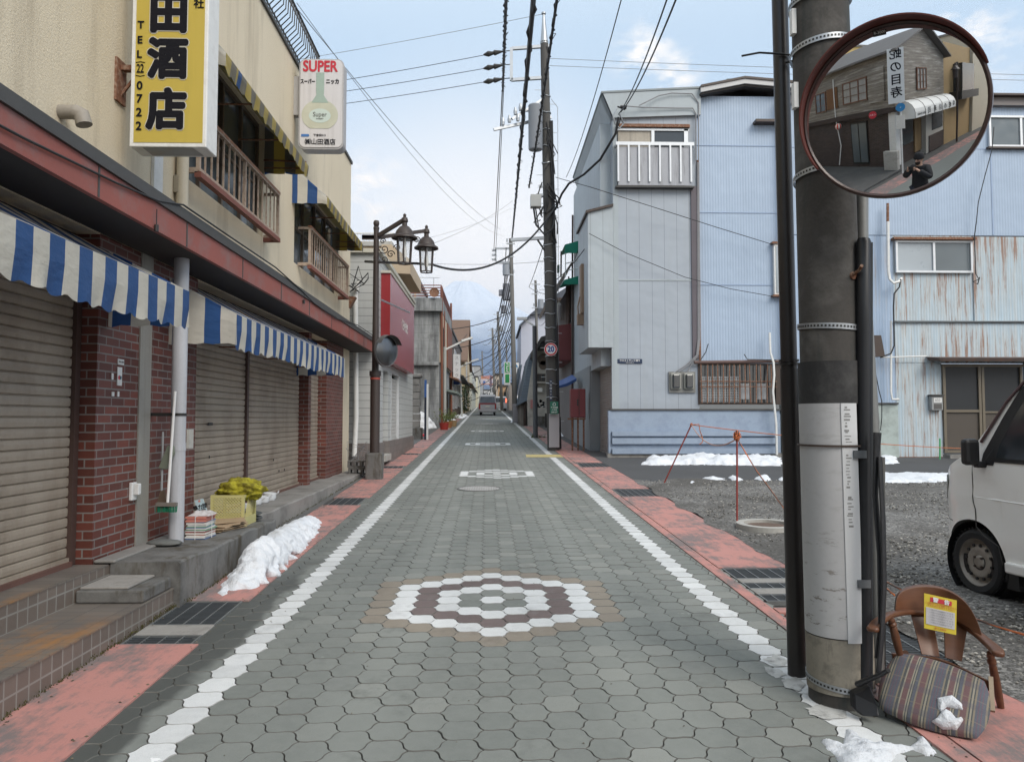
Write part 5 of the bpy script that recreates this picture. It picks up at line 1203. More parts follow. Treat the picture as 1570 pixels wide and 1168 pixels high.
cable([P(1336,540,19.9),P(1348,600,19.9),P(1352,615,19.9),P(1352,640,20.0),P(1350,660,20)],.012,cable_m,'loose black cord dangling below the vent box',name='wall_cable')
cable([P(1351,548,20.1),P(1420,546,20.1)],.02,white_paint,'thin white horizontal conduit running to the door hood','pipe','conduit')
cable([P(1441,672,19.6),P(1441,706,19.6)],.02,mat('green_stake',(.08,.40,.16),.5),'short bright green stake at the workshop door step','stake','green_stake')
cable([P(1180,510,20.3),P(1181,540,20.25),P(1186,556,20.2),P(1187,575,20.1),P(1185,600,20.1),P(1190,650,20.1),P(1191,697,20.1)],.03,white_paint,'white pipe running down past the right end of the barred window','pipe','conduit')
cable([P(1086,527,20.35),P(1082,540,20.3),P(1074,552,20.3)],.012,cable_m,'short black wire curling above the barred window',name='wall_cable')
cable([P(1141,543,20.35),P(1146,551,20.3),P(1190,552,20.3)],.014,cable_m,'black wire lying along the gutter above the barred window',name='wall_cable')
# ================================================================== POLES, MIRROR
def lean(u0,v0,Y,u1,v1):return P(u0,v0,Y),P(u1,v1,Y)
pole_c=mat('dark_stained_pole_concrete',(.060,.055,.050),.85,.35,2.2,60,.3,dirt=(.17,.162,.15),dirt_amt=.6,streak=(.025,.034,.033),streak_s=(5,5,.6),streak_amt=.7)
up=thing('utility_pole','thick stained concrete utility pole in the foreground carrying the round traffic mirror','utility pole',atG(1288,1085))
YPo=4.12
def pc(v):
    return P(1256.5+(1289-1256.5)*v/1060,v,YPo)
b0,b1=pc(1085),pc(-60);dirp=(b1-b0).normalized();base=b0-dirp*.15;topp=b0+dirp*9.0
mb=MB();mb.tube([base,b0+dirp*3,topp],[.163,.153,.130],40);mb.build('shaft',pole_c,up,smooth=True)
axis_pt=lambda v:b0+dirp*((pc(v)-b0).length*(1 if v<1085 else-1))
def wrap(v0,v1,r,a0,a1,m,name,n=40,th=.004,skew=0.0):
    """curved plate around the pole between rows v0..v1, angle 0 = towards camera, + = right"""
    mb=MB();c0,c1=axis_pt(v0),axis_pt(v1);rgt=Vector((1,0,0));back=Vector((0,1,0));g=[]
    f=-Vector((pc(500).x,pc(500).y,0)).normalized();rgt=Vector((-f.y,f.x,0));
    for i in range(n+1):
        a=R(a0+(a1-a0)*i/n);d=f*math.cos(a)+rgt*math.sin(a);sk=Vector((0,0,skew*(a/math.pi)))
        g.append((c0+d*r+sk,c1+d*r+sk,c1+d*(r+th)+sk,c0+d*(r+th)+sk))
    o=len(mb.v)
    for q in g:mb.v+=q
    for i in range(n):
        for k in range(4):mb.f.append([o+i*4+k,o+i*4+(k+1)%4,o+(i+1)*4+(k+1)%4,o+(i+1)*4+k]);mb.mi.append(0)
    return mb.build(name,m,up,smooth=True,angle=50)
wm=NT('scuffed_guard_sheet');sc_=wm.noise(1.0,wm.map((7,7,26)),6,.75);sx_=wm.n('ShaderNodeSeparateXYZ');wm.l(wm.co(),sx_.inputs[0])
lowm=wm.rng(sx_.outputs[2],.55,1.0,1,.15)
c_=wm.mix(wm.noise(1.5),(.40,.40,.405),(.47,.47,.475));c_=wm.mix(wm.math('MULTIPLY',wm.rng(sc_,.57,.63,0,.85),lowm),c_,(.12,.095,.07));c_=wm.mix(wm.rng(wm.noise(30,detail=4),.3,.6,.15,0),c_,(.3,.3,.3))
guard=wm.set(c_,.45,0,None)
wrap(967,619,.166,-92,14,guard,'guard_sheet')
wrap(972,619,.171,14,42,mat('guard_edge',(.56,.57,.58),.4,.06,3),'guard_sheet_edge')
base_worn=mat('worn_pole_base',(.27,.245,.20),.85,.25,3,50,.3,dirt=(.04,.038,.036),dirt_amt=.95,streak=(.07,.065,.06),streak_s=(7,7,2.5),streak_amt=.8)
wrap(1052,969,.165,-180,180,base_worn,'worn_band')
wrap(620,556,.1645,-180,180,mat('sooty_band',(.028,.028,.029),.85,.5,3,60,.3,dirt=(.09,.088,.085),dirt_amt=.6),'sooty_band')
mb=MB();rg=random.Random(12);f=-Vector((pc(500).x,pc(500).y,0)).normalized();rgt=Vector((-f.y,f.x,0))
for i in range(38):
    v=624+i*4.7+rg.uniform(-1,1)
    if 676<v<690 or 742<v<752:continue
    c0,c1=axis_pt(v),axis_pt(v+rg.uniform(1.2,3.2));a0,a1=R(19+rg.uniform(-1,2)),R(27+rg.uniform(-4,4))
    ds=[(f*math.cos(a)+rgt*math.sin(a))*.1756 for a in(a0,(a0+a1)/2,a1)]
    mb.quad(c0+ds[0],c0+ds[1],c0+ds[2],c1+ds[2],c1+ds[1],c1+ds[0])
mb.build('glue_residue',mat('glue_residue',(.24,.24,.235),.8,.4,20),up)
def strap(v,r=.163,h=9,skew=0.0,a0=-180,a1=180,holes=True):
    o=wrap(v+h/2,v-h/2,r,a0,a1,steel,'punched_strap',th=.003,skew=skew)
    if holes:
        mb=MB();n=int((a1-a0)/6.5)
        for i in range(n):
            a=R(a0+(i+.5)*(a1-a0)/n);aw=R(1.8);c0,c1=axis_pt(v+h*.18),axis_pt(v-h*.18);sk=Vector((0,0,skew*(a/math.pi)))
            ds=[(f*math.cos(t)+rgt*math.sin(t))*(r+.0045)for t in(a-aw,a+aw)]
            mb.quad(c0+ds[0]+sk,c0+ds[1]+sk,c1+ds[1]+sk,c1+ds[0]+sk)
        mb.build('strap_hole',black_metal,o)
    return o
for v,sk in((8,.02),(78,.05),(268,.05),(504,-.03),(1042,-.06)):strap(v,skew=sk,h=8.5,r=.162 if v<600 else .17)
wrap(683.5,680.5,.177,-100,60,brown_metal,'thin_band')
for v in(694,884):
    mb=MB();q=axis_pt(v)+(f*math.cos(R(42))+rgt*math.sin(R(42)))*.182;mb.box(-.03,.035,-.012,.012,-.02,.02,Matrix.Translation(q));mb.build('steel_bracket',mat('dull_bracket',(.16,.17,.18),.5,.1,5,50,0,.5),up)
mb=MB();q0=axis_pt(430)+(f*.6+rgt*.72)*.155;mb.tube([q0,q0+rgt*.04+f*.05+Vector((0,0,.02)),q0+rgt*.05+f*.09+Vector((0,0,.035))],.009,8);mb.cyl(q0,.02,.02,f+rgt);mb.build('step_bolt',rust_m,up)
for v in(38,150):q0=axis_pt(v)+(-rgt*.86+f*.5)*.162;mb=MB();mb.box(-.012,.012,-.02,.02,-.07,.07,Matrix.Translation(q0));mb.build('side_plate',white_paint,up)
gpts=[P(1324,v,3.98)for v in(368,600,800,1052)]
t=thing('cable_guard','tall black plastic cable guard tube strapped to the right of the thick pole','cable guard',gpts[-1])
bp=mat('black_plastic',(.012,.013,.016),.42,.3,6,50,.05)
mb=MB();mb.tube([P(1324.5,366,3.98),P(1324,372,3.98)]+[P(1324+(v-600)*.002,v,3.98)for v in(500,700,900,1060)],[.03,.038,.039,.039,.039,.04],20);mb.build('tube',bp,t,smooth=True)
mb=MB();mb.bar(P(1334.5,372,3.96),P(1334.5,1055,3.96),.014,.02);mb.build('seam',mat('rubber_seam',(.02,.025,.03),.6),t)
t=thing('mirror_post','grey steel post carrying the traffic mirror between pole and guard tube','post',P(1322,1050,4.25))
mb=MB();mb.tube([P(1321.5,150,4.2),P(1321.5,380,4.2),P(1341,700,4.2),P(1346,1040,4.2)],.034,16);mb.build('shaft',mat('pale_post',(.22,.225,.22),.5,.15,3,50,.05,.3),t,smooth=True)
mb=MB();mb.bar(P(1342,700,4.35),P(1343,1045,4.35),.085,.07);tag(mb.build('timber_stake',mat('weathered_grey_timber',(.12,.12,.115),.9,.4,5,70,.4,streak=(.05,.05,.05),streak_s=(30,30,1.5))),'weathered grey timber stake standing right beside the cable guard','stake')
t=thing('cable_sleeve','limp black ribbed rubber sleeves hanging beside the thick pole above the chair','rubber sleeve',P(1345,1040,3.80))
rib=mat('ribbed_rubber',(.018,.019,.022),.5,.35,20,60,.3)
mb=MB();mb.tube([P(1345,663,3.86),P(1344,690,3.86),P(1342,760,3.87),P(1349,850,3.85),P(1350,960,3.83),P(1346,1008,3.82)],[.036,.029,.025,.024,.02,.03],14,flat=.5);mb.build('sleeve',rib,t,smooth=True)
mb=MB();mb.tube([P(1349,700,3.84),P(1354,800,3.82),P(1356,900,3.80),P(1352,980,3.78),P(1347,1030,3.78)],[.02,.022,.02,.02,.022],12,flat=.5);mb.build('sleeve',rib,t,smooth=True)
mb=MB();mb.tube([P(1316,1048,3.86),P(1335,1040,3.80),P(1352,1033,3.74),P(1362,1027,3.72)],[.028,.024,.02,.022],12,flat=.55);mb.build('sleeve_end',bp,t,smooth=True)
mb=MB();q=[P(1308,1062,3.9),P(1335,1050,3.85),P(1345,1080,3.8),P(1350,1100,3.78),P(1322,1098,3.82),P(1310,1088,3.86)];mb.slab(q,(0,.05,0));mb.build('torn_skirt',bp,t,bevel=.01)
t=thing('steel_pipe','tall thin dark brown steel pipe standing left of the thick pole','pipe',atG(1222,1032))
YT=4.48;a,b=P(1222,1036,YT),P(1195,-20,YT);d=(b-a).normalized()
tm=mat('dark_brown_gloss_pipe',(.028,.024,.023),.35,.25,3,70,.05)
mb=MB();mb.tube([a-d*.1,a+(b-a)*.435],.0515,24);mb.tube([a+(b-a)*.435,b+d*3],.047,24);mb.build('shaft',tm,t,smooth=True)
mb=MB()
for v in(566,571):q=a+(b-a)*((1036-v)/1056);mb.tube([q,q+d*.013],.058,24)
mb.build('band',tm,t,smooth=True)
mb=MB();q=a+(b-a)*((1036-95)/1056);mb.tube([q+Vector((-.25,-.03,.0)),q+Vector((-.15,-.05,.012)),q+Vector((0,-.06,0)),q+Vector((.1,-.05,-.01))],.006,6)
q=a+(b-a)*((1036-108)/1056);mb.tube([q+Vector((0,-.06,0)),q+Vector((.06,-.08,.005)),q+Vector((.1,-.03,-.03))],.008,6);mb.build('clamp',black_metal,t)
# ---- traffic mirror
MC=P(1369,170,3.55)
todir=(CAM-MC).normalized()
def rotz(v,a):return Matrix.Rotation(a,3,'Z')@v
MA=rotz(todir,R(-2.4));h_=math.hypot(MA.x,MA.y);el=math.atan2(MA.z,h_)+R(8.8);MA=Vector((MA.x/h_*math.cos(el),MA.y/h_*math.cos(el),math.sin(el))).normalized()
tm_=thing('traffic_mirror','large round convex traffic mirror with dark rim and orange hood on the thick pole','traffic mirror',MC)
RM=.392;RC=3.0
uu=Vector((0,0,1)).cross(MA).normalized();ww=MA.cross(uu).normalized()
mm=NT('mirror_surface');mm.set((.86,.87,.88),.0,1.0,None);mm.b.inputs['Roughness'].default_value=0.008
mb=MB();prof=[]
N=24;sagm=RC-math.sqrt(RC*RC-RM*RM)
for i in range(N+1):
    r=RM*i/N;prof.append((max(r,1e-4),math.sqrt(RC*RC-r*r)-RC+sagm))
mb.lathe(prof,MC,MA,72);mo=mb.build('mirror_glass',mm.m,tm_,smooth=True,angle=180)
mb=MB();mb.lathe([(RM-.006,.004),(RM+.003,.012),(RM+.012,.009),(RM+.016,-.01),(RM+.012,-.035),(RM*.9,-.06),(RM*.5,-.11),(1e-4,-.13)],MC,MA,72);mb.build('rim',mat('mirror_rim',(.05,.026,.022),.35,.3,5),tm_,smooth=True,angle=50)
mb=MB();g=[]
hoodm=mat('faded_orange_hood',(.12,.030,.024),.5,.2,4)
for i in range(49):
    a=R(90-97+194*i/48+26+0);k=math.sin(math.pi*i/48)**.5;dv=uu*math.cos(a)+ww*math.sin(a)
    g.append((MC+dv*(RM+.008),MC+dv*(RM+.018),MC+dv*(RM+.022)+MA*(.085*k+.01),MC+dv*(RM+.015)+MA*(.085*k+.01)))
for q in g:mb.v+=q
for i in range(48):
    for k in range(4):mb.f.append([i*4+k,i*4+(k+1)%4,(i+1)*4+(k+1)%4,(i+1)*4+k]);mb.mi.append(0)
mb.build('hood',hoodm,tm_,smooth=True,angle=50)
mb=MB();q=MC-MA*.1;mb.tube([q,P(1325,200,4.1)],.03,10);mb.tube([MC-MA*.05-ww*.1,P(1322,240,4.15)],.02,10);mb.build('bracket',steel,tm_)
q=MC+ww*(RM-.028)-uu*.045+MA*.012;mb=MB();mb.slab([q+uu*x+ww*z for x,z in((-.028,-.01),(.028,-.01),(.028,.01),(-.028,.01))],-MA*.006);mb.build('spec_label',black_metal,tm_)
text('R-3000',.017,q+MA*.001,uu,ww,ink_white,tm_,ext=.0002)
# ================================================================== BROKEN CHAIR
chair=thing('broken_armchair','broken wooden armchair with plaid seat collapsed beside the pole, snow on it','chair',atG(1430,1095))
wood=NT('varnished_wood');wv=wood.noise(1.0,wood.map((6,6,40)),5,.6);wood.set(wood.mix(wv,(.065,.025,.012),(.16,.065,.030)),.42,0,wood.bump(wv,.2,.002));wood=wood.m
def loft(rows_top,rows_bot,th,m,name,parent,n=28,bevel=.006):
    """curved band between two pixel polylines (u,v,Y); thickness vector th"""
    def interp(L,t):
        x=t*(len(L)-1);i=min(int(x),len(L)-2);f_=x-i
        p0=L[max(i-1,0)];p1=L[i];p2=L[i+1];p3=L[min(i+2,len(L)-1)]
        c=[0.5*((2*p1[k])+(-p0[k]+p2[k])*f_+(2*p0[k]-5*p1[k]+4*p2[k]-p3[k])*f_**2+(-p0[k]+3*p1[k]-3*p2[k]+p3[k])*f_**3)for k in range(3)]
        return P(*c)
    mb=MB();th=Vector(th)
    for i in range(n+1):
        a,b=interp(rows_top,i/n),interp(rows_bot,i/n);mb.v+=[a,b,b+th,a+th]
    for i in range(n):
        for k in range(4):mb.f.append([i*4+k,i*4+(k+1)%4,(i+1)*4+(k+1)%4,(i+1)*4+k]);mb.mi.append(0)
    mb.f+=[[0,1,2,3],[n*4+3,n*4+2,n*4+1,n*4]];mb.mi+=[0,0]
    return mb.build(name,m,parent,smooth=True,angle=50,bevel=bevel)
loft([(1373,934,4.05),(1376,915,4.10),(1388,904,4.14),(1412,898.5,4.16),(1440,901,4.14),(1465,911,4.08),(1485,928,4.02),(1500,955,3.95),(1509,985,3.88)],
     [(1373,938,4.05),(1384,937,4.10),(1400,936.5,4.13),(1420,937.5,4.15),(1440,942,4.13),(1460,949,4.08),(1478,958,4.02),(1494,970,3.95),(1508,987,3.88)],(.012,.035,.004),wood,'crest_rail',chair)
def arm(pts,w,h,name='arm'):
    mb=MB();k=len(pts);W_=w if isinstance(w,list)else[w]*k
    ps=[P(*q)for q in pts];n=6*(k-1);
    def cr(t):
        x=t*(k-1);i=min(int(x),k-2);f_=x-i;p0,p1,p2,p3=ps[max(i-1,0)],ps[i],ps[i+1],ps[min(i+2,k-1)]
        return 0.5*((2*p1)+(-p0+p2)*f_+(2*p0-5*p1+4*p2-p3)*f_**2+(-p0+3*p1-3*p2+p3)*f_**3)
    C=[cr(i/n)for i in range(n+1)]
    for i,c in enumerate(C):
        d=(C[min(i+1,n)]-C[max(i-1,0)]);d.normalize();s=d.cross(Vector((0,0,1))).normalized();u_=s.cross(d).normalized()
        x=i/n*(k-1);j=min(int(x),k-2);ww_=W_[j]+(W_[j+1]-W_[j])*(x-j);e_=1 if 0<i<n else .55
        for a in range(12):
            t_=2*math.pi*a/12;ca,sa=math.cos(t_),math.sin(t_);ca=math.copysign(abs(ca)**.6,ca);sa=math.copysign(abs(sa)**.6,sa)
            mb.v.append(c+s*ca*ww_/2*e_+u_*sa*h/2*e_)
    for i in range(n):
        for a in range(12):mb.f.append([i*12+a,i*12+(a+1)%12,(i+1)*12+(a+1)%12,(i+1)*12+a]);mb.mi.append(0)
    mb.f+=[list(range(12))[::-1],list(range(n*12,n*12+12))];mb.mi+=[0,0]
    return mb.build(name,wood,chair,smooth=True,angle=60)
arm([(1337,966,3.78),(1347,953,3.88),(1366,942,4.0),(1395,938,4.12),(1430,942,4.15),(1468,953,4.10),(1496,970,3.97),(1516,986,3.84),(1528,997,3.70),(1531,1003,3.62)],[.06,.055,.045,.035,.035,.035,.045,.055,.062,.05],.028,'arm_bow')
def spindle(a,b,prof,name):
    a,b=P(*a),P(*b);d=b-a;L=d.length;mb=MB();mb.lathe([(max(r,1e-4),t*L)for t,r in prof],a,d,18);return mb.build(name,wood,chair,smooth=True,angle=60)
pf=[(0,.001),(0,.015),(.06,.019),(.1,.013),(.13,.02),(.17,.021),(.2,.014),(.24,.018),(.5,.021),(.8,.019),(1,.016),(1,.001)]
spindle((1366,948,3.95),(1380,1004,4.0),pf,'left_spindle')
spindle((1518,1000,3.80),(1535,1086,3.96),pf,'leg')
spindle((1388,1000,4.12),(1394,1040,4.35),pf,'leg')
for tp_,bt in((((1396,939,4.14),(1408,938,4.15),(1420,941,4.15),(1430,942,4.14)),((1413,1003,4.03),(1422,1004,4.03),(1432,1006,4.02),(1441,1007,4.0))),
                (((1447,944,4.13),(1458,947,4.11),(1470,952,4.09),(1484,960,4.04)),((1449,1008,4.0),(1456,1010,3.99),(1466,1012,3.97),(1475,1014,3.95)))):
    loft([tp_[0],tp_[1],tp_[2],tp_[3]],[bt[0],bt[1],bt[2],bt[3]],(.004,.012,0),wood,'splat',chair,8,.003)
loft([(1368,1002,4.13),(1440,1010,3.98),(1518,1045,3.78)],[(1370,1014,4.13),(1440,1022,3.98),(1522,1062,3.78)],(.01,.03,0),wood,'seat_rail',chair,8,.003)
mb=MB();mb.bar(P(1519,1038,3.80),P(1522,1090,3.72),.02,.03);mb.build('side_rail',mat('pale_raw_wood',(.36,.29,.21),.7,.2,9),chair)
plaid=NT('plaid_fabric');uvn=plaid.n('ShaderNodeUVMap');sp_=plaid.n('ShaderNodeSeparateXYZ');plaid.l(uvn.outputs[0],sp_.inputs[0])
rp=plaid.n('ShaderNodeValToRGB');rp.color_ramp.interpolation='CONSTANT';el_=rp.color_ramp.elements
bl,dg_,rd,tn,ltn=(.048,.060,.090,1),(.018,.028,.030,1),(.11,.034,.038,1),(.19,.155,.10,1),(.27,.24,.18,1)
seq=[(0,rd),(.13,tn),(.17,dg_),(.20,ltn),(.24,dg_),(.27,tn),(.31,bl),(.36,(.09,.04,.07,1)),(.385,bl),(.43,(.09,.04,.07,1)),(.455,bl),(.52,tn),(.56,dg_),(.62,ltn),(.655,rd),(.78,ltn),(.81,dg_),(.835,ltn),(.865,dg_),(.89,bl),(.96,tn)]
while len(el_)>1:el_.remove(el_[-1])
el_[0].position=0;el_[0].color=seq[0][1]
for p_,c_ in seq[1:]:q=el_.new(p_);q.color=c_
plaid.l(plaid.math('FRACT',plaid.math('MULTIPLY',sp_.outputs[0],2.6)),rp.inputs[0])
cy_=plaid.math('FRACT',plaid.math('MULTIPLY',sp_.outputs[1],3.3));kk=plaid.rng(plaid.math('ABSOLUTE',plaid.math('SUBTRACT',cy_,.5)),.10,.16,.38,0)
fab=plaid.mix(kk,rp.outputs[0],(.045,.04,.07));kk2=plaid.rng(plaid.math('ABSOLUTE',plaid.math('SUBTRACT',cy_,.85)),.02,.03,.35,0);fab=plaid.mix(kk2,fab,(.22,.16,.10))
nn=plaid.noise(300,detail=2);fab=plaid.mix(plaid.rng(nn,.3,.7,.25,0),fab,(.20,.19,.18));fab=plaid.mix(.12,fab,(.3,.3,.3))
plaid.set(fab,.9,0,plaid.bump(nn,.4,.002))
FL,FR,RR,RL=Vector(P(1333,1090,3.88)),Vector(P(1512,1146,3.52)),Vector(P(1524,1040,3.74)),Vector(P(1368,990,4.06))
mb=MB();mb.uv=[];N=30;nrm=(FR-FL).cross(RL-FL).normalized()
if nrm.z<0:nrm=-nrm
def bil(s,t):return FL*(1-s)*(1-t)+FR*s*(1-t)+RR*s*t+RL*(1-s)*t
def seatpt(i,j,side):
    a,b=-1+2*i/N,-1+2*j/N
    x,y=a*math.sqrt(1-b*b*.30),b*math.sqrt(1-a*a*.30)
    e_=max(0,1-max(abs(a),abs(b))**6);dome=(1-a*a)*(1-b*b)
    h=.028*e_**.5+.016*dome if side>0 else-.030*e_**.5
    bulge=1.0
    p=bil(.5+x*.5*bulge,.5+y*.5*bulge)+nrm*h
    return p,(x*.5+.5,y*.5+.5)
for side in(1,-1):
    o=len(mb.v)
    for i in range(N+1):
        for j in range(N+1):
            p,q=seatpt(i,j,side);mb.v.append(p);mb.uv.append(q)
    for i in range(N):
        for j in range(N):
            fc=[o+i*(N+1)+j,o+(i+1)*(N+1)+j,o+(i+1)*(N+1)+j+1,o+i*(N+1)+j+1];mb.f.append(fc if side>0 else fc[::-1]);mb.mi.append(0)
so=mb.build('seat',plaid.m,chair,smooth=True,angle=180)
def seat_snow(poly,name,label):
    mb=MB();x0,x1=min(p[0]for p in poly),max(p[0]for p in poly);y0,y1=min(p[1]for p in poly),max(p[1]for p in poly);st=.9;keep={}
    nx,ny=int((x1-x0)/st)+2,int((y1-y0)/st)+2
    pl=bil(.5,.5)+nrm*.040
    def hit(u,v):d=ray(u,v);return CAM+d*((pl-CAM).dot(nrm)/d.dot(nrm))
    for i in range(-1,nx):
        for j in range(-1,ny):
            cs=[(i,j),(i+1,j),(i+1,j+1),(i,j+1)];ok=False
            for a,b in cs:
                if inpoly(x0+a*st,y0+b*st,poly):ok=True
            if not ok:continue
            for a,b in cs:
                if(a,b)not in keep:
                    u,v=x0+a*st,y0+b*st;d=pdist(u,v,poly)*(1 if inpoly(u,v,poly)else-1);p=hit(u,v)
                    h=(.022*(1-math.exp(-d/3.5))*(1+.35*noise.noise((u*.09,v*.09,1)))if d>0 else-.012);keep[a,b]=len(mb.v);mb.v.append(p+nrm*h)
            mb.f.append([keep[q]for q in cs]);mb.mi.append(0)
    tag(mb.build(name,snow_m,smooth=True,angle=180),label,'snow')
seat_snow([(1436,1070),(1448,1067),(1460,1065),(1475,1078),(1476,1087),(1464,1086),(1452,1084),(1444,1092),(1438,1088)],'snow_patch','upper scrap of snow on the plaid seat of the broken chair')
seat_snow([(1428,1105),(1436,1100),(1442,1092),(1450,1086),(1458,1090),(1466,1100),(1474,1098),(1477,1102),(1472,1110),(1466,1116),(1445,1115)],'snow_patch','lower scrap of snow on the plaid seat of the broken chair')
nt=thing('warning_notice','yellow warning notice with red heading taped to the chair back','notice',P(1441,972,3.98))
qa,qb,qc,qd=P(1417,909,4.08),P(1467,920,4.01),P(1466,973,3.97),P(1417,962.5,4.04)
yn=mat('yellow_paper',(.60,.47,.035),.4,.04,3,40,0)
mb=MB();mb.slab([qa,qb,qc,qd],(0,.002,0));mb.build('paper',yn,nt)
def on_n(s,t,d=-.003):return qa*(1-s)*(1-t)+qb*s*(1-t)+qc*s*t+qd*(1-s)*t+Vector((0,d,0))
mb=MB();mb.slab([on_n(.18,.07),on_n(.84,.07),on_n(.84,.20),on_n(.18,.20)],(0,.001,0));mb.build('red_heading',ink_red,nt)
mb=MB();mb.slab([on_n(.05,.38),on_n(.94,.38),on_n(.94,.86),on_n(.05,.86)],(0,.001,0));mb.build('white_form',mat('form_paper',(.50,.49,.50),.5,.04,9),nt)
rt=(qb-qa).normalized();upn=(qa-qd);upn=(upn-rt*upn.dot(rt)).normalized()
text('警　告',.026,on_n(.51,.135,-.005),rt,upn,ink_white,nt,bold=.001,ext=.0002)
for k,s in enumerate(('この粗大ごみは収集できません','すみやかに片付けて下さい')):text(s,.0105,on_n(.5,.25+.065*k,-.004),rt,upn,ink_red,nt,ext=.0002)
for k in range(6):text('・この物は不法投棄物です 年 月 日'[:17-k%3],.0085,on_n(.48,.43+.072*k,-.005),rt,upn,cable_grey,nt,ext=.0002)
text('富士吉田市',.011,on_n(.5,.93,-.004),rt,upn,ink_red,nt,ext=.0002)
# ================================================================== ROPES AND STAKES
red_iron=mat('red_painted_iron',(.26,.045,.035),.6,.25,8,60,.1)
rope_m=NT('orange_black_rope');v_=rope_m.n('ShaderNodeTexWave');v_.bands_direction='X';v_.inputs['Scale'].default_value=14;v_.inputs['Distortion'].default_value=.6;rope_m.l(rope_m.map((1,.4,.8)),v_.inputs[0])
rope_m=rope_m.set(rope_m.mix(rope_m.rng(v_.outputs['Fac'],.62,.72),(.62,.17,.045),(.07,.045,.035)),.7,0,None)
pink_rope=mat('faded_pink_rope',(.55,.33,.26),.8,.2,20)
s1t,s1b=P(1060,651,12.2),atG(1016,741);s1t=P(1060,651,s1b.y-.2)
s2b=atG(1130,808);s2t=P(1130,672,s2b.y)
mb=MB();mb.tube([s1b-Vector((0,0,.05)),s1t],.013,8);tag(mb.build('iron_stake',red_iron),'leaning thin red iron stake at the corner of the gravel lot','stake')
mb=MB();mb.tube([s2b-Vector((0,0,.05)),s2t],.012,8);tag(mb.build('iron_stake',red_iron),'upright thin red iron stake with an orange rope knot on top','stake')
def knot(c,r,label,seed):
    rg=random.Random(seed);mb=MB();pts=[]
    for i in range(60):
        d=Vector((rg.gauss(0,1),rg.gauss(0,1),rg.gauss(0,1))).normalized();pts.append(c+Vector((d.x*r*.75,d.y*r*.75,d.z*r)))
    mb.tube(pts,.006,5);tag(mb.build('rope_knot',rope_m),label,'rope')
knot(s2t+Vector((0,0,.03)),.065,'bundled knot of orange rope on top of the upright red stake',3)
knot(s1t,.03,'small knot of rope on top of the leaning red stake',5)
def rope(pts,label,m=rope_m,r=.008):return cable(pts,r,m,label,'rope','rope')
rope(sag(s1t,s2t,.21),'faded pink rope sagging between the two red stakes',pink_rope)
e1=P(1340,672,14.5)
rope(sag(s1t,P(1575,690,17.0),.10,24),'long orange rope running from the leaning stake across the lot past the doors',r=.009)
rope([s2t,P(1160,722,8.9),P(1200,776,8.1),P(1240,838,7.0),P(1300,872,6.1),P(1345,892,5.5),P(1372,912,5.2)],'orange rope slanting down from the upright stake to behind the pole',r=.007)
rope(sag(P(1345,885,5.6),P(1590,978,3.9),.03),'orange and black rope lying low across the lot behind the broken chair',r=.006)
rope([s1t,s1t+Vector((.14,0,.01)),s1t+Vector((.16,0,-.12)),s1t+Vector((.21,0,-.26)),s1t+Vector((.2,0,-.32)),s1t+Vector((.15,0,-.36))],'loose end of orange rope dangling from the leaning stake')
# ================================================================== WHITE VAN
wheel_c=atG(1493,913);hd=R(8)
fw=Vector((-math.sin(hd),math.cos(hd),0));rt_=Vector((math.cos(hd),math.sin(hd),0));z0v=wheel_c.z
def V(l,y,z):return Vector((wheel_c.x,wheel_c.y,0))+fw*l+rt_*y+Vector((0,0,z0v+z))
van=thing('white_van','small white boxy van parked on the gravel with its grimy steel wheel','van',V(-1,.7,0))
paint=NT('cream_white_car_paint');paint.set(paint.mix(paint.rng(paint.noise(6,detail=7,rough=.7),.55,.8),(.90,.89,.86),(.84,.82,.78)),.2,0,None,Coat_Weight=.6);paint.b.inputs['Coat Roughness'].default_value=.15;paint=paint.m
trimb=mat('black_car_trim',(.015,.015,.016),.5,.2,8)
WR=.268;half=.735
def hw(z,l):
    w=half if z<1.02 else half-(z-1.02)*.145
    if z<.45:w-=(.45-z)*.06
    fl=max(0,l-.12);return w-fl*fl*1.5
top=[(.425,.28),(.455,.38),(.462,.50),(.455,.62),(.435,.74),(.40,.86),(.35,.955),(.27,1.03),(.16,1.085),(.03,1.15),(-.13,1.34),(-.34,1.60),(-.50,1.77),(-.62,1.845),(-.80,1.88),(-1.6,1.90),(-2.6,1.88),(-2.85,1.80),(-2.95,1.2),(-3.0,.6),(-2.98,.3)]
mb=MB();k=len(top)
for(l,z)in top:
    w=hw(z,l);inn=w-(.10 if z>1.8 else .02)
    mb.v+=[V(l,half-w,z),V(l,half-inn,z+(.015 if z>1.2 else 0)),V(l,half+inn,z+(.015 if z>1.2 else 0)),V(l,half+w,z)]
for i in range(k-1):
    for j in range(3):mb.f.append([i*4+j,i*4+j+1,(i+1)*4+j+1,(i+1)*4+j]);mb.mi.append(0)
import bisect
def topz(l):
    best=None
    for(a,za),(b,zb_)in zip(top[:-1],top[1:]):
        if min(a,b)-1e-9<=l<=max(a,b)+1e-9 and abs(a-b)>1e-9:
            z=za+(zb_-za)*(l-a)/(b-a)
            if best is None or z>best:best=z
    return best if best else 1.0
def botz(l):
    for wc in(0.0,-1.9):
        d=abs(l-wc)
        if d<.335:return max(.28,.27+math.sqrt(max(0,.335**2-d*d))*1.02)
    return .27 if-1.6<l<-.3 else .30
ls=sorted(set([.455-i*.02 for i in range(0,60)]+[-.745-i*.06 for i in range(37)]+[.455,-2.99]))
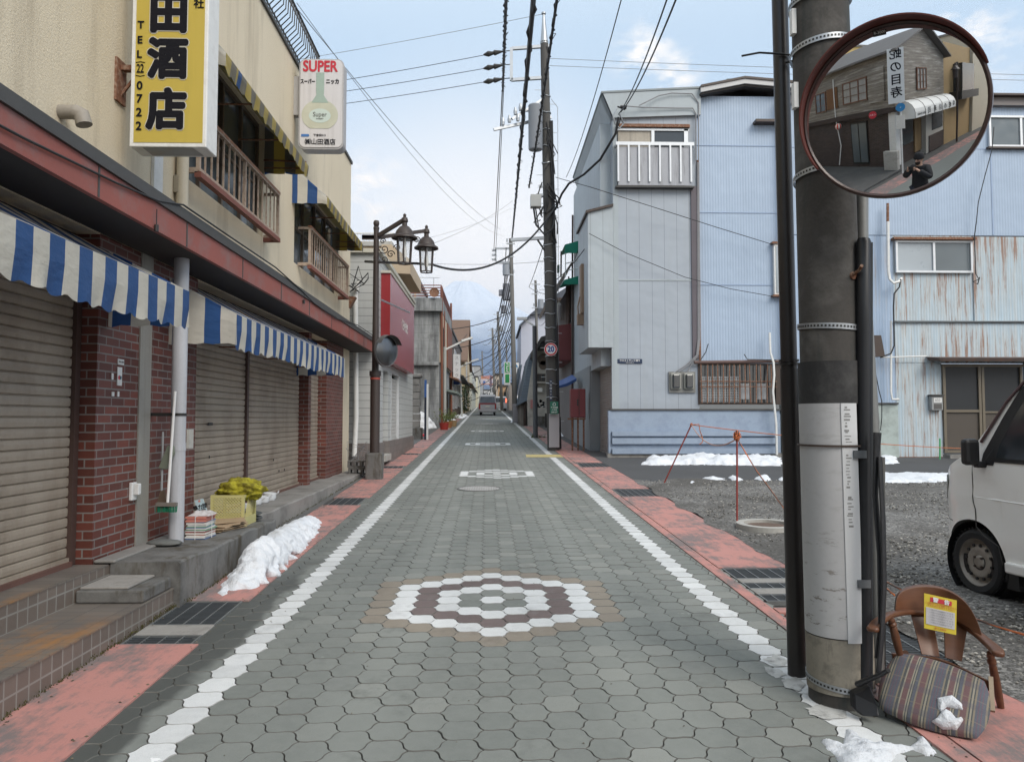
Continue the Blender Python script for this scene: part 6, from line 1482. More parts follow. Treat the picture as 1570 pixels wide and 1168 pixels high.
for sd_ in(0,1):
    prev=None
    for l in ls:
        zt_,zb2=topz(l),botz(l)
        if l>.40:zt_=min(zt_,.9)
        zs=[zb2+(min(zt_,1.02)-zb2)*q/6 for q in range(7)]+([1.02+(zt_-1.02)*q/5 for q in range(1,6)]if zt_>1.03 else[zt_]*5)
        row=[]
        for z in zs:
            w=hw(z,l)+.012*math.exp(-((z-.78)/.05)**2)-.008*math.exp(-((z-.70)/.03)**2)
            row.append(len(mb.v));mb.v.append(V(l,half-w if sd_==0 else half+w,z))
        if prev:
            for q in range(11):mb.f.append([prev[q],prev[q+1],row[q+1],row[q]]);mb.mi.append(0)
        prev=row
mb.build('body',paint,van,smooth=True,angle=38)
def sidept(l,z,off=.004):return V(l,half-hw(z,l)-off,z)
def sidepoly(pts,m,name,parent,th=.008,off=.006):
    mb=MB();mb.slab([sidept(l,z,off)for l,z in pts],rt_*th);return mb.build(name,m,parent)
win=sidepoly([(-.12,1.09),(-.13,1.15),(-.30,1.45),(-.44,1.66),(-.52,1.72),(-1.25,1.74),(-1.27,1.08)],trimb,'side_window',van,.006,.008)
sidepoly([(-.27,1.12),(-.29,1.22),(-.42,1.46),(-.53,1.62),(-.60,1.67),(-1.20,1.69),(-1.22,1.11)],glass_dark,'pane',win,.003,.012)
w2_=sidepoly([(-1.33,1.08),(-1.33,1.74),(-2.35,1.74),(-2.4,1.08)],glass_dark,'side_window',van,.006,.010)
mb=MB();mb.tube([sidept(-.10,1.24,.012),sidept(-.32,1.56,.012),sidept(-.50,1.74,.012),sidept(-.75,1.80,.012),sidept(-2.7,1.80,.012)],.012,8);mb.build('roof_gutter',mat('visor_plum',(.10,.055,.055),.3,.1),van,smooth=True)
mb=MB();a,b=(-.005,1.20),(-.47,1.735)
mb.slab([V(a[0]+.012,half-.60,a[1]),V(a[0]+.012,half+.60,a[1]),V(b[0]+.012,half+.53,b[1]),V(b[0]+.012,half-.53,b[1])],fw*.006);mb.build('windscreen',glass_dark,van)
mb=MB()
for pts in([(-.02,1.08),(-.022,.98),(-.025,.90),(-.028,.84),(-.03,.80),(-.035,.76),(-.045,.70),(-.05,.56)],[(-.05,.56),(-.13,.50),(-.27,.44),(-.30,.30)],[(-1.29,1.08),(-1.29,.32)],[(.40,.60),(.30,.58),(.24,.575)]):
    mb.tube([sidept(l,z,.011*math.exp(-((z-.78)/.05)**2)+.001)for l,z in pts],.004,4)
mb.build('door_seam',mat('seam_dark',(.06,.055,.05),.8),van)
mb=MB();mb.slab([sidept(-.34,.335,.03),sidept(-1.55,.335,.03),sidept(-1.55,.25,.03),sidept(-.34,.25,.03)],rt_*.05);mb.build('sill_trim',paint,van,bevel=.015)
mb=MB();mb.tube([sidept(-.05,.80,.004),sidept(-.6,.79,.010),sidept(-1.28,.79,.010),sidept(-2.6,.80,.010)],.006,6);mb.build('body_crease',paint,van,smooth=True)
mb=MB();mb.slab([sidept(-.30,.26,-.02),sidept(-.42,.25,-.02),sidept(-.42,.12,-.02),sidept(-.30,.12,-.02)],rt_*.3);mb.build('mudflap',trimb,van)
mb=MB();mb.box(-.62,.62,-.45,.2,0,.02,Matrix.Translation(V(-.8,half,.22))@Matrix.Rotation(hd,4,'Z'));mb.slab([V(.3,.06,.16),V(-2.8,.06,.16),V(-2.8,1.4,.16),V(.3,1.4,.16)],(0,0,.15));mb.build('underbody',black_rubber,van)
mb=MB();mb.lathe([(.325,.03),(.325,.35),(.02,.35)],V(0,.0,WR),rt_,40);mb.build('wheel_arch',black_rubber,van)
mb=MB();q=[V(.44,.05,.73),V(.42,.10,.93),V(.36,.055,.955),V(.30,half-hw(.9,.30)-.004,.93),V(.37,half-hw(.8,.37)-.004,.80),V(.425,.04,.70)]
mb=MB();mb.slab([sidept(.425,.735,.014),sidept(.36,.75,.014),sidept(.30,.91,.014),sidept(.335,.955,.014),sidept(.395,.88,.014)],rt_*.03);mb.build('headlight',mat('headlight_lens',(.22,.24,.23),.15,.2,12),van,bevel=.004)
def wheel(l,y,parent=van):
    c=V(l,y,WR);t=MB()
    t.lathe([(.19,.0),(.235,-.008),(.258,.01),(.268,.035),(.268,.115),(.258,.14),(.235,.155),(.19,.145)],c,rt_,48);w=t.build('wheel',mat('tyre_rubber',(.022,.022,.023),.85,.3,30,60,.4),parent,smooth=True,angle=30)
    t=MB();n=40
    for i in range(n):
        a=2*math.pi*i/n;d=fw*math.cos(a)+Vector((0,0,1))*math.sin(a)
        for yy in(.03,.075,.12):t.bar(c+d*.268+rt_*(yy-.015),c+d*.2725+rt_*(yy-.012),.018,.02)
    t.build('tread',mat('tyre_rubber',(.02,.02,.02)),w)
    t=MB();rimm=mat('dirty_steel_wheel',(.33,.30,.265),.55,.2,6,60,.1,.3,dirt=(.16,.11,.07))
    t.lathe([(.197,.006),(.186,.004),(.178,.02),(.165,.05),(.148,.055),(.130,.030),(.105,.022),(.085,.030),(.07,.028),(.055,.034),(.05,.022),(.03,.018),(1e-4,.018)],c,rt_,48);rm=t.build('rim',rimm,w,smooth=True,angle=60)
    t=MB()
    for i in range(12):
        a=2*math.pi*(i+.3)/12;d=fw*math.cos(a)+Vector((0,0,1))*math.sin(a);t.cyl(c+d*.137+rt_*.030,.0125,.012,-rt_,12)
    t.build('rim_hole',black_rubber,rm)
    t=MB()
    for i in range(4):
        a=2*math.pi*(i+.5)/4;d=fw*math.cos(a)+Vector((0,0,1))*math.sin(a);t.cyl(c+d*.05+rt_*.028,.009,.018,-rt_,8)
    t.build('wheel_nut',brown_metal,rm)
for l in(0,-1.9):
    wheel(l,.03);wheel(l,1.30)
mp_=V(-.14,-.10,1.16);mb=MB()
Mx=Matrix.Translation(mp_)@Matrix.Rotation(hd,4,'Z');mb.box(-.075,.055,-.035,.045,-.10,.11,Mx);o=mb.build('door_mirror',trimb,van,bevel=.03)
mb=MB();mb.box(.03,.16,-.03,.03,-.12,-.07,Mx);mb.slab([sidept(-.12,1.06,.01),sidept(-.24,1.06,.01),sidept(-.24,1.22,.01)],rt_*.02);mb.build('mirror_bracket',trimb,van,bevel=.01)
mb=MB();mb.slab([sidept(-1.08,.86,.03),sidept(-1.22,.86,.03),sidept(-1.22,.90,.03),sidept(-1.08,.90,.03)],rt_*.03);mb.build('door_handle',trimb,van,bevel=.008)
mb=MB();mb.tube([V(-.58,.22,1.86),V(-.66,.22,1.90),V(-.75,.22,1.905)],.022,8);mb.build('roof_antenna',paint,van)
# ================================================================== LEFT STREET BEYOND THE SHOP
def siding_material(name,col,pitch=.17,joint=.35):
    m=NT(name);s=m.n('ShaderNodeSeparateXYZ');m.l(m.co(),s.inputs[0]);fr=m.math('FRACT',m.math('DIVIDE',s.outputs[2],pitch));j=m.rng(m.math('ABSOLUTE',m.math('SUBTRACT',fr,.5)),.45,.485)
    c=m.mix(m.noise(1,m.map((1,1,5)),5),mul(col,.85),mul(col,1.1));c=m.mix(m.rng(m.noise(1,m.map((5,5,.5)),6,.7),.5,.75,0,.3),c,mul(col,.6))
    return m.set(m.mix(j,c,mul(col,joint)),.6,0,m.bump(j,-.7,.01))
def winbox(parent,side,a,c0,c1,z0,z1,m=None,fm=None,proud=.05,face='s',yn=0):
    """window on the street face ('s', c along y) or the near face ('n', c = distance from the road axis)"""
    fm=fm or alu;m=m or glass_dark;o=MB();i=MB();t=.05
    if face=='s':
        x0=side*a;x1=side*(a-proud);xm=side*(a-proud*.6)
        o.box(x0,x1,c0,c1,z0,z0+t);o.box(x0,x1,c0,c1,z1-t,z1);o.box(x0,x1,c0,c0+t,z0+t,z1-t);o.box(x0,x1,c1-t,c1,z0+t,z1-t);o.box(x0,x1,(c0+c1)/2-.02,(c0+c1)/2+.02,z0+t,z1-t)
        i.box(x0,xm,c0+t,(c0+c1)/2-.021,z0+t,z1-t);i.box(x0,xm,(c0+c1)/2+.021,c1-t,z0+t,z1-t)
    else:
        x0,x1=side*c0,side*c1;cm=(x0+x1)/2
        if x0>x1:x0,x1=x1,x0
        o.box(x0,x1,yn-proud,yn,z0,z0+t);o.box(x0,x1,yn-proud,yn,z1-t,z1);o.box(x0,x0+t,yn-proud,yn,z0+t,z1-t);o.box(x1-t,x1,yn-proud,yn,z0+t,z1-t);o.box(cm-.02,cm+.02,yn-proud,yn,z0+t,z1-t)
        i.box(x0+t,cm-.021,yn-proud*.6,yn,z0+t,z1-t);i.box(cm+.021,x1-t,yn-proud*.6,yn,z0+t,z1-t)
    w=o.build('window',fm,parent);i.build('pane',m,w);return w
lh=thing('siding_house','low white sided building with a long red sign box over grey roller shutters','building',(-3.5,17,G(17)))
sid=siding_material('white_board_siding',(.46,.47,.465));gran=brick_material('grey_stone_base',(.19,.165,.155),(.13,.12,.115),.3,.15,.006,.5,.12,.6,.4)
Y0,Y1,A=17.0,24.6,2.52
mb=MB();mb.box(-6.6,-A-.002,Y0,Y0+.15,1.05,5.25);mb.box(-A-.15,-A,Y0+.152,Y0+.9,1.05,5.25);mb.box(-A-.15,-A,Y0+.902,Y1,2.72,5.25);mb.box(-A-.15,-A,20.9,Y1,1.05,2.719);mb.box(-A-.15,-A,18.8,19.3,1.05,2.719);mb.build('siding_wall',sid,lh)
mb=MB();mb.box(-6.6,-A+.04,Y0-.05,Y0+.14,.2,1.048);mb.box(-A-.13,-A+.04,Y0+.141,Y0+.9,.2,1.048);mb.box(-A-.14,-A+.04,18.8,Y1,.2,1.048);mb.build('stone_base',gran,lh)
mb=MB();mb.box(-6.7,-A+.08,Y0-.1,Y1+.05,5.252,5.34);mb.build('parapet_cap',mat('cream_cap',(.52,.50,.43),.6),lh)
mb=MB();mb.box(-6.5,-A-.16,Y0+.16,Y1,5.0,5.1);mb.box(-6.5,-6.4,Y0,Y1,.2,5.2);mb.box(-6.6,-A-.151,Y1-.15,Y1,.2,5.24);mb.build('roof',concrete,lh)
mb=MB();mb.box(-A-.5,-A-.16,Y0+.9,18.8,.5,2.72);mb.build('door_recess',room_dark,lh)
shutter('door_shutter',Y0+.92,18.75,.75,2.7,-A-.13,lh,.07,mat('grey_blue_shutter',(.27,.31,.31),.45,.12,3))
shutter('window_shutter',19.33,20.85,1.1,2.7,-A-.06,lh,.09,mat('pale_shutter',(.48,.475,.46),.5,.1,3))
mb=MB();mb.box(-A-.12,-A+.012,19.3,19.33,1.05,2.72);mb.box(-A-.12,-A+.012,20.86,20.9,1.05,2.72);mb.build('shutter_guide',alu,lh)
mb=MB();mb.box(-A-.1,-A+.08,Y0+.85,18.85,.6,.75);mb.build('door_sill',concrete_pale,lh)
rsn=thing('red_sign_box','long red shop sign box with a few white letters on the white sided building','sign',(-2.4,20,2.9))
rm_=NT('red_sign_panel');sxx=rm_.n('ShaderNodeSeparateXYZ');rm_.l(rm_.co(),sxx.inputs[0]);rib_=rm_.rng(rm_.math('ABSOLUTE',rm_.math('SUBTRACT',rm_.math('FRACT',rm_.math('DIVIDE',sxx.outputs[1],.26)),.5)),.44,.49)
rm_.set(rm_.mix(rib_,(.30,.035,.04),(.24,.028,.035)),.27,0,rm_.bump(rib_,-.2,.003));rm_=rm_.m
mb=MB();mb.box(-A+.001,-2.31,17.44,22.8,2.90,4.89);mb.build('panel',rm_,rsn)
mb=MB();mb.box(-A+.001,-2.29,17.40,22.84,4.892,4.95);mb.build('cap',mat('cream_cap',(.5,.5,.4)),rsn)
text('くらやまだ',.30,(-2.306,20.35,4.0),(0,1,0),(0,0,1),mat('sign_cream_letter',(.85,.80,.77),.7),rsn,bold=.014,space=.95)
mb=MB();mb.bar((-2.2,15.3,3.95),(-2.0,18.6,4.15),.03);tag(mb.build('steel_rod',steel),'thin galvanised rod crossing in front of the red sign box','rod')
cable([P(543,700,16.8),P(546,640,16.85),P(545,450,16.9),P(546,440,16.9)],.055,white_paint,'white downpipe in the gap between the cream shop and the sided house','drainpipe','drain_pipe',n=10)
cable([P(552,430,16.8),P(548,436,16.8),P(546,446,16.8)],.05,white_paint,'bent top of the white downpipe beside the far balcony','drainpipe','drain_pipe_elbow',n=10)
mb=MB();mb.slab([P(534,454,16.3),P(545,455,16.3),P(535,472,16.3)],(0,.2,0));tag(mb.build('corner_bracket',rust_m),'small rusty triangular bracket on the far corner of the shop','bracket')
for i,(u,v,l)in enumerate(((551,722,'lower grey hollow block stacked by the foot of the lamp post'),(550,711,'upper grey hollow block stacked by the foot of the lamp post'))):
    c=P(u,v,15.6);w=.42;Mx=Matrix.Translation(c);mb=MB();mb.box(-w/2,w/2,-.1,.1,-.07,-.04,Mx);mb.box(-w/2,w/2,-.1,.1,.04,.07,Mx)
    for k in range(4):x=-w/2+k*(w-.05)/3;mb.box(x,x+.05,-.1,.1,-.04,.04,Mx)
    tag(mb.build('hollow_block',concrete_dark,bevel=.006),l,'block')
mb=MB();rg=random.Random(9);c=P(549,690,15.9)
mb.tube([c+Vector((rg.uniform(-.3,.3),rg.uniform(-.1,.1),rg.uniform(-.4,.25)))for i in range(22)],.007,5);tag(mb.build('wire_tangle',cable_grey),'tangle of pale wire and rope at the foot of the white downpipe','wire')
mb=MB();rg=random.Random(19);c=P(552,430,16.2)
pts=[c+Vector((rg.uniform(-.28,.2),rg.uniform(-.1,.1),rg.uniform(-.3,.3)))for i in range(16)];mb.tube(pts,.013,5);tag(mb.build('cable_coil',cable_m),'coiled black telephone cables hanging beside the lamp post','cable')
# ---- lamp post
YL=15.2;lb_=P(574,733,YL);lt_=P(577,348,YL);lp_c=mat('lamp_brown',(.045,.032,.028),.5,.25,6,70,.1)
lamp=thing('lamp_post','dark brown street lamp post with two hanging lanterns and a round mirror','street lamp',lb_)
mb=MB();mb.tube([lb_+Vector((0,0,.5)),lb_+Vector((0,0,2.0))],.095,18);mb.tube([lb_+Vector((0,0,2.0)),lb_+Vector((0,0,2.1))],.115,18);mb.tube([lb_+Vector((0,0,2.1)),lt_],[.068,.052],16)
mb.lathe([(1e-4,.14),(.05,.12),(.062,.07),(.05,.02),(.03,.0),(.06,-.01),(.06,-.05)],lt_,n=16);mb.build('post',lp_c,lamp,smooth=True)
mb=MB();mb.cyl(lb_+Vector((0,0,1.93)),.099,.04,n=18);mb.build('red_band',mat('red_band',(.35,.06,.04),.6),lamp)
mb=MB();mb.box(-.16,.16,-.16,.16,-.1,.5,Matrix.Translation(lb_));mb.build('footing',concrete_dark,lamp,bevel=.03)
lglass=NT('lantern_glass');lglass.set((.75,.78,.78),.05,0,None);lglass.b.inputs['Alpha'].default_value=.22;lglass=lglass.m
def lantern(c,s,name='lantern'):
    """c = bottom centre"""
    q=MB();H=.52*s;r0,r1=.135*s,.165*s
    for i in range(6):
        a=2*math.pi*(i+.5)/6;d=Vector((math.cos(a),math.sin(a),0));a2=2*math.pi*(i+1.5)/6;d2=Vector((math.cos(a2),math.sin(a2),0))
        q.bar(c+d*r0,c+d*r1+Vector((0,0,H)),.03*s,.022*s);q.bar(c+d*r0,c+d2*r0,.022*s);q.bar(c+d*r1+Vector((0,0,H)),c+d2*r1+Vector((0,0,H)),.03*s)
    q.lathe([(.27*s,H-.01),(.265*s,H+.02),(.20*s,H+.06),(.17*s,H+.15*s),(.10*s,H+.235*s),(.055*s,H+.26*s),(.05*s,H+.32*s),(.075*s,H+.35*s),(.06*s,H+.42*s),(.03*s,H+.44*s),(.035*s,H+.49*s),(1e-4,H+.52*s)],c,n=12)
    o=q.build(name,lp_c,lamp,smooth=True,angle=35)
    q=MB()
    for i in range(6):
        a=2*math.pi*(i+.5)/6;d=Vector((math.cos(a),math.sin(a),0));a2=2*math.pi*(i+1.5)/6;d2=Vector((math.cos(a2),math.sin(a2),0))
        q.quad(c+d*r0*.97,c+d2*r0*.97,c+d2*r1*.97+Vector((0,0,H)),c+d*r1*.97+Vector((0,0,H)))
    q.build('lantern_glass',lglass,o)
    q=MB();q.lathe([(1e-4,.10*s),(.035*s,.12*s),(.05*s,.2*s),(.045*s,.3*s),(.03*s,.36*s),(.03*s,H)],c,n=14);q.build('bulb',mat('frosted_bulb',(.75,.74,.7),.3,.03),o,smooth=True)
    return o
l1,l2=P(620,404,14.9),P(653.5,417,15.9)
lantern(l1,.95);lantern(l2,.95)
mb=MB()
for c,s,zo in((l1,.95,-.02),(l2,.95,-.02)):
    top_=c+Vector((0,0,.52*.95+.37));st_=Vector((lt_.x,lt_.y,0))+Vector((0,0,lt_.z-.20 if c is l1 else lt_.z-.22));mb.bar(st_,top_,.06,.07)
    mb.bar(st_+Vector((-.28,0,0)),st_,.06,.07)
mb.build('arm',lp_c,lamp)
def scroll(c,r,turns,sgn,parent,up=1):
    pts=[c+Vector((sgn*r*(1-t/40)*math.cos(turns*2*math.pi*t/40),0,up*r*(1-t/40)*math.sin(turns*2*math.pi*t/40)))for t in range(36)]
    q=MB();q.tube(pts,.011,5);return q.build('scroll',lp_c,parent)
for du,dv,r in((12,32,.10),(22,40,.08),(12,48,.09),(32,30,.07),(10,20,.06),(62,18,.07)):scroll(P(577+du,350+dv,YL),r,1.6,1 if du%4 else-1,lamp,1 if du%3 else-1)
mc_=P(592,538,15.0);nm_=Vector((.80,-.60,-.06)).normalized()
mb=MB();mb.lathe([(1e-4,.06),(.10,.057),(.2,.045),(.285,.02)],mc_,nm_,40);msm=mb.build('small_mirror',NT('dark_grey_mirror').set((.16,.165,.17),.25,1.0,None),lamp,smooth=True,angle=180)  # mirror surface coloured dark grey
mb=MB();mb.lathe([(.28,.01),(.305,.02),(.31,-.02),(.15,-.06),(1e-4,-.06)],mc_,nm_,40);uh=Vector((0,0,1)).cross(nm_).normalized();wh=nm_.cross(uh);hp=[mc_+(uh*math.cos(R(a))+wh*math.sin(R(a)))*.312 for a in range(25,156,5)];o0=len(mb.v);mb.v+=[q for p in hp for q in(p,p+nm_*.14)];mb.f+=[[o0+2*i,o0+2*i+1,o0+2*i+3,o0+2*i+2]for i in range(len(hp)-1)];mb.mi+=[0]*(len(hp)-1);mb.bar(mc_-nm_*.05,P(577,540,YL),.04);mb.build('mirror_back',mat('grey_rim',(.10,.10,.10),.5),msm,smooth=True,angle=40)
# ---- stone gate post, notice post
gpst=thing('stone_gate_post','old gate post of stacked rough stone blocks with a wide cap','gate post',P(636,672,29.5))
c=P(636,672,29.5);c.z=G(29.5)
mb=MB()
for i in range(7):w=.19+.012*(i%2);mb.box(c.x-w,c.x+w,c.y-w,c.y+w,c.z+.45+i*.27,c.z+.45+i*.27+.255)
mb.build('block_shaft',concrete,gpst,bevel=.02);mb=MB();mb.box(c.x-.28,c.x+.28,c.y-.28,c.y+.28,c.z-.1,c.z+.44);mb.build('plinth',concrete_dark,gpst,bevel=.02)
mb=MB();mb.box(c.x-.27,c.x+.27,c.y-.27,c.y+.27,c.z+2.345,c.z+2.5);mb.build('cap',concrete,gpst,bevel=.05)
nb_=thing('notice_post','slim dark blue and white notice post standing before the snow mound','post',(P(653,672,29).x,29,G(29)))
mb=MB();x=P(652.5,672,29).x;mb.box(x-.05,x+.03,28.97,29.03,G(29)-.1,G(29)+1.6);mb.build('post',mat('dark_navy',(.012,.018,.035),.5),nb_);mb=MB();mb.box(x-.05,x+.03,28.96,29.04,G(29)+1.6,G(29)+2.25);mb.build('blue_top',mat('bright_blue',(.03,.10,.30),.5),nb_);mb=MB();mb.box(x+.031,x+.10,28.96,29.04,G(29)-.1,G(29)+2.1);mb.build('white_side',white_paint,nb_)
mb=MB();c=P(648,667,31.5);mb.lathe([(.16,0),(.14,.08),(.06,.12),(1e-4,.12)],Vector((c.x,31.5,G(31.5))),n=12);tag(mb.build('red_hat',ink_red),'small red cap lying in front of the snow mound','cap')
# ---- beige block of flats and white house behind
def block(name,label,cat,x0,x1,y0,y1,z0,z1,m,cap=None,capm=None):
    t=thing(name,label,cat,((x0+x1)/2,y0,z0));mb=MB();mb.box(x0,x1,y0,y1,z0,z1);mb.build('wall',m,t)
    if cap:mb=MB();mb.box(min(x0,x1)-.1,max(x0,x1)+.1,y0-.1,y1+.1,z1+.002,z1+cap);mb.build('roof_edge',capm or concrete,t)
    return t
beige=mat('beige_render',(.46,.36,.25),.8,.12,1,40,.1)
Yb=33.0
t=block('beige_flats','beige block of flats with a stepped overhang behind the lantern post','building',P(560,0,Yb).x,P(601,0,Yb).x,Yb,Yb+6,.5,P(600,378,Yb).z,beige,.2,concrete_pale)
mb=MB();mb.slab([P(585,418,Yb-.3),P(629,420,Yb-.3),P(629,398,Yb-.3),P(600,375,Yb-.3),P(585,375,Yb-.3)],(0,5,0));mb.build('overhang',beige,t)
mb=MB()
for i in range(14):x=P(546+i*4.6,0,Yb).x;mb.box(x,x+.03,Yb+.1,Yb+.13,P(600,378,Yb).z+.2,P(600,357.5,Yb).z)
mb.box(P(545,0,Yb).x,P(606,0,Yb).x,Yb+.08,Yb+.15,P(600,358,Yb).z,P(600,356,Yb).z);mb.build('roof_railing',white_paint,t)
Yh=48
t=block('white_house','pale house with a flat brown roof edge behind the red sign box','house',P(590,0,Yh).x,P(640,0,Yh).x,Yh,Yh+8,1,P(600,426,Yh).z,mat('pale_blue_render',(.50,.51,.53),.7,.08),.25,brown_metal)
mb=MB();mb.box(P(638,0,Yh).x,P(641,0,Yh).x,Yh-.12,Yh-.02,1,P(600,424,Yh).z);mb.build('corner_post',mat('beige_post',(.5,.42,.33),.7),t)
# ---- stained concrete building with roof railing
Yc,A2=41.0,2.80
stain=NT('black_stained_concrete');n_a=stain.noise(1,stain.map((.9,.9,2.6)),9,.72);n_b=stain.noise(1,stain.map((2,2,.25)),8,.7);sxx=stain.n('ShaderNodeSeparateXYZ');stain.l(stain.co(),sxx.inputs[0])
c_=stain.mix(n_a,(.20,.21,.215),(.46,.47,.47));c_=stain.mix(stain.rng(n_b,.40,.60,0,.85),c_,(.09,.095,.10));c_=stain.mix(stain.rng(n_a,.56,.68,0,.6),c_,(.07,.07,.07))
fr_=stain.rng(stain.math('ABSOLUTE',stain.math('SUBTRACT',stain.math('FRACT',stain.math('DIVIDE',sxx.outputs[2],.42)),.5)),.47,.495);stain.set(stain.mix(stain.math('MULTIPLY',fr_,.5),c_,(.05,.05,.05)),.9,0,stain.bump(n_a,.3,.02));stain=stain.m
cb2=thing('concrete_building','black stained concrete building with brown pillars and a rusty roof railing','building',(-4.8,Yc,G(Yc)))
zc=lambda v:P(660,v,Yc).z
mb=MB();mb.box(-8.5,-A2,Yc,Yc+9.5,G(Yc)-.2,zc(478));mb.box(-8.5,-A2-.02,Yc-.25,Yc-.002,zc(560),zc(555));mb.build('wall',stain,cb2)
mb=MB();mb.box(-8.7,-A2+.15,Yc-.35,Yc+9.8,zc(477.8),zc(458));mb.build('parapet',stain,cb2)
mb=MB();mb.box(-A2+.002,-A2+.12,Yc+.1,Yc+9.4,zc(555),zc(478.5));mb.build('cream_band',mat('cream_render',(.55,.47,.36),.8,.12,1),cb2)
mb=MB();mb.box(-A2+.121,-A2+.18,Yc+1.6,Yc+2.2,G(Yc),zc(470));mb.box(-A2+.121,-A2+.2,Yc+4.5,Yc+9.4,zc(555),zc(480));mb.build('red_brown_pillar',mat('red_brown_paint',(.20,.075,.045),.7,.25,2),cb2)
mb=MB();xr=-A2+.1;zr0,zr1=zc(457),zc(438.5)
for k in range(5):z=zr0+(zr1-zr0)*(k+.5)/4.6;mb.bar((-8.6,Yc-.3,z),(xr,Yc-.3,z),.05);mb.bar((xr,Yc-.3,z),(xr,Yc+9.6,z),.05)
for k in range(6):mb.bar((xr,Yc-.3+k*1.9,zr0-.2),(xr,Yc-.3+k*1.9,zr1),.06)
mb.build('roof_railing',mat('rust_red_rail',(.20,.075,.06),.7,.3,5),cb2)
winbox(cb2,-1,A2-.12,Yc+.4,Yc+1.4,zc(535),zc(500),glass_dark,brown_metal)
winbox(cb2,-1,A2-.003,Yc+5,Yc+7.5,zc(640),zc(600),glass_dark,brown_metal)
mb=MB();mb.lathe([(1e-4,0),(.2,.03),(.26,.07)],P(666,449,Yc-.4),(0,-1,.1),20);tag(mb.build('satellite_dish',rust_m),'rusty round dish on the roof railing of the stained building','dish')
mb=MB();q=P(665,440,Yc);mb.tube([q,q+Vector((0,0,.5))],.02,5);mb.tube([q+Vector((-.8,0,.5)),q+Vector((.3,0,.5))],.015,5);tag(mb.build('roof_antenna',steel),'thin television antenna above the stained building','antenna')
mb=MB();mb.slab([(-A2,Yc+1.5,zc(596)),(-A2+.9,Yc+1.5,zc(602)),(-A2+.9,Yc+9,zc(602)),(-A2,Yc+9,zc(596))],(0,0,.12));tag(mb.build('shop_canopy',mat('teal_grey_canopy',(.20,.24,.22),.7,.2)),'thin grey green canopy over the shop front of the stained building','canopy')
rg=random.Random(31)
for i,(u,v,col,l)in enumerate(((684,655,(.38,.04,.03),'red flower pot'),(690,652,(.30,.13,.05),'brown planter with orange green plants'),(697,650,(.3,.2,.1),'low planter farther along'))):
    q=atG(u,v+4);q.x-=.1;t=thing('flower_pot',l+' in front of the stained concrete building','flower pot',q)
    mb=MB();mb.lathe([(1e-4,0),(.18,0),(.24,.35),(.2,.35),(1e-4,.3)],q,n=14);mb.build('pot',mat('pot_%d'%i,col,.7),t)
    mb=MB()
    for k in range(90):
        d=Vector((rg.gauss(0,.16),rg.gauss(0,.16),.42+abs(rg.gauss(0,.2))));e1=Vector((rg.uniform(-1,1),rg.uniform(-1,1),rg.uniform(-.5,1))).normalized()*.07;e2=e1.orthogonal().normalized()*.03;mb.quad(q+d,q+d+e1+e2,q+d+e1*2,q+d+e1-e2)
    mb.build('leaves',mat('pot_leaves',(.10,.13,.03),.7,.6,9),t)
# ---- farther left row
def row_house(name,label,side,a,y0,y1,ztop,m,roof=None,depth=6,wins=(),cap=.2,canopy=None,near=(),rm=None):
    z0=G(y0)-.4;t=thing(name,label,'building',(side*(a+depth/2),y0,z0))
    mb=MB();mb.box(side*a,side*(a+depth),y0,y1,z0,ztop);mb.build('wall',m,t)
    rm=rm or dark_flash;mb=MB()
    if roof=='gable_side':
        ym=(y0+y1)/2;h=(y1-y0)*.3
        mb.slab([(side*(a-.3),y0-.4,ztop-.1),(side*(a-.3),ym,ztop+h),(side*(a-.3),y1+.4,ztop-.1),(side*(a-.3),y1+.4,ztop+.08),(side*(a-.3),ym,ztop+h+.2),(side*(a-.3),y0-.4,ztop+.08)],(side*(depth+.6),0,0))
        q=MB();q.slab([(side*(a+.002),y0,ztop),(side*(a+.002),ym,ztop+h),(side*(a+.002),y1,ztop)],(side*(depth-.01),0,0));q.build('gable',m,t)
    elif roof=='gable_front':
        h=depth*.28
        mb.slab([(side*(a-.5),y0-.4,ztop-.12),(side*(a+depth/2),y0-.4,ztop+h),(side*(a+depth+.4),y0-.4,ztop-.12),(side*(a+depth+.4),y0-.4,ztop+.06),(side*(a+depth/2),y0-.4,ztop+h+.2),(side*(a-.5),y0-.4,ztop+.06)],(0,y1-y0+.8,0))
        q=MB();q.slab([(side*a,y0+.002,ztop),(side*(a+depth/2),y0+.002,ztop+h),(side*(a+depth),y0+.002,ztop)],(0,y1-y0-.01,0));q.build('gable',m,t)
    else:mb.box(side*(a-.08),side*(a+depth+.05),y0-.08,y1+.08,ztop+.002,ztop+cap)
    mb.build('roof',rm,t)
    for w in wins:winbox(t,side,a,*w)
    for w in near:winbox(t,side,a,*w,face='n',yn=y0)
    if canopy:
        q=MB();ca,cb,cz,cp=canopy;q.slab([(side*a,ca,cz+.3),(side*(a-cp),ca,cz),(side*(a-cp),cb,cz),(side*a,cb,cz+.3)],(0,0,.1));q.build('canopy',rm,t)
    return t
grey_bl=mat('grey_blue_sheet',(.27,.31,.36),.6,.15,1)
row_house('narrow_house','narrow grey house with a shop canopy between stained concrete and brown building',-1,3.1,50.7,55.5,P(700,500,51).z,grey_bl,wins=((51.5,54.5,5.0,6.3),(51.2,55,1.6,3.6)),canopy=(50.8,55.6,4.1,.9),rm=rust_m)
brown_clad=clad_material('brown_corrugated',(.085,.055,.035),.25,(.05,.04,.03))
row_house('brown_building','dark brown clad building with a slanted roof line',-1,2.95,56,74,P(693,507,56).z,brown_clad,depth=5.5,wins=((57,60,2.3,4.4),(62,65,2.4,4.6),(67,71,2.6,4.8),(60,63,5.6,7)),canopy=(56,73,4.6,.9))
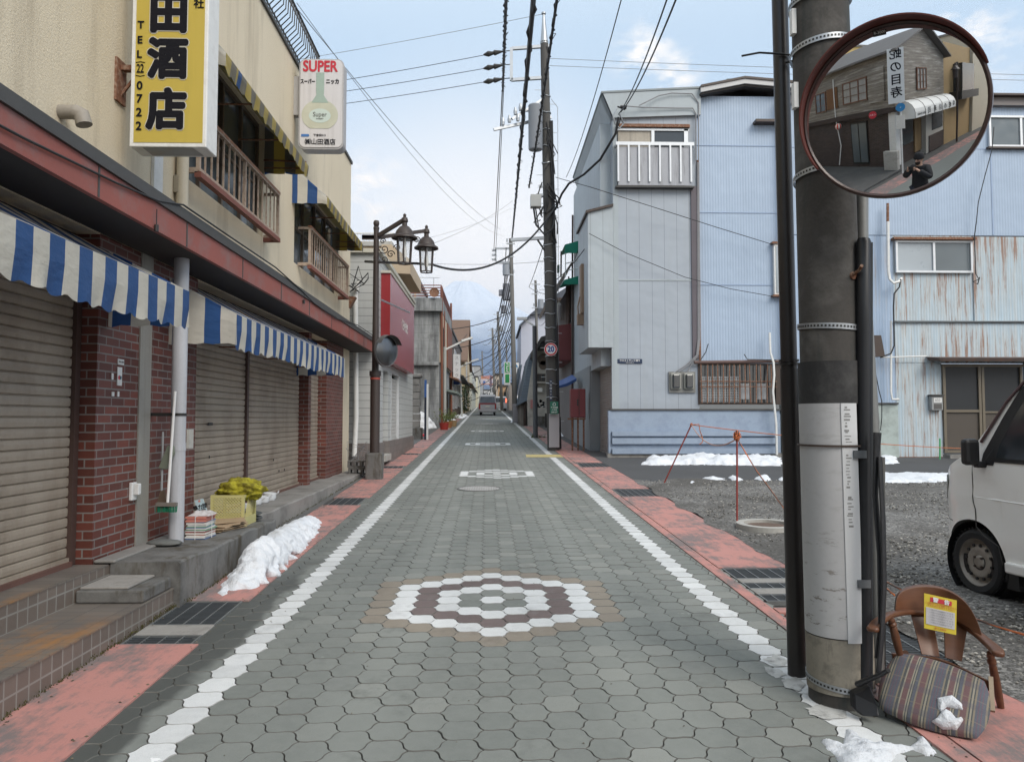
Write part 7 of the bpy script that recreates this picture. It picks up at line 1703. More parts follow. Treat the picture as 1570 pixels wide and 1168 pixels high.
sgn2=thing('vertical_sign','tall white vertical sign with grey letters and blue foot on the left','sign',(-2.6,54,4.5))
ys_=55.0;a_,b_2=P(695,543,ys_),P(705.5,590,ys_);mb=MB();mb.box(a_.x,b_2.x,ys_,ys_+.25,b_2.z,a_.z);mb.build('cabinet',white_plastic,sgn2);mb=MB();mb.box(a_.x+.02,b_2.x-.02,ys_-.012,ys_-.001,b_2.z+.03,b_2.z+.42);mb.build('blue_foot',mat('sign_blue',(.06,.12,.38),.5),sgn2)
for k,ch in enumerate('スナック'):text(ch,.3,((a_.x+b_2.x)/2,ys_-.01,a_.z-.28-k*.42),(1,0,0),(0,0,1),cable_grey,sgn2)
cream2=mat('warm_cream_render',(.56,.45,.30),.8,.1,.8,30,.1)
row_house('cream_house','warm cream house with a tiled roof on the left',-1,2.75,78,95,P(711,556,80).z,cream2,roof='gable_side',depth=4.5,wins=((82,85,5.6,8.2),(79,84,2.6,4.6)),canopy=(78,95,5.0,.8),rm=mat('brown_tile_roof',(.16,.10,.07),.8,.3))
mb=MB();rg=random.Random(44);c=Vector((P(712,625,76).x,76.5,G(76)))
for k in range(420):
    d=Vector((rg.gauss(0,.28),rg.gauss(0,.28),rg.uniform(.2,3.0)));e1=Vector((rg.uniform(-1,1),rg.uniform(-1,1),rg.uniform(-.2,1))).normalized()*.13;e2=e1.orthogonal().normalized()*.06;mb.quad(c+d,c+d+e1+e2,c+d+e1*2,c+d+e1-e2)
mb.tube([c,c+Vector((0,0,2.6))],.05,6);tag(mb.build('columnar_shrub',mat('dark_evergreen',(.035,.06,.022),.8,.6,5)),'dark narrow evergreen shrub before the warm cream house','shrub')
row_house('pale_house','pale greenish white house with a sloping outer stair line',-1,2.55,97,122,P(722,572,100).z,mat('pale_green_white',(.52,.53,.47),.8,.1),depth=5,wins=((105,109,6.5,8.5),),canopy=(99,121,5.4,.4))
row_house('yellow_white_house','cream white rendered house farther up the left side',-1,2.3,124,150,P(726,578,124).z,mat('cream_white_render',(.60,.57,.44),.8,.08),depth=5,wins=((128,133,6.5,8.5),))
row_house('distant_shop','distant grey shop row at the far bend of the street, left',-1,2.6,170,230,13.0,mat('far_grey',(.33,.33,.33),.8,.2,.3),depth=12,wins=((175,190,7,9.5),(200,220,7,9.5)),near=((3.2,6,8,10),))
arch=thing('street_arch','orange trimmed arch sign spanning the far end of the street','arch',(0,180,5))
Yr=185.0;pa,pb=P(727,0,Yr).x,P(760,0,Yr).x;zt_,zb_=P(745,577,Yr).z,P(745,589,Yr).z;orm=mat('orange_paint',(.62,.20,.07),.7,.1)
mb=MB()
for z in(zt_,(zt_+zb_)/2+.45,zb_):mb.bar((pa,Yr,z),(pb,Yr,z),.14)
for k in range(12):x=pa+(pb-pa)*k/12;d=(pb-pa)/12;mb.bar((x,Yr,(zt_+zb_)/2+.45),(x+d,Yr,zt_+.3*math.sin(k)),.10);mb.bar((x,Yr,zt_),(x+d,Yr,(zt_+zb_)/2+.45),.10)
mb.build('lattice',orm,arch)
mb=MB();mb.box(pa,pb,Yr-.1,Yr+.1,zb_+.1,(zt_+zb_)/2+.35);mb.build('panel',mat('arch_panel',(.50,.45,.48),.6,.2,.8),arch)
for k in range(3):
    mb=MB();x=pa+(pb-pa)*(.2+.3*k);mb.box(x-.25,x+.25,Yr-.2,Yr-.11,zb_+.25,zb_+.8);mb.build('blue_emblem',mat('emblem_blue',(.07,.15,.40),.6),arch)
mb=MB();mb.bar((pa,Yr,4),(pa,Yr,zt_),.3);mb.bar((pb,Yr,4),(pb,Yr,zt_),.3);mb.build('post',steel,arch)
for(u0,u1,vt,Y,c,l)in((728,741,603,240,(.16,.13,.11),'dark low building under the arch, left'),(742,752,598,250,(.50,.50,.49),'white building under the arch'),(751,760,590,230,(.44,.45,.46),'pale grey building right under the arch'),(757,770,575,150,(.42,.36,.30),'brownish building behind the crowded poles'),(764,784,592,120,(.50,.33,.20),'orange brown house behind the green sign')):
    q0,q1=P(u0,vt,Y),P(u1,vt,Y);t=thing('far_building',l,'building',((q0.x+q1.x)/2,Y,G(Y)))
    mb=MB();mb.box(q0.x,q1.x,Y,Y+8,G(Y)-1,q0.z);mb.build('wall',mat('far_%d'%u0,c,.8,.15,.5),t)
    mb=MB();mb.box(q0.x-.2,q1.x+.2,Y-.3,Y+8,q0.z+.01,q0.z+.3);mb.build('roof',dark_flash,t)
    n=3
    for k in range(n):x=q0.x+(q1.x-q0.x)*(k+.25)/n;mb=MB();mb.box(x,x+(q1.x-q0.x)*.5/n,Y-.06,Y-.01,q0.z-2.2,q0.z-.9);mb.build('window',glass_dark,t)
# ================================================================== RIGHT STREET BEYOND THE GREY BUILDING
bh=thing('balcony_house','weathered house with a maroon balcony and green awnings beyond the grey building','house',(3.5,28,G(28)))
A3=2.95;dkw=mat('dark_brown_boards',(.075,.05,.04),.8,.3,2,40,.2)
def z3(v,Y=28):return P(860,v,Y).z
mb=MB();mb.box(A3,7,27.95,34.2,G(28)-.2,z3(430));mb.build('wall',mat('dark_grey_render',(.17,.16,.16),.8,.2),bh)  # one even dark grey over the whole wall
mb=MB();mb.hexa([(2.35,27.95,z3(552)),(A3,27.95,z3(552)),(A3,32.5,z3(552)),(2.35,32.5,z3(552)),(2.30,27.95,z3(500)),(A3,27.95,z3(496)),(A3,32.5,z3(496)),(2.30,32.5,z3(500))]);mb.build('maroon_balcony',mat('maroon_boards',(.15,.035,.035),.6,.25,3),bh)
mb=MB();mb.slab([(2.1,27.9,z3(462)),(A3,27.9,z3(405)),(A3,27.9,z3(400)),(2.05,27.9,z3(457))],(0,5.5,0));mb.build('upper_eave',mat('grey_brown_soffit',(.24,.20,.18),.7),bh)
mb=MB();mb.box(A3-.05,A3-.002,28.6,30.0,z3(490),z3(425));mb.box(A3-.1,A3-.052,28.5,28.6,z3(495),z3(420));mb.build('shutter_box',dkw,bh)
mb=MB();mb.tube([P(878,330,27.6),P(877,650,27.6)],.035,8);mb.tube([P(860.5,385,27.6),P(860,425,27.6)],.03,6);mb.build('downpipe',brown_metal,bh)
grn=mat('green_awning_cloth',(.01,.22,.145),.6,.2,4)
for(v0,v1,vb,uL)in((366,388,392,866),(420,436,440,865)):
    mb=MB();xa,xb=P(uL,0,26).x,P(902,0,26).x
    mb.slab([P(uL,v0+10,26),P(902,v0,26.2),P(902,v1,26.2),P(uL,v1,26)],(0,.03,0));mb.slab([P(uL,v0+10,26.04),P(902,v0,26.24),(xb,28.2,P(902,v0,26.2).z+.1),(xa,28.2,P(uL,v0+10,26).z+.1)],(0,0,.02))
    tag(mb.build('green_awning',grn),('upper' if v0<400 else 'lower')+' green cloth awning at the street corner of the grey building','awning')
mb=MB()
for a,b in(((867,385),(867,425)),((867,404),(903,396)),((868,415),(903,408))):mb.tube([P(*a,26.5),P(*b,26.5)],.018,6)
tag(mb.build('awning_rail',white_paint),'thin white rails between the two green awnings','railing')
mb=MB();mb.box(P(889,0,21.5).x,P(901,0,21.5).x,21.45,21.9,P(895,480,21.5).z,P(895,405,21.5).z);mb.box(P(884,0,21.5).x,P(899,0,21.5).x,21.5,21.8,P(895,497,21.5).z,P(895,481,21.5).z)
mb.tube([P(889,455,21.5),P(886,470,21.5),P(887,492,21.5)],.02,6);tag(mb.build('brown_wall_box',mat('light_brown_box',(.24,.165,.11),.6,.1)),'long light brown box with a grey foot fixed to the grey building side','box')
rc_=thing('red_cabinet','faded red metal cabinet standing on rusty legs by the grey building','cabinet',(2.7,23.3,G(23.3)))
q0,q1=P(873,0,23),P(895,0,23);mb=MB();mb.box(q0.x,q1.x,23,23.45,P(880,640,23).z,P(880,596,23).z);mb.build('box',mat('faded_red_box',(.23,.055,.06),.55,.2,3),rc_,bevel=.02)
mb=MB();mb.box((q0.x+q1.x)/2+.02,(q0.x+q1.x)/2+.03,22.985,22.999,P(880,638,23).z,P(880,598,23).z);mb.box((q0.x+q1.x)/2-.04,(q0.x+q1.x)/2,22.97,22.984,P(880,622,23).z,P(880,612,23).z);mb.build('door_gap',dark_flash,rc_)
for x in(q0.x+.05,(q0.x+q1.x)/2,q1.x-.05):mb=MB();mb.bar((x,23.1,G(23)),(x,23.1,P(880,640,23).z),.05);mb.build('leg',rust_m,rc_)
mb=MB();mb.bar((q0.x-.1,23.05,P(880,642,23).z),(q1.x,23.05,P(880,642,23).z),.05);mb.build('shelf_bar',rust_m,rc_)
mb=MB();mb.slab([P(855,592,25),P(868,588,25),P(884,580,25),P(884,584,25),P(870,592,25),P(856,595,25)],(0,1.4,.2));tag(mb.build('blue_tarp',mat('blue_tarp',(.03,.08,.25),.6,.3,6)),'torn blue tarp strip hanging by the second floor overhang','tarp')
t=block('cream_sided_house','pale green cream sided house beyond the maroon balcony','house',P(854.5,0,35).x,P(854.5,0,35).x+5,35,42,G(35)-.3,P(860,462,35).z,clad_material('cream_green_siding',(.50,.50,.43),.5),.15,brown_metal)
kura=thing('plaster_house','old white plaster house with steep blue tiled skirts and dark roof','house',(3.4,43,G(43)))
Yk=43.0;pl_=mat('dirty_white_plaster',(.50,.48,.44),.85,.15,1.0,40,.2,dirt=(.22,.21,.2),dirt_amt=.8)
kx=lambda u,Y=Yk:P(u,600,Y).x
kz=lambda v,Y=Yk:P(835,v,Y).z
mb=MB();mb.box(kx(822),kx(880),Yk,Yk+8,G(Yk)-.2,kz(535));mb.build('wall',pl_,kura)
mb=MB();mb.box(kx(820),kx(858),Yk-.5,Yk+8.4,kz(538),kz(530));mb.slab([(kx(812),Yk-.9,kz(548)),(kx(828),Yk-.9,kz(519)),(kx(858),Yk-.9,kz(510)),(kx(858),Yk-.9,kz(516)),(kx(829),Yk-.9,kz(526)),(kx(814),Yk-.9,kz(552))],(0,9,0));mb.build('roof',mat('dark_tile_roof',(.055,.052,.05),.8,.3,3),kura)
tl=siding_material('blue_tiles',(.13,.17,.22),.16,.5)
mb=MB();mb.slab([(kx(796),Yk-.1,kz(620)),(kx(808),Yk-.1,kz(614)),(kx(818),Yk-.1,kz(544)),(kx(812),Yk-.1,kz(544))],(0,6,0));mb.build('tiled_skirt',tl,kura)
mb=MB();mb.slab([(kx(793),Yk+6,kz(603)),(kx(798),Yk+6,kz(601)),(kx(807),Yk+6,kz(548)),(kx(803),Yk+6,kz(548))],(0,5,0));mb.build('tiled_skirt',tl,kura)
mb=MB();mb.slab([(kx(809),Yk-.12,kz(655)),(kx(822),Yk-.12,kz(655)),(kx(823),Yk-.12,kz(544)),(kx(818),Yk-.12,kz(544)),(kx(808),Yk-.12,kz(612))],(0,5,0));mb.build('buttress',pl_,kura)
mb=MB();mb.box(kx(799),kx(808),Yk+.5,Yk+6,G(Yk)-.1,kz(616));mb.build('lower_wall',mat('grey_boards',(.22,.20,.18),.8,.3),kura)
mb=MB();mb.box(kx(803),kx(806),Yk+.2,Yk+.48,G(Yk),kz(617));mb.build('brown_post',brown_metal,kura)
mb=MB();mb.cyl((kx(833),Yk-.06,kz(551)),.32,.05,(0,1,0),20);mb.cyl((kx(833),Yk-.06,kz(560)),.25,.05,(0,1,0),20);mb.build('round_vent_patch',mat('brown_patch',(.13,.10,.08),.8),kura)
winbox(kura,1,0,kx(824),kx(836),kz(585),kz(573),glass_dark,brown_metal,face='n',yn=Yk)
mb=MB();mb.box(kx(821),kx(842),Yk-.5,Yk-.02,kz(588),kz(585.5));mb.build('window_hood',pl_,kura)
mb=MB();mb.box(kx(808),kx(857),Yk-.05,Yk-.002,G(Yk)-.1,kz(638));mb.build('dark_base',concrete_dark,kura)
mb=MB();mb.box(kx(813),kx(818),Yk-.3,Yk-.13,kz(626),kz(613));mb.build('pink_mailbox',mat('pink_box',(.45,.20,.20),.6),kura)
mb=MB();rg=random.Random(77)
for k in range(9):c=(kx(829)+rg.uniform(-.25,.25),Yk-.01,kz(617)+rg.uniform(-.3,.25));mb.slab([(c[0]+.10*math.cos(a)*rg.uniform(.4,1.2),c[1],c[2]+.08*math.sin(a)*rg.uniform(.4,1.2))for a in[i*.785 for i in range(8)]],(0,.004,0))
mb.build('ink_splash',ink,kura)
mb=MB();mb.box(kx(824),kx(831),Yk-.35,Yk-.02,kz(601),kz(595));mb.build('air_conditioner',white_paint,kura)
Ys=62;t=thing('slate_roof_house','bluish white house with a dark slate gable roof behind the plaster house','house',(5,Ys,G(Ys)))
sxk=lambda u:P(u,500,Ys).x
szk=lambda v:P(820,v,Ys).z
mb=MB();mb.slab([(sxk(798),Ys,szk(650)),(sxk(870),Ys,szk(650)),(sxk(870),Ys,szk(470)),(sxk(815),Ys,szk(482)),(sxk(799),Ys,szk(497))],(0,9,0));mb.build('wall',mat('lilac_white_render',(.50,.52,.60),.8,.08),t)
mb=MB();mb.slab([(sxk(812),Ys-.4,szk(483)),(sxk(838),Ys-.4,szk(461)),(sxk(870),Ys-.4,szk(440)),(sxk(870),Ys-.4,szk(482))],(0,10,0));mb.slab([(sxk(796),Ys-.4,szk(499)),(sxk(812),Ys-.4,szk(483)),(sxk(813),Ys-.4,szk(486)),(sxk(797),Ys-.4,szk(502))],(0,10,0));mb.build('roof',mat('slate_roof',(.07,.08,.10),.7,.2),t)
row_house('white_shop','white shop with a blue and white vertical sign on the right',1,3.0,72,92,P(800,541,75).z,mat('cool_white',(.55,.58,.57),.8,.06),depth=6,wins=((74,80,3,5),),near=((3.2,4.4,3.0,5),),cap=.3)
row_house('rear_house','low grey house on the right near the parked minivan',1,2.2,98,120,P(785,590,100).z,mat('far_brown',(.26,.23,.21),.8,.2),depth=6,wins=((100,108,4,6),))
def vsign(name,label,u0,v0,u1,v1,Y,th=.25,m=None):
    t=thing(name,label,'sign',(P((u0+u1)/2,v1,Y)));a,b=P(u0,v0,Y),P(u1,v1,Y);mb=MB();mb.box(a.x,b.x,Y,Y+th,b.z,a.z);mb.build('cabinet',m or white_plastic,t);return t,a,b
t,a,b=vsign('green_sign','white vertical light box with green panels mounted left of the second pole',773,555,782.5,590,48.5)
gg=mat('sign_green',(.02,.26,.07),.5,.06);mb=MB();mb.box(a.x+.04,b.x-.05,48.48,48.499,(a.z+b.z)/2+.04,a.z-.04);mb.box(a.x+.07,b.x-.07,48.48,48.499,b.z+.14,(a.z+b.z)/2-.05);mb.build('green_panel',gg,t)
for k,ch in enumerate('うどん'):text(ch,.24,((a.x+b.x)/2,48.47,a.z-.17-.2*k),(1,0,0),(0,0,1),ink_white,t,bold=.004)
mb=MB();mb.bar((b.x,48.6,a.z-.3),(b.x+.3,49.6,a.z-.3),.05);mb.bar((b.x,48.6,b.z+.3),(b.x+.3,49.6,b.z+.3),.05);mb.build('bracket',steel,t)
t,a,b=vsign('blue_white_sign','tall white sign with blue symbol and letters beside the plaster house',788.5,556,795.5,591,60)
mb=MB();mb.slab([(a.x+.05,59.98,a.z-.35),(a.x+.18,59.98,a.z-.12),(b.x-.05,59.98,a.z-.35)],(0,.01,0));mb.build('symbol',mat('sign_blue2',(.08,.25,.45),.5),t)
for k,ch in enumerate('パン工房'):text(ch,.26,((a.x+b.x)/2,59.97,a.z-.52-.3*k),(1,0,0),(0,0,1),mat('sign_blue2',(.1,.2,.4)),t)
t,a,b=vsign('plum_sign','narrow plum coloured vertical sign far down the street',751,575.5,754,593,110,m=mat('plum',(.16,.11,.15),.6))
t,a,b=vsign('blue_plate_sign','small white and blue plate sign low on the right pavement',789,606,796,614,58,.06);mb=MB();mb.box(a.x+.05,b.x-.05,57.98,57.999,b.z+.05,a.z-.25);mb.build('blue_panel',mat('sign_blue2',(.1,.2,.4)),t)
mb=MB();mb.bar(((a.x+b.x)/2,58.03,G(58)),((a.x+b.x)/2,58.03,b.z),.06);mb.build('post',steel,t)
for k,(u,v,h)in enumerate(((833,651,16),(841,652,20))):
    c=atG(u,v);c=Vector((c.x,c.y,G(c.y)));hh=h/1180*c.y*1.15;mb=MB();mb.lathe([(.19,0),(.19,.03),(.14,.03),(.03,hh),(1e-4,hh)],c,n=16)
    tag(mb.build('traffic_cone',mat('green_cone',(.02,.30,.07),.5)),'bright green traffic cone '+('left of the black bollard by the speed sign pole' if k==0 else 'right behind the black bollard by the speed sign pole'),'traffic cone')
c=atG(838,655);mb=MB();mb.tube([c,c+Vector((0,0,.75))],.09,10);tag(mb.build('black_bollard',black_metal),'short black bollard between the two green cones','bollard')
# ================================================================== POLES AND WIRES
polem=mat('weathered_pole',(.17,.165,.155),.85,.25,1.5,40,.2,streak=(.07,.065,.06),streak_s=(9,9,.4),streak_amt=.6)
def upole(label,base,top,r0,r1,m=polem,name='utility_pole'):
    t=thing(name,label,'utility pole',base);mb=MB();mb.tube([base-Vector((0,0,.3)),top],[r0,r1],18);mb.build('shaft',m,t,smooth=True);return t
P1b=Vector((P(849,690,23.3).x,23.3,G(23.3)));P1t=P(834.5,65,23.3)
p1=upole('tall concrete utility pole with grey transformer and 20 km/h sign on the right side',P1b,P1t,.19,.125,mat('dark_pole',(.08,.077,.072),.85,.25,1.5,40,.2,streak=(.05,.05,.048),streak_s=(9,9,.4),streak_amt=.6))
def p1a(v):return P1b.lerp(P1t,(690-v)/(690-65))
mb=MB();mb.tube([p1a(68),p1a(50),p1a(20)],[.13,.09,.035],12);mb.cyl(p1a(21),.07,.05);mb.build('tip',steel,p1,smooth=True)
def q1(u,v,Y=23.3):return P(u,v,Y)
mb=MB();mb.bar(q1(785,75),q1(842,71),.09);mb.bar(q1(784,74),q1(784,124),.09);mb.bar(q1(784,123),q1(842,119),.09);mb.build('outrigger_frame',steel,p1)
mb=MB()
for v in(83,104,125):
    a,b=q1(741,v+1.5),q1(772,v-4);d=b-a
    mb.tube([a,a.lerp(b,.25),a.lerp(b,.5),a.lerp(b,.55),a.lerp(b,.8),b],[.02,.09,.05,.09,.05,.02],8);mb.tube([b,q1(785,v-5)],.015,5)
mb.build('strain_insulator',black_metal,p1)
mb=MB();mb.bar(q1(757,199,23),q1(845,180,23.4),.08);mb.bar(q1(785,183,23),q1(833,152,23.3),.07);mb.bar(q1(800,170),q1(836,168),.07)
for u,v in((771,192),(781,188),(794,186),(803,183),(790,176),(798,170)):mb.tube([q1(u,v,23),q1(u,v-5,23),q1(u,v-11,23)],[.05,.06,.03],8)
mb.build('crossarm',steel,p1)
tr=q1(821,230,22.9);mb=MB();hh=(q1(821,162,22.9)-tr).z;mb.lathe([(1e-4,0),(.20,0),(.215,.03),(.215,hh-.04),(.22,hh-.03),(.21,hh),(1e-4,hh+.03)],tr,n=28);mb.build('transformer',mat('transformer_grey',(.26,.28,.31),.45,.08,3),p1,smooth=True,angle=40)
mb=MB();mb.box(q1(813,0,22.9).x,q1(829,0,22.9).x,22.8,23.1,q1(820,318,22.9).z,q1(820,299,22.9).z);mb.build('junction_box',mat('pale_box',(.45,.46,.45),.6),p1,bevel=.02)
mb=MB();mb.bar(q1(826,286),q1(850,284),.08);mb.bar(q1(822,299),q1(847,299),.07);mb.bar(q1(828,318),q1(848,318),.04);mb.bar(q1(783,368),q1(852,364),.09);mb.build('crossarm',steel,p1)
rg=random.Random(21)
mb=MB()
for v in list(range(150,280,26))+list(range(380,620,21)):
    c=p1a(v);rr=.125+(.065)*(v/690);mb.tube([c+Vector((rr*1.08*math.cos(a),rr*1.08*math.sin(a),rg.uniform(-.03,.03)))for a in[k*.5236 for k in range(13)]],.014,5)
mb.build('pole_band',steel,p1)
mb=MB()
for k in range(26):v=140+k*22;c=p1a(v);s=1 if k%2 else-1;mb.bar(c,c+Vector((s*.33,0,0)),.014)
mb.build('climbing_step',steel,p1)
mb=MB();
for off in(.14,.17,.2):mb.tube([p1a(v)+Vector((off-.02,-.12,0))for v in(190,260,330,420,520,640)],.022,6)
for k in range(7):
    a=p1a(180+rg.uniform(0,40))+Vector((0,-.15,0));mb.tube([a,a+Vector((rg.uniform(.02,.25),-.05,-.5)),a+Vector((rg.uniform(-.1,.35),-.05,-rg.uniform(.8,1.5)))],.015,5)
mb.tube([p1a(640)+Vector((.17,-.05,0)),p1a(688)+Vector((.18,0,0))],.06,8)
mb.build('riser_cable',cable_m,p1)
mb=MB();rgg=random.Random(5)
for k in range(16):a=p1a(285+rgg.uniform(0,60))+Vector((rgg.uniform(-.2,.2),-.16,0));mb.tube([a,a+Vector((rgg.uniform(-.3,.3),-.05,-rgg.uniform(.1,.6))),a+Vector((rgg.uniform(-.2,.3),0,-rgg.uniform(.3,.9)))],.02,5)
mb.tube([q1(818,318,22.8),q1(822,345,22.8),q1(835,360,22.8),q1(848,350,22.9),q1(851,330,22.9)],.03,6);mb.tube([q1(821,318,22.8),q1(826,350,22.8),q1(838,362,22.8),q1(849,345,22.9)],.02,6)
mb.build('cable_tangle',cable_m,p1)
mb=MB();mb.box(q1(840.5,0,23).x,q1(857,0,23).x-.02,23.07,23.12,q1(848,686,23.1).z,q1(848,634,23.1).z);mb.build('grey_guard',mat('grey_guard',(.34,.33,.35),.6,.08),p1,bevel=.01)
c=q1(848,400,23);mb=MB();mb.box(q1(854.5,0,23).x,q1(857.5,0,23).x,23.2,23.4,q1(855,415,23).z,q1(855,404,23).z);mb.build('small_box',mat('dark_green_box',(.06,.1,.09),.6),p1)
def disc_sign(c,r,label,txt):
    t=thing('speed_limit_sign',label,'road sign',c);mb=MB();mb.cyl(c,r,.02,(0,1,0),36);mb.build('disc',mat('sign_red',(.50,.02,.03),.45,.05),t)
    mb=MB();mb.cyl(c+Vector((0,-.004,0)),r*.76,.003,(0,1,0),36);mb.build('white_field',white_plastic,t)
    mb=MB();mb.cyl(c+Vector((0,.001,0)),r*1.06,.018,(0,1,0),36);mb.build('rim',white_plastic,t)
    text(txt,r*1.28,c+Vector((0,-.007,-.0)),(1,0,0),(0,0,1),mat('sign_navy',(.02,.07,.30),.5),t,bold=.010,sx=.85);return t
disc_sign(q1(844.5,535.5,22.95),.185,'round red rimmed speed limit sign reading 20 on the tall pole','20')
t,a,b=vsign('evacuation_sign','small green plate with white writing on the tall pole',843.5,615.5,856,634.5,22.9,.02,mat('plate_green',(.01,.14,.09),.5))
text('⌂',.14,((a.x+b.x)/2,22.89,a.z-.08),(1,0,0),(0,0,1),ink_white,t);text('下吉田東',.055,((a.x+b.x)/2,22.89,a.z-.18),(1,0,0),(0,0,1),ink_white,t);text('小学校',.055,((a.x+b.x)/2,22.89,a.z-.25),(1,0,0),(0,0,1),ink_white,t);text('避難場所',.045,((a.x+b.x)/2,22.89,a.z-.32),(1,0,0),(0,0,1),ink_white,t)
t,a,b=vsign('address_plate','narrow navy vertical address plate on the tall pole',842.5,582,846.5,614,22.93,.015,mat('navy_plate',(.01,.03,.1)))
for k,ch in enumerate('下吉田三丁目'):text(ch,.07,((a.x+b.x)/2,22.92,a.z-.07-.095*k),(1,0,0),(0,0,1),ink_white,t)
def pole_px(ut,vt,ub,vb,w,label,Y=None,extras=True):
    b=atG(ub,vb);Y=b.y;tp=P(ut,vt,Y);r=w/2/1180*Y;t=upole(label,b,tp,r*1.1,r*.75)
    if extras:
        rg=random.Random(int(ut));mb=MB();h=tp.z-b.z;w_=min(1.0,7/1180*Y)
        for f_ in(.97,.90,.80):c=b.lerp(tp,f_);mb.bar(c+Vector((-w_,-.1,rg.uniform(-.05,.05))),c+Vector((w_*rg.uniform(.3,1),-.1,0)),.07)
        for k in range(5):c=b.lerp(tp,rg.choice((.97,.90,.80)))+Vector((rg.uniform(-w_,w_*.8),-.1,.12));mb.tube([c,c+Vector((0,0,.2))],.05,6)
        mb.build('crossarm',steel,t)
        if rg.random()<.9:mb=MB();c=b.lerp(tp,.83)+Vector((rg.choice((-1,1))*.35,-.2,-.4));mb.cyl(c,.22,.7);mb.build('transformer',mat('transformer_grey',(.3,.3,.3)),t)
    return t,b,tp
p2,P2b,P2t=pole_px(783,366,790,648,7.5,'second utility pole on the right pavement behind the green sign')
mb=MB();c=P2b+Vector((0,-.22,.1));mb.box(c.x-.17,c.x+.17,c.y-.03,c.y,G(50),G(50)+1.15);mb.build('grey_guard',mat('grey_guard',(.3,.3,.3)),p2)
mb=MB()
for a,b in(((759,381),(785,381)),((760,382),(760,400)),((760,402),(785,403)),((754,384),(760,384)),((754,391),(760,391)),((754,398),(760,398))):mb.bar(P(*a,49.5),P(*b,49.5),.12)
mb.build('outrigger_frame',mat('galvanised_steel',(1,1,1)),p2)
mb=MB();mb.bar(P(783,576,49.5),P(775,571,48.5),.09);mb.build('sign_arm',white_paint,p2)
pole_px(821,430,826,641,5,'slim utility pole right of the second pole, before the slate roof house')
p3,P3b,P3t=pole_px(763,478,770,630,4.5,'third utility pole carrying box transformers above the far minivan')
mb=MB();mb.box(P(771,0,80).x,P(781,0,80).x,79,80,P(775,461,80).z,P(775,437,80).z);mb.box(P(768,0,80).x,P(777,0,80).x,79.2,80,P(775,481,80).z,P(775,470,80).z);mb.box(P(765,0,80).x,P(771,0,80).x,79.2,80,P(775,454,80).z,P(775,446,80).z)
tag(mb.build('pole_switchgear',mat('dark_grey_box',(.16,.17,.20),.6,.15)),'grey switch boxes hung high between second and third poles','switch box')
pole_px(755,503,759,624,4,'fourth utility pole in the far crowd of poles')
pole_px(739,538,741,616,2.4,'thin far utility pole on the left above the arch')
pole_px(722,562,724,617,2,'farthest left utility pole against the blue mountain',extras=False)
pole_px(731,560,733,616,2,'far utility pole between the two left ones',extras=False)
pole_px(776,520,779,622,3,'far thin pole beside the green sign',extras=False)
for(ut,vt,ub,vb,arm_,l)in((682,532,682,655,1,'slender grey street light before the brown pillar building'),(705,560,708,640,1,'slender grey street light before the brown clad building'),(716,540,718,628,0,'thin antenna mast by the warm cream house')):
    b=atG(ub,vb);tp=P(ut,vt,b.y);t=thing('street_light',l,'street light',b);mb=MB();mb.tube([b,tp],.085 if arm_ else .05,10);mb.build('pole',mat('light_grey_pole',(.38,.39,.37),.5,.1),t)
    if arm_:mb=MB();mb.bar(tp-Vector((0,0,.15)),tp+Vector((1.1,-.2,.35)),.09);mb.box(-.3,.3,-.12,.12,-.06,.05,Matrix.Translation(tp+Vector((1.2,-.2,.4)))@Matrix.Rotation(-.3,4,'Y'));mb.build('lamp_head',white_paint,t)
b=atG(821,671);tp=P(819.5,500,b.y);t=thing('traffic_pole','plain dark grey pole standing in the right pink strip','pole',b);mb=MB();mb.tube([b,tp],[.10,.085],14);mb.build('pole',mat('dark_grey_paint',(.085,.09,.095),.5,.1),t,smooth=True)
mb=MB();mb.bar(tp,tp+Vector((-.4,0,.25)),.06);mb.box(-.2,.2,-.1,.1,-.05,.05,Matrix.Translation(tp+Vector((-.5,0,.3))));mb.build('lamp_head',white_paint,t)
mb=MB();rg=random.Random(3)
for k in range(60):d=Vector((rg.gauss(0,.18),rg.gauss(0,.1),0));mb.quad(b+d,b+d+Vector((.02,0,0)),b+d+Vector((rg.uniform(-.08,.08),rg.uniform(-.05,.05),rg.uniform(.05,.2))))
tag(mb.build('weeds',mat('dry_weed',(.09,.10,.04),.9)),kind='stuff')
cable([atG(677.5,655),P(677,440,41)],.07,mat('red_brown_paint',(1,1,1)),'tall red brown mast at the corner of the stained building','mast','mast',n=8)
cable([P(692,640,52),P(691.5,465,52)],.07,mat('red_brown_paint',(1,1,1)),'tall red brown mast before the narrow grey house','mast','mast',n=8)
# ---- wires
GW='overhead wires along the street'
def wire(pts,r,label,s=None,m=cable_m):
    if s is not None:pts=sag(pts[0],pts[1],s,24)
    return cable(pts,r,m,label,'overhead wire','overhead_wire',GW,5)
def bundle(a,b,s,r,label,wob=.03):
    base_=sag(a,b,s,90);mb=MB();mb.tube(base_,r,6);mb.tube([p+Vector((math.cos(i*1.9)*r*1.5,0,math.sin(i*1.9)*r*1.5))for i,p in enumerate(base_)],r*.45,5)
    rg=random.Random(int(a[0]*100));
    for i in range(2,88,4):
        p=base_[i];mb.tube([p,p+Vector((rg.uniform(-.08,.08),0,rg.uniform(-.12,.05))),base_[i+2]],.006,4)
    return tag(mb.build('overhead_wire',cable_m),label,'overhead wire',GW)
bundle(P(823,-60,8.5),P(785,366,49),.15,.035,'thickest twisted cable bundle running overhead to the second pole')
bundle(P(862,-60,9.5),P(811,288,22.8),.12,.022,'twisted cable bundle running overhead to the box on the tall pole')
bundle(P(778,-60,9),P(771,140,23),.02,.025,'straight thick cable passing left of the transformer overhead')
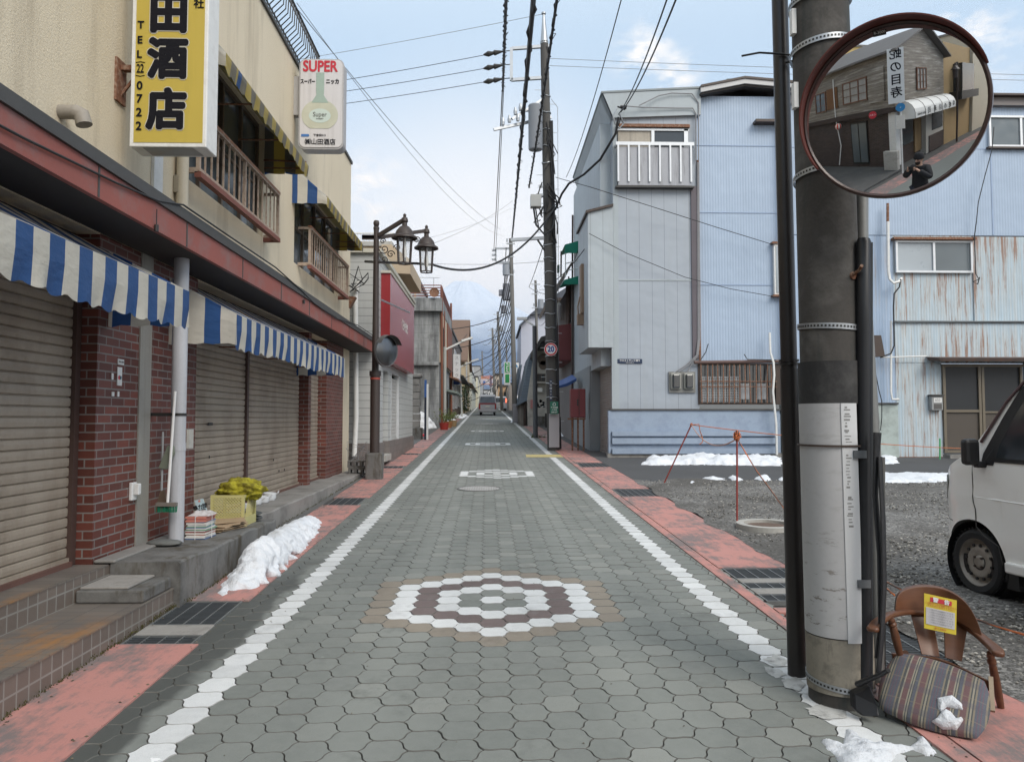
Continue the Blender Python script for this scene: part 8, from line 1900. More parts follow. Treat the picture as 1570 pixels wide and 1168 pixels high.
wire([P(770,140,23),P(757,385,49.5)],.02,'twin thin line continuing down to the outrigger of the second pole',.2,cable_grey)
wire([P(772,140,23),P(760,385,49.5)],.015,'thin companion line continuing down to the second pole frame',.25,cable_grey)
wire([P(776,380,49),P(770,480,78)],.03,'cable from the second pole down to the third pole',.3)
wire([P(963,-40,9),P(868,272,22.5)],.008,'thin line slanting from the top edge to beside the tall pole',.25)
wire([P(1036,-40,9),P(948,176,20.1)],.012,'left of two lines running from the top edge to the grey roof corner',.2)
wire([P(1052,-40,9),P(952,172,20.1)],.014,'right of two lines running from the top edge to the grey roof corner',.2)
wire([P(948,180,20.1),P(944,205,20.2),P(920,245,20.8),P(895,268,21.6),P(872,282,22.3),P(861,298,22.8),P(851,322,23.1)],.035,'heavy black cable curving from the grey building to the tall pole')
wire(sag(P(851,318,23),P(664,406,17.5),.75,24)+[P(640,404,16),P(583,402,15.3),P(560,401,16)],.028,'heavy black cable swinging across the street to the lamp post')
wire([P(952,180,20.1),P(880,400,26)],.012,'thin line dropping from the grey roof corner to the green awning',.2)
wire([P(852,272,23.2),P(862,275,22.5),P(905,287,20.0),P(1000,317,20.05),P(1100,349,20.2),P(1188,376,20.35)],.010,'thin wire from the tall pole across the grey wall to the side window')
wire([P(903,358,20.35),P(960,388,20.3),P(1050,425,20.3),P(1120,443,20.3),P(1188,455,20.35)],.009,'lower thin wire running across the grey cladding')
for a,b,l in(((772,79),(430,138),'upper of three lines going left from the outrigger frame'),((772,100),(430,154),'middle of three lines going left from the outrigger frame'),((772,121),(430,172),'lower of three lines going left from the outrigger frame')):
    wire([P(*a,23.3),P(*b,26)],.010,l,.05)
wire([P(832,22,23.3),P(430,96,26)],.008,'topmost thin line going left from the tip of the tall pole',.05,cable_grey)
wire([P(842,90,23.3),P(1700,118,23)],.008,'upper thin line going right from the tall pole over the roofs',.05,cable_grey)
wire([P(842,101,23.3),P(1700,126,23)],.008,'lower thin line going right from the tall pole over the roofs',.05,cable_grey)
wire([P(440,-5,13),P(768,352,48)],.008,'long thin diagonal line from above the roof railing to the far pole',.5,cable_grey)
wire([P(455,5,13),P(775,362,48)],.006,'second long thin diagonal line close to the first one',.9,cable_grey)
wire([P(786,308,48),P(660,375,30)],.010,'thin wire slanting down left behind the lanterns',.2,cable_grey)
wire([P(783,320,48),P(610,376,30)],.007,'fainter wire slanting down left above the lanterns',.2,cable_grey)
wire([P(850,400,23),P(590,398,30)],.007,'nearly level thin wire crossing behind the lanterns',.15,cable_grey)
wire([P(823,366,23.3),P(851,408,23.2)],.03,'diagonal brace wire under the crossarm of the tall pole',.0)
wire([P(836,366,23.3),P(811,440,40)],.014,'line dropping from the crossarm towards the slate roof',.1)
wire([P(811,440,40),P(850,452,23)],.012,'line returning from the slate roof corner to the tall pole',.1)
wire([P(851,430,23.3),P(903,372,21)],.012,'line rising from the tall pole to the grey building bay',.1)
wire([P(851,462,23.3),P(826,498,58)],.012,'line from the tall pole to the slim pole behind it',.3)
wire([P(853,330,23),P(853,690,23.35)],.006,'thin vertical earth wire on the tall pole',.0,cable_grey)
wire([P(845,152,23.3),P(855,165,23.4),P(857,660,23.4)],.008,'stay wire hanging beside the tall pole',None,cable_grey)
for k in range(16):
    rg=random.Random(100+k);a=P(784+rg.uniform(-1,2),372+k*11,49.4);b=P(763+rg.uniform(-2,3),484+k*5.5,78);wire([a,b],.022+.01*rg.random(),'fine overhead line between the second and third poles',.35)
for k in range(14):
    rg=random.Random(200+k);a=P(764,486+k*8,78);b=P(rg.choice((756,740,748)),515+k*6,125);wire([a,b],.03,'fine overhead line in the far bundle beyond the third pole',.8)
for k,(a,b)in enumerate((((683,505),(785,478)),((683,536),(785,505)),((710,560),(785,525)),((706,582),(762,545)),((715,600),(765,570)),((720,615),(765,585)),((690,530),(716,513)),((724,580),(770,555)))):
    wire([P(*a,50+4*k),P(*b,52+4*k)],.028,'thin service line crossing the street over the roofs far away',.25)
# ================================================================== FAR VEHICLES
def rear_van(c,w,h,L,m,name,label,tail,band=None,lit=False):
    c=Vector((c.x,c.y,G(c.y)));t=thing(name,label,'car',c);mb=MB();sec=[]
    prof=[(0,.28),(-.02,.6),(.0,.95),(.12,h*.93),(.35,h),(L*.72,h),(L*.88,.95),(L,.8),(L,.3)]
    for y,z in prof:
        f_=1-max(0,(z-.95))*.16;sec.append((y,z,f_))
    for y,z,f_ in sec:mb.v+=[c+Vector((-w/2*f_,y,z)),c+Vector((w/2*f_,y,z))]
    for i in range(len(sec)-1):mb.f.append([2*i,2*i+1,2*i+3,2*i+2]);mb.mi.append(0)
    for s in(0,1):mb.f.append([2*i+s for i in range(len(sec))]);mb.mi.append(0)
    mb.build('body',m,t,bevel=.05)
    mb=MB();zz0,zz1=h*.60,h*.90
    mb.slab([c+Vector((-w*.42,-.02,zz0)),c+Vector((w*.42,-.02,zz0)),c+Vector((w*.39,.11,zz1)),c+Vector((-w*.39,.11,zz1))],(0,.03,0));mb.build('rear_window',glass_dark,t)
    tm_l=mat('tail_lens',(.30,.02,.02),.3,.05)
    if lit:
        e_=NT('lit_tail_lamp');e_.set((.6,.03,.02),.4);e_.b.inputs['Emission Color'].default_value=(1,.12,.06,1);e_.b.inputs['Emission Strength'].default_value=2.2;tm_l=e_.m
    for s in(-1,1):
        mb=MB();x=s*w*.44;mb.box(c.x+x-.07,c.x+x+.07,c.y-.06,c.y+.02,c.z+tail[0],c.z+tail[1]);mb.build('tail_lamp',tm_l,t)
        for yy in(.55,L-.6):
            mb=MB();mb.cyl(c+Vector((s*(w/2-.2)-.09,yy,.31)),.31,.18,(1,0,0),20);mb.build('wheel',black_rubber,t)
    if band:mb=MB();mb.box(c.x-w*.45,c.x+w*.45,c.y-.045,c.y+.02,c.z+zz0-.13,c.z+zz0-.03);mb.build('red_band',band,t)
    mb=MB();mb.box(c.x-.18,c.x+.18,c.y-.06,c.y-.03,c.z+.72,c.z+.86);mb.build('number_plate',mat('plate_yellow_white',(.6,.58,.5),.5),t)
    mb=MB();mb.box(c.x-w/2,c.x+w/2,c.y-.08,c.y+.1,c.z+.28,c.z+.52);mb.build('bumper',m,t,bevel=.03)
    return t
silver=mat('silver_paint',(.40,.39,.40),.3,.08,1,50,0,.4);wpaint=mat('white_car_paint',(.60,.64,.68),.3,.05,1,50,0)
c=atG(747.5,636.5);rear_van(c,1.62,1.86,4.2,silver,'silver_van','silver minivan seen from behind driving up the middle of the street',(.55,1.0),mat('tail_band_red',(.35,.03,.03),.4))
c=atG(767,629.5);rear_van(c,1.60,1.72,4.0,wpaint,'white_minivan','white minivan with lit red tail lamps stopped ahead of the silver one',(1.0,1.45),None,True)
c=atG(738,617);rear_van(c,1.6,1.5,4.2,silver,'distant_car','small distant pale car left of the silver minivan under the arch',(.8,1.0),None,True)
# ================================================================== MOUNTAIN AND AIR
mm_=NT('mountain_slopes');sx_=mm_.n('ShaderNodeSeparateXYZ');mm_.l(mm_.co(),sx_.inputs[0])
rg_n=mm_.noise(1.0,mm_.map((.0011,.0011,.0002)),8,.65);lim=mm_.math('ADD',sx_.outputs[2],mm_.math('MULTIPLY',mm_.math('SUBTRACT',rg_n,.5),1500))
snowk=mm_.rng(lim,1000,2500,0,1)
mm_.set(mm_.mix(snowk,mm_.mix(rg_n,(.06,.09,.16),(.10,.14,.22)),mm_.mix(mm_.rng(rg_n,.55,.75,0,.2),(.66,.69,.74),(.50,.53,.59))),.95,0,None);mm_=mm_.m
MX,MY=-640.0,18000.0
mb=MB();NR,NA=70,160
for i in range(NR+1):
    r=275*i/4 if i<=4 else 275*math.exp((i-4)/(NR-4)*math.log(16000/275))
    for j in range(NA):
        a=2*math.pi*j/NA;x,y=r*math.cos(a),r*math.sin(a)
        z=3175*math.exp(-max(0,r-275)/4400)
        k=min(1,r/900);z+=k*(95*noise.fractal((math.cos(a)*4,math.sin(a)*4,r/3500),1,2,4)+40*noise.noise((x/500,y/500,2)))+(25*noise.noise((x/180,y/180,1))if r<900 else 0)
        if r<200:z-=60*(1-r/200)
        mb.v.append(Vector((MX+x,MY+y,z)))
for i in range(NR):
    for j in range(NA):mb.f.append([i*NA+j,i*NA+(j+1)%NA,(i+1)*NA+(j+1)%NA,(i+1)*NA+j]);mb.mi.append(0)
tag(mb.build('mountain',mm_,smooth=True,angle=180,loc=(MX,MY,0)),kind='structure')
hz=bpy.data.materials.new('haze_air');hz.use_nodes=True;ht=hz.node_tree;ht.nodes.clear();ho=ht.nodes.new('ShaderNodeOutputMaterial');hv=ht.nodes.new('ShaderNodeVolumePrincipled')
hv.inputs['Color'].default_value=(.55,.72,1,1);hv.inputs['Density'].default_value=3.7e-5;hv.inputs['Anisotropy'].default_value=0.0;ht.links.new(hv.outputs[0],ho.inputs['Volume'])
mb=MB();mb.box(-26000,26000,-900,34500,-40,3400);tag(mb.build('haze',hz),kind='stuff')
# ================================================================== BEHIND THE CAMERA (seen in the traffic mirror)
wood_old=siding_material('old_grey_boards',(.21,.185,.155),.16,.2)
_w=wood_old.node_tree;_b=[n for n in _w.nodes if n.type=='BSDF_PRINCIPLED'][0];_src=_b.inputs['Base Color'].links[0].from_socket
_tc=_w.nodes.new('ShaderNodeTexCoord');_mp=_w.nodes.new('ShaderNodeMapping');_mp.inputs['Scale'].default_value=(.8,.8,9);_nz=_w.nodes.new('ShaderNodeTexNoise');_nz.inputs['Scale'].default_value=1;_nz.inputs['Detail'].default_value=8;_nz.inputs['Roughness'].default_value=.7
_mr=_w.nodes.new('ShaderNodeMapRange');_mr.inputs[1].default_value=.50;_mr.inputs[2].default_value=.68;_mr.inputs[4].default_value=.8;_mx=_w.nodes.new('ShaderNodeMix');_mx.data_type='RGBA';_mx.inputs[7].default_value=(.50,.48,.44,1)
_w.links.new(_tc.outputs['Object'],_mp.inputs[0]);_w.links.new(_mp.outputs[0],_nz.inputs[0]);_w.links.new(_nz.outputs[0],_mr.inputs[0]);_w.links.new(_mr.outputs[0],_mx.inputs[0]);_w.links.new(_src,_mx.inputs[6]);_w.links.new(_mx.outputs[2],_b.inputs['Base Color'])
dkbrick=brick_material('dark_brown_tiles',(.060,.038,.032),(.09,.085,.08),.2,.065,.007,.5,.3)
CXs,CYs=-3.35,-4.75
sushi=thing('wooden_restaurant','old grey wooden two storey restaurant reflected in the round mirror, white awning','building',(CXs,CYs,0))
ZT,ZM=5.35,2.8
mb=MB();mb.box(CXs-9,CXs,CYs-5.2,CYs,ZM,ZT);mb.build('board_wall',wood_old,sushi)
mb=MB();mb.slab([(CXs+.0,CYs-5.2,ZT),(CXs+.0,CYs-2.6,ZT+1.35),(CXs+.0,CYs,ZT)],(-9,0,0));mb.build('gable',wood_old,sushi)
mb=MB()
for s in(1,-1):
    y_e=CYs+.35 if s>0 else CYs-5.55;mb.slab([(CXs+.35,y_e,ZT-.12),(CXs+.35,CYs-2.6,ZT+1.42),(CXs+.35,CYs-2.6,ZT+1.52),(CXs+.35,y_e,ZT-.02)],(-9.8,0,0))
mb.build('roof',mat('grey_tin_roof',(.16,.15,.145),.8,.25,2),sushi)
mb=MB();mb.box(CXs-9,CXs-.35,CYs-5.1,CYs-.12,-.4,ZM);mb.build('tiled_wall',dkbrick,sushi)
mb=MB();mb.box(CXs-9.1,CXs+.12,CYs+.0,CYs+.14,ZM-.25,ZM);mb.box(CXs+.002,CXs+.12,CYs-5.2,CYs,ZM-.25,ZM);mb.build('band',mat('dark_brown_band',(.05,.035,.03),.7,.3),sushi)
mb=MB();mb.box(CXs-.35,CXs,CYs-.35,CYs-.0,0,ZM-.25);mb.build('corner_post',white_paint,sushi)
def mwin(x0,x1,z0,z1,m=glass_grey):
    o=MB();o.box(x0,x1,CYs+.0,CYs+.07,z0,z0+.06);o.box(x0,x1,CYs,CYs+.07,z1-.06,z1)
    n=max(2,int((x1-x0)/.42))
    for k in range(n+1):x=x0+(x1-x0-.05)*k/n;o.box(x,x+(.05 if k%2==0 else .025),CYs,CYs+.068,z0+.06,z1-.06)
    for k in(1,2):z=z0+(z1-z0)*k/3;o.box(x0+.05,x1-.05,CYs,CYs+.064,z,z+.022)
    w=o.build('window',mat('reddish_sash',(.16,.075,.045),.6,.2),sushi);i=MB();i.box(x0+.03,x1-.03,CYs+.002,CYs+.03,z0+.03,z1-.03);i.build('pane',m,w)
curt2=mat('net_curtain',(.34,.33,.31),.8,.2,3,40,0,streak=(.2,.2,.19),streak_s=(12,12,.6))
mwin(-6.3,-4.75,3.35,4.5,curt2);mwin(-8.5,-7.6,3.25,4.4,glass_grey)
mb=MB();mb.box(-7.5,-6.7,CYs,CYs+.06,3.3,4.45);mb.build('brown_shutter',mat('brown_board',(.17,.085,.04),.8,.25,4),sushi)
mb=MB();mb.box(-4.65,CXs-.45,CYs+.002,CYs+.09,3.15,4.75);mb.build('shutter_case',wood_old,sushi)
o=MB();yy0,yy1=CYs-2.9,CYs-1.9;o.box(CXs,CXs+.07,yy0,yy1,3.4,3.46);o.box(CXs,CXs+.07,yy0,yy1,4.5,4.56)
for k in range(4):y=yy0+(yy1-yy0-.05)*k/3;o.box(CXs,CXs+.068,y,y+.05,3.46,4.5)
for k in(1,2):o.box(CXs,CXs+.064,yy0,yy1,3.46+1.04*k/3,3.48+1.04*k/3)
w=o.build('window',mat('reddish_sash',(.1,.1,.1)),sushi);i=MB();i.box(CXs+.002,CXs+.03,yy0+.04,yy1-.04,3.44,4.52);i.build('pane',curt2,w)
mb=MB();mb.box(-6.0,-4.95,CYs-.118,CYs-.05,.1,2.35);dw=mb.build('side_door',black_metal,sushi)
for k in range(2):mb=MB();mb.box(-5.93+k*.5,-5.50+k*.5,CYs-.049,CYs-.035,.2,2.25);mb.build('pane',glass_grey,dw)
mb=MB();mb.box(CXs-.349,CXs-.30,CYs-2.1,CYs-.45,.65,2.45);ww_=mb.build('shop_window',brown_metal,sushi);mb=MB();mb.box(CXs-.299,CXs-.28,CYs-2.0,CYs-.55,.75,2.35);mb.build('pane',glass_dark,ww_)
mb=MB();mb.box(CXs-.35,CXs-.26,CYs-2.85,CYs-2.15,.1,2.4);mb.build('front_door',mat('tan_wood_door',(.24,.16,.08),.6,.2,3),sushi)
mb=MB();mb.box(CXs-.348,CXs-.02,CYs-5.15,CYs-2.9,-.2,2.5);mb.build('white_bay',mat('grey_white_render',(.42,.40,.36),.8,.12),sushi)
mb=MB();mb.box(CXs-.019,CXs+.01,CYs-5.0,CYs-3.6,1.0,2.2);mb.build('bay_window',glass_dark,sushi)
mb=MB();mb.box(CXs-.019,CXs+.03,CYs-5.15,CYs-3.2,-.2,.75);mb.build('bay_brick',dkbrick,sushi)
aw=MB();ya0,ya1=CYs-4.9,CYs-.15;prof=[(0,2.98),(.18,2.96),(.38,2.88),(.55,2.74),(.66,2.56),(.70,2.40),(.70,2.14)]
for(a,za),(b,zb_)in zip(prof[:-1],prof[1:]):aw.quad((CXs+.13+a,ya0,za),(CXs+.13+a,ya1,za),(CXs+.13+b,ya1,zb_),(CXs+.13+b,ya0,zb_))
for y in(ya0,ya1):aw.quad(*[(CXs+.13+a,y,z)for a,z in prof],(CXs+.13,y,2.14))
ao=aw.build('white_awning',mat('white_vinyl',(.66,.66,.64),.45,.08,2),sushi,smooth=True,angle=60)
mb=MB()
for k in range(6):y=ya0+.01+(ya1-ya0-.04)*k/5;mb.tube([(CXs+.13+a+.004,y,z+.004)for a,z in prof],.012,5)
mb.build('awning_rib',brown_metal,ao)
for k,ch in enumerate('蛇の目寿司'):text(ch,.34,(CXs+.837,ya1-1.35-(4-k)*.62,2.32),(0,-1,0)if False else(0,1,0),(0,0,1),ink,ao)
text('◎',.34,(CXs+.837,ya0+.35,2.36),(0,1,0),(0,0,1),ink,ao);text('0555-22-0653',.13,(CXs+.837,ya1-.6,2.28),(0,1,0),(0,0,1),ink,ao)
vs2=thing('restaurant_sign','tall white board with black brush lettering at the corner of the reflected restaurant','sign',(CXs+.25,CYs+.3,2.9))
nS=Vector((.62,.78,0)).normalized();tS=Vector((0,0,1)).cross(nS).normalized();cS=Vector((CXs+.18,CYs+.16,0))
mb=MB();mb.slab([cS-tS*.33+Vector((0,0,2.95)),cS+tS*.33+Vector((0,0,2.95)),cS+tS*.33+Vector((0,0,5.35)),cS-tS*.33+Vector((0,0,5.35))],nS*.10);mb.build('board',white_plastic,vs2)
for k,ch in enumerate('蛇の目寿'):text(ch,.50,cS+nS*.107+Vector((0,0,5.06-k*.56)),tS,(0,0,1),ink,vs2,bold=.008)
c=Vector((-6.45,CYs+.35,2.3));ln=thing('paper_lantern','round red and white paper lantern hanging under the reflected restaurant eave','lantern',c);mb=MB()
for k in range(12):mb.cur=k%2;mb.lathe([(.03,-.17),(.11,-.14),(.165,-.06),(.17,.0),(.165,.06),(.11,.14),(.03,.17)],c,n=2,a0=k*math.pi/6,a1=(k+1)*math.pi/6)
mb.build('paper',[mat('lantern_red',(.60,.05,.03),.6,.05),mat('lantern_white',(.7,.66,.6),.6,.05)],ln,smooth=True);mb=MB();mb.tube([c+Vector((0,0,.17)),c+Vector((0,-.3,.45))],.006,4);mb.build('string',black_metal,ln)
def disc2(c,r,col,label,txt,n=Vector((.55,.83,0))):
    t=thing('round_sign',label,'sign',c);n=n.normalized();u_=Vector((0,0,1)).cross(n).normalized();mb=MB();mb.cyl(c,r,.02,n,30);mb.build('disc',col,t);text(txt,r*.55,c+n*.024,u_,(0,0,1),ink_white,t)
    return t
disc2(Vector((-4.15,CYs+.5,2.6)),.17,ink_red,'round red sign with white letters in the mirror reflection','とまれ')
disc2(Vector((-2.75,CYs+.55,2.75)),.18,mat('sign_blue3',(.03,.22,.48),.5,.05),'round blue road sign on a white post in the mirror reflection','↓')
mb=MB();mb.tube([(-2.78,CYs+.5,-.2),(-2.78,CYs+.5,3.0)],.035,10);mb.box(-2.98,-2.58,CYs+.53,CYs+.55,1.85,2.42);tag(mb.build('sign_post',white_paint),'white sign post with a text plate, reflected beside the restaurant corner','post')
mb=MB();mb.box(-3.75,-3.05,CYs+.25,CYs+.45,-.2,.85);tag(mb.build('low_wall',concrete_pale,bevel=.02),'low pale concrete wall stub reflected at the restaurant corner','low wall')
cable([(-6.9,CYs+.1,4.9),(-6.85,CYs+.1,2.7),(-6.7,CYs+.02,1.2),(-6.9,CYs+.1,.1)],.03,white_paint,'thin white drainpipe on the reflected wooden restaurant','drainpipe','drain_pipe')
row=thing('tan_building','tan building with a dark bay window and canopy next to the reflected restaurant','building',(-4,CYs-9,0))
mb=MB();mb.box(-11,CXs-.1,CYs-10.5,CYs-5.45,-.5,6.3);mb.build('wall',mat('tan_render',(.40,.28,.14),.8,.15),row);mb=MB();mb.box(CXs-.1,CXs+.5,CYs-9.5,CYs-7,3.0,4.9);mb.build('bay_window',glass_dark,row);mb=MB();mb.box(CXs-.1,CXs+.7,CYs-10,CYs-6.3,2.45,3.0);mb.build('canopy',black_metal,row)
t=block('cream_neighbour','cream building farther down the street behind the camera','building',-12,CXs+.1,CYs-22,CYs-10.6,-.8,7.8,mat('cream_render2',(.55,.50,.40),.8,.1),.2)
t=block('yellow_apartments','yellow walled apartment house rising behind the reflected restaurant','building',-19,-11.5,CYs-9,CYs+1.5,-.5,8.6,mat('yellow_render',(.56,.42,.17),.8,.1),.2)
for k in range(3):mb=MB();mb.box(-11.49,-11.42,CYs-8+3*k,CYs-6.6+3*k,6.3,7.7);mb.build('window',glass_pale,t)
t=block('rear_shop','plain shop building on the other side of the street behind the camera','building',3.4,10,-24,-9,-.8,6.5,mat('grey_render2',(.33,.32,.30),.8,.12),.2)
mb=MB();mb.box(-11.0,-3.0,CYs+.001,0.7,-.12,-.03);mb.box(-4.2,4.2,-25,1.69,-.62,-.61);tag(mb.build('side_street',asphalt),kind='structure')
mb=MB();mb.hexa([rs(-2.05,-25,-.03),rs(2.2,-25,-.03),rs(2.2,1.69,-.03),rs(-2.05,1.69,-.03),rs(-2.05,-25,-.005),rs(2.2,-25,-.005),rs(2.2,1.69,-.005),rs(-2.05,1.69,-.005)]);tag(mb.build('road_behind',far_road),kind='structure')
mb=MB();strip_box(mb,-2.75,-2.05,-25,.4,0.0);strip_box(mb,2.2,2.9,-25,1.2,0.0);tag(mb.build('pink_strip_behind',pink),kind='structure')
for k,dx in enumerate((0,)):
    c=Vector((-2.9,CYs-6.2,0));t=thing('lamp_post','second brown street lamp with lantern, seen only in the mirror','street lamp',c);mb=MB();mb.tube([c-Vector((0,0,.3)),c+Vector((0,0,4.9))],.06,12);mb.build('post',lp_c,t);mb=MB();mb.bar(c+Vector((0,0,4.6)),c+Vector((.2,.9,4.75)),.06);mb.build('arm',lp_c,t)
    q=MB();cc_=c+Vector((.2,.9,3.85));q.lathe([(.13,0),(.16,.5),(.27,.5),(.17,.62),(.05,.75),(.05,.9),(1e-4,.92)],cc_,n=12);q.build('lantern',lp_c,t)
# ---- litter and dirt along the gutters
rg=random.Random(91);mb=MB()
def bit(p,r,flat):
    a=rg.uniform(0,6.28);u_=Vector((math.cos(a),math.sin(a),rg.uniform(-.2,.2)))*r;w_=Vector((-math.sin(a),math.cos(a),rg.uniform(-.2,.3)))*r*rg.uniform(.4,.9);t_=Vector((0,0,r*flat));mb.add([p-u_,p-w_,p+u_,p+w_,p+t_],[(0,1,4),(1,2,4),(2,3,4),(3,0,4)])
for i in range(900):
    y=3.0+14*rg.random()**1.3;k=rg.random()
    s=-2.41+abs(rg.gauss(0,.05))if k<.45 else(-1.86+rg.gauss(0,.03)if k<.6 else(2.16+rg.gauss(0,.03)if k<.8 else rg.uniform(-1.8,2.0)))
    bit(rs(s,y,.012 if s<-1.85 or s>2.0 else .003),rg.uniform(.003,.011)*(1 if k<.8 else .7),.5)
lm=NT('gutter_litter');lg_=lm.n('ShaderNodeNewGeometry');lm.set(lm.mix(lg_.outputs['Random Per Island'],(.04,.032,.022),(.20,.17,.12)),.95)
tag(mb.build('gutter_litter',lm.m,loc=(0,0,0)),kind='stuff')
mb=MB()
for i in range(1500):
    y=rg.choice((rg.uniform(5.9,8.6),rg.uniform(8.6,16),rg.uniform(3.3,6)));x=(-2.365 if y<8.6 else-2.62)+abs(rg.gauss(0,.014))if y>6 else-2.418+abs(rg.gauss(0,.01));z=G(y)+.004+abs(rg.gauss(0,.012));p=Vector((x,y,z));h=rg.uniform(.004,.018)
    mb.quad(p,p+Vector((h*.6,rg.uniform(-.006,.006),h*.3)),p+Vector((rg.uniform(-.004,.006),rg.uniform(-.006,.006),h)))
tag(mb.build('moss',mat('moss',(.07,.065,.02),.95,.5,9)),kind='stuff')
# ---- the photographer
def skin_obj(name,pts,edges,rad,m,parent=None,sub=2,root=0,smooth=True):
    me=bpy.data.meshes.new(name);inv=root_loc(parent).inverted()if parent is not None else Matrix.Identity(4)
    me.from_pydata([tuple(inv@Vector(p))for p in pts],edges,[]);o=bpy.data.objects.new(name,me);COL.objects.link(o);me.materials.append(m)
    md=o.modifiers.new('skin','SKIN');md.use_smooth_shade=True
    if not me.skin_vertices:me.skin_vertices.new()if hasattr(me.skin_vertices,'new')else None
    for i,sv in enumerate(me.skin_vertices[0].data):
        r=rad[i];sv.radius=r if isinstance(r,tuple)else(r,r);sv.use_root=(i==root)
    s=o.modifiers.new('sub','SUBSURF');s.levels=sub;s.render_levels=sub
    dg=bpy.context.evaluated_depsgraph_get();me2=bpy.data.meshes.new_from_object(o.evaluated_get(dg));me2.name=name
    me2.materials.clear();me2.materials.append(m);o.modifiers.clear();o.data=me2;bpy.data.meshes.remove(me)
    me2.polygons.foreach_set('use_smooth',[True]*len(me2.polygons))
    if parent is not None:o.parent=parent
    return o
per=thing('person','man in black coat and black beanie photographing, visible in the round mirror','person',(-.02,-.42,0))
skin_m=mat('skin',(.46,.28,.20),.55,.1,9,60,.05);coat_m=mat('black_coat',(.016,.016,.019),.85,.3,9,90,.2);jeans=mat('dark_trousers',(.022,.025,.035),.85,.2);wool=mat('black_wool',(.014,.014,.016),.95,.3,30,90,.3)
bx,by=-.02,-.42
J={'pel':(bx,by,.96),'sp':(bx,by-.01,1.15),'ch':(bx,by,1.33),'nk':(bx,by+.01,1.48),'hd0':(bx,by+.03,1.56),'hd1':(bx,by+.04,1.64),'hd2':(bx,by+.03,1.73)}
for s,n in((-1,'L'),(1,'R')):
    J.update({n+'sh':(bx+s*.19,by,1.43),n+'el':(bx+s*.31,by+.12,1.24),n+'wr':(bx+s*.13,by+.30,1.46),n+'pa':(bx+s*.085,by+.35,1.53),
              n+'hip':(bx+s*.10,by,.90),n+'kn':(bx+s*.12,by+.02,.50),n+'an':(bx+s*.13,by-.03,.09),n+'to':(bx+s*.15,by+.14,.045)})
keys=list(J);idx={k:i for i,k in enumerate(keys)};E=[('pel','sp'),('sp','ch'),('ch','nk'),('nk','hd0'),('hd0','hd1'),('hd1','hd2')]
for n in 'LR':E+=[('ch',n+'sh'),(n+'sh',n+'el'),(n+'el',n+'wr'),(n+'wr',n+'pa'),('pel',n+'hip'),(n+'hip',n+'kn'),(n+'kn',n+'an'),(n+'an',n+'to')]
rad={'pel':(.15,.11),'sp':(.14,.10),'ch':(.16,.11),'nk':.06,'hd0':(.07,.085),'hd1':(.078,.095),'hd2':(.07,.08)}
for n in 'LR':rad.update({n+'sh':.07,n+'el':.045,n+'wr':.03,n+'pa':(.042,.022),n+'hip':.09,n+'kn':.06,n+'an':.042,n+'to':(.045,.03)})
J['hem']=(bx,by,.80);rad['hem']=(.17,.12)
body=skin_obj('body',[J[k]for k in keys],[(idx[a],idx[b])for a,b in E],[rad[k]for k in keys],skin_m,per)
def sub_skin(name,ks,es,infl,m):
    ii={k:i for i,k in enumerate(ks)};R_=[tuple(q+infl for q in(rad[k]if isinstance(rad[k],tuple)else(rad[k],rad[k])))for k in ks]
    return skin_obj(name,[J[k]for k in ks],[(ii[a],ii[b])for a,b in es],R_,m,per)
sub_skin('coat',['pel','sp','ch','nk','Lsh','Lel','Lwr','Rsh','Rel','Rwr'],[('pel','sp'),('sp','ch'),('ch','nk'),('ch','Lsh'),('Lsh','Lel'),('Lel','Lwr'),('ch','Rsh'),('Rsh','Rel'),('Rel','Rwr')],.035,coat_m)
mb=MB();mb.lathe([(.185,.30),(.19,.2),(.20,.05),(.215,-.1),(.21,-.11),(1e-4,-.05)],Vector((0,0,0)),n=28);mb.v=[Vector((bx+p.x,by+p.y*.72,.90+p.z))for p in mb.v];mb.build('coat_skirt',coat_m,per,smooth=True)
sub_skin('trousers',['pel','Lhip','Lkn','Lan','Rhip','Rkn','Ran'],[('pel','Lhip'),('Lhip','Lkn'),('Lkn','Lan'),('pel','Rhip'),('Rhip','Rkn'),('Rkn','Ran')],.020,jeans)
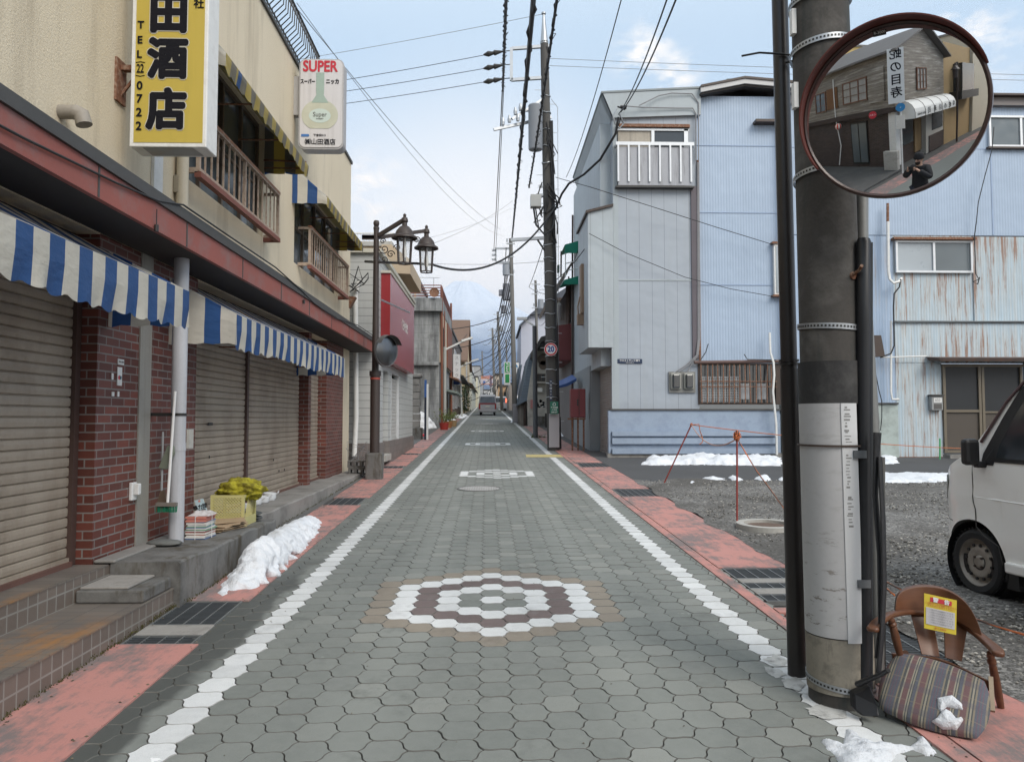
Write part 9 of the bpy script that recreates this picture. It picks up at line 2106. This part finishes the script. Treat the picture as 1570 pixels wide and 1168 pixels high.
for n in 'LR':
    skin_obj('boot',[J[n+'an'],J[n+'to']],[(0,1)],[.062,(.058,.045)],black_rubber,per)
    s=-1 if n=='L' else 1;pa=Vector(J[n+'pa'])
    for k in range(4):
        b0_=pa+Vector((-s*.01,.015,.035-k*.022));skin_obj('finger',[b0_,b0_+Vector((s*.012,.03,.006)),b0_+Vector((-s*.02,.045-.003*k,.006))],[(0,1),(1,2)],[.010,.009,.008],skin_m,body,1)
    skin_obj('thumb',[pa+Vector((-s*.005,-.01,-.01)),pa+Vector((-s*.03,-.012,.01)),pa+Vector((-s*.055,-.008,.02))],[(0,1),(1,2)],[.012,.010,.009],skin_m,body,1)
hc=Vector((bx,by+.045,1.655))
mb=MB();mb.lathe([(.112,-.005),(.116,.02),(.108,.05),(.095,.09),(.06,.12),(1e-4,.13)],hc+Vector((0,-.01,.04)),n=24);mb.lathe([(.115,-.02),(.121,.0),(.121,.03),(.114,.04)],hc+Vector((0,-.01,.035)),n=24);mb.build('beanie',wool,per,smooth=True)
mb=MB();mb.lathe([(1e-4,-.03),(.05,-.02),(.062,.01),(.055,.045),(.03,.05)],hc+Vector((0,.045,-.085)),(0,.3,1),16);mb.build('beard',mat('dark_beard',(.03,.018,.012),.9,.3,20),per,smooth=True)
mb=MB();mb.tube([hc+Vector((0,.10,.015)),hc+Vector((0,.128,-.022)),hc+Vector((0,.11,-.03))],[.010,.016,.012],8);mb.build('nose',skin_m,body,smooth=True)
for s in(-1,1):mb=MB();mb.lathe([(1e-4,-.014),(.014,0),(1e-4,.014)],hc+Vector((s*.034,.098,.008)),n=10);mb.build('eye',mat('dark_eye',(.02,.015,.012),.3),body,smooth=True);mb=MB();mb.lathe([(1e-4,-.03),(.016,0),(1e-4,.03)],hc+Vector((s*.092,.0,-.005)),n=10);mb.build('ear',skin_m,body,smooth=True)
mb=MB();mb.box(bx-.078,bx+.078,by+.375,by+.385,1.50,1.58);tag(mb.build('phone',black_metal,bevel=.003),'black phone held up in front of the photographer in the mirror','phone')
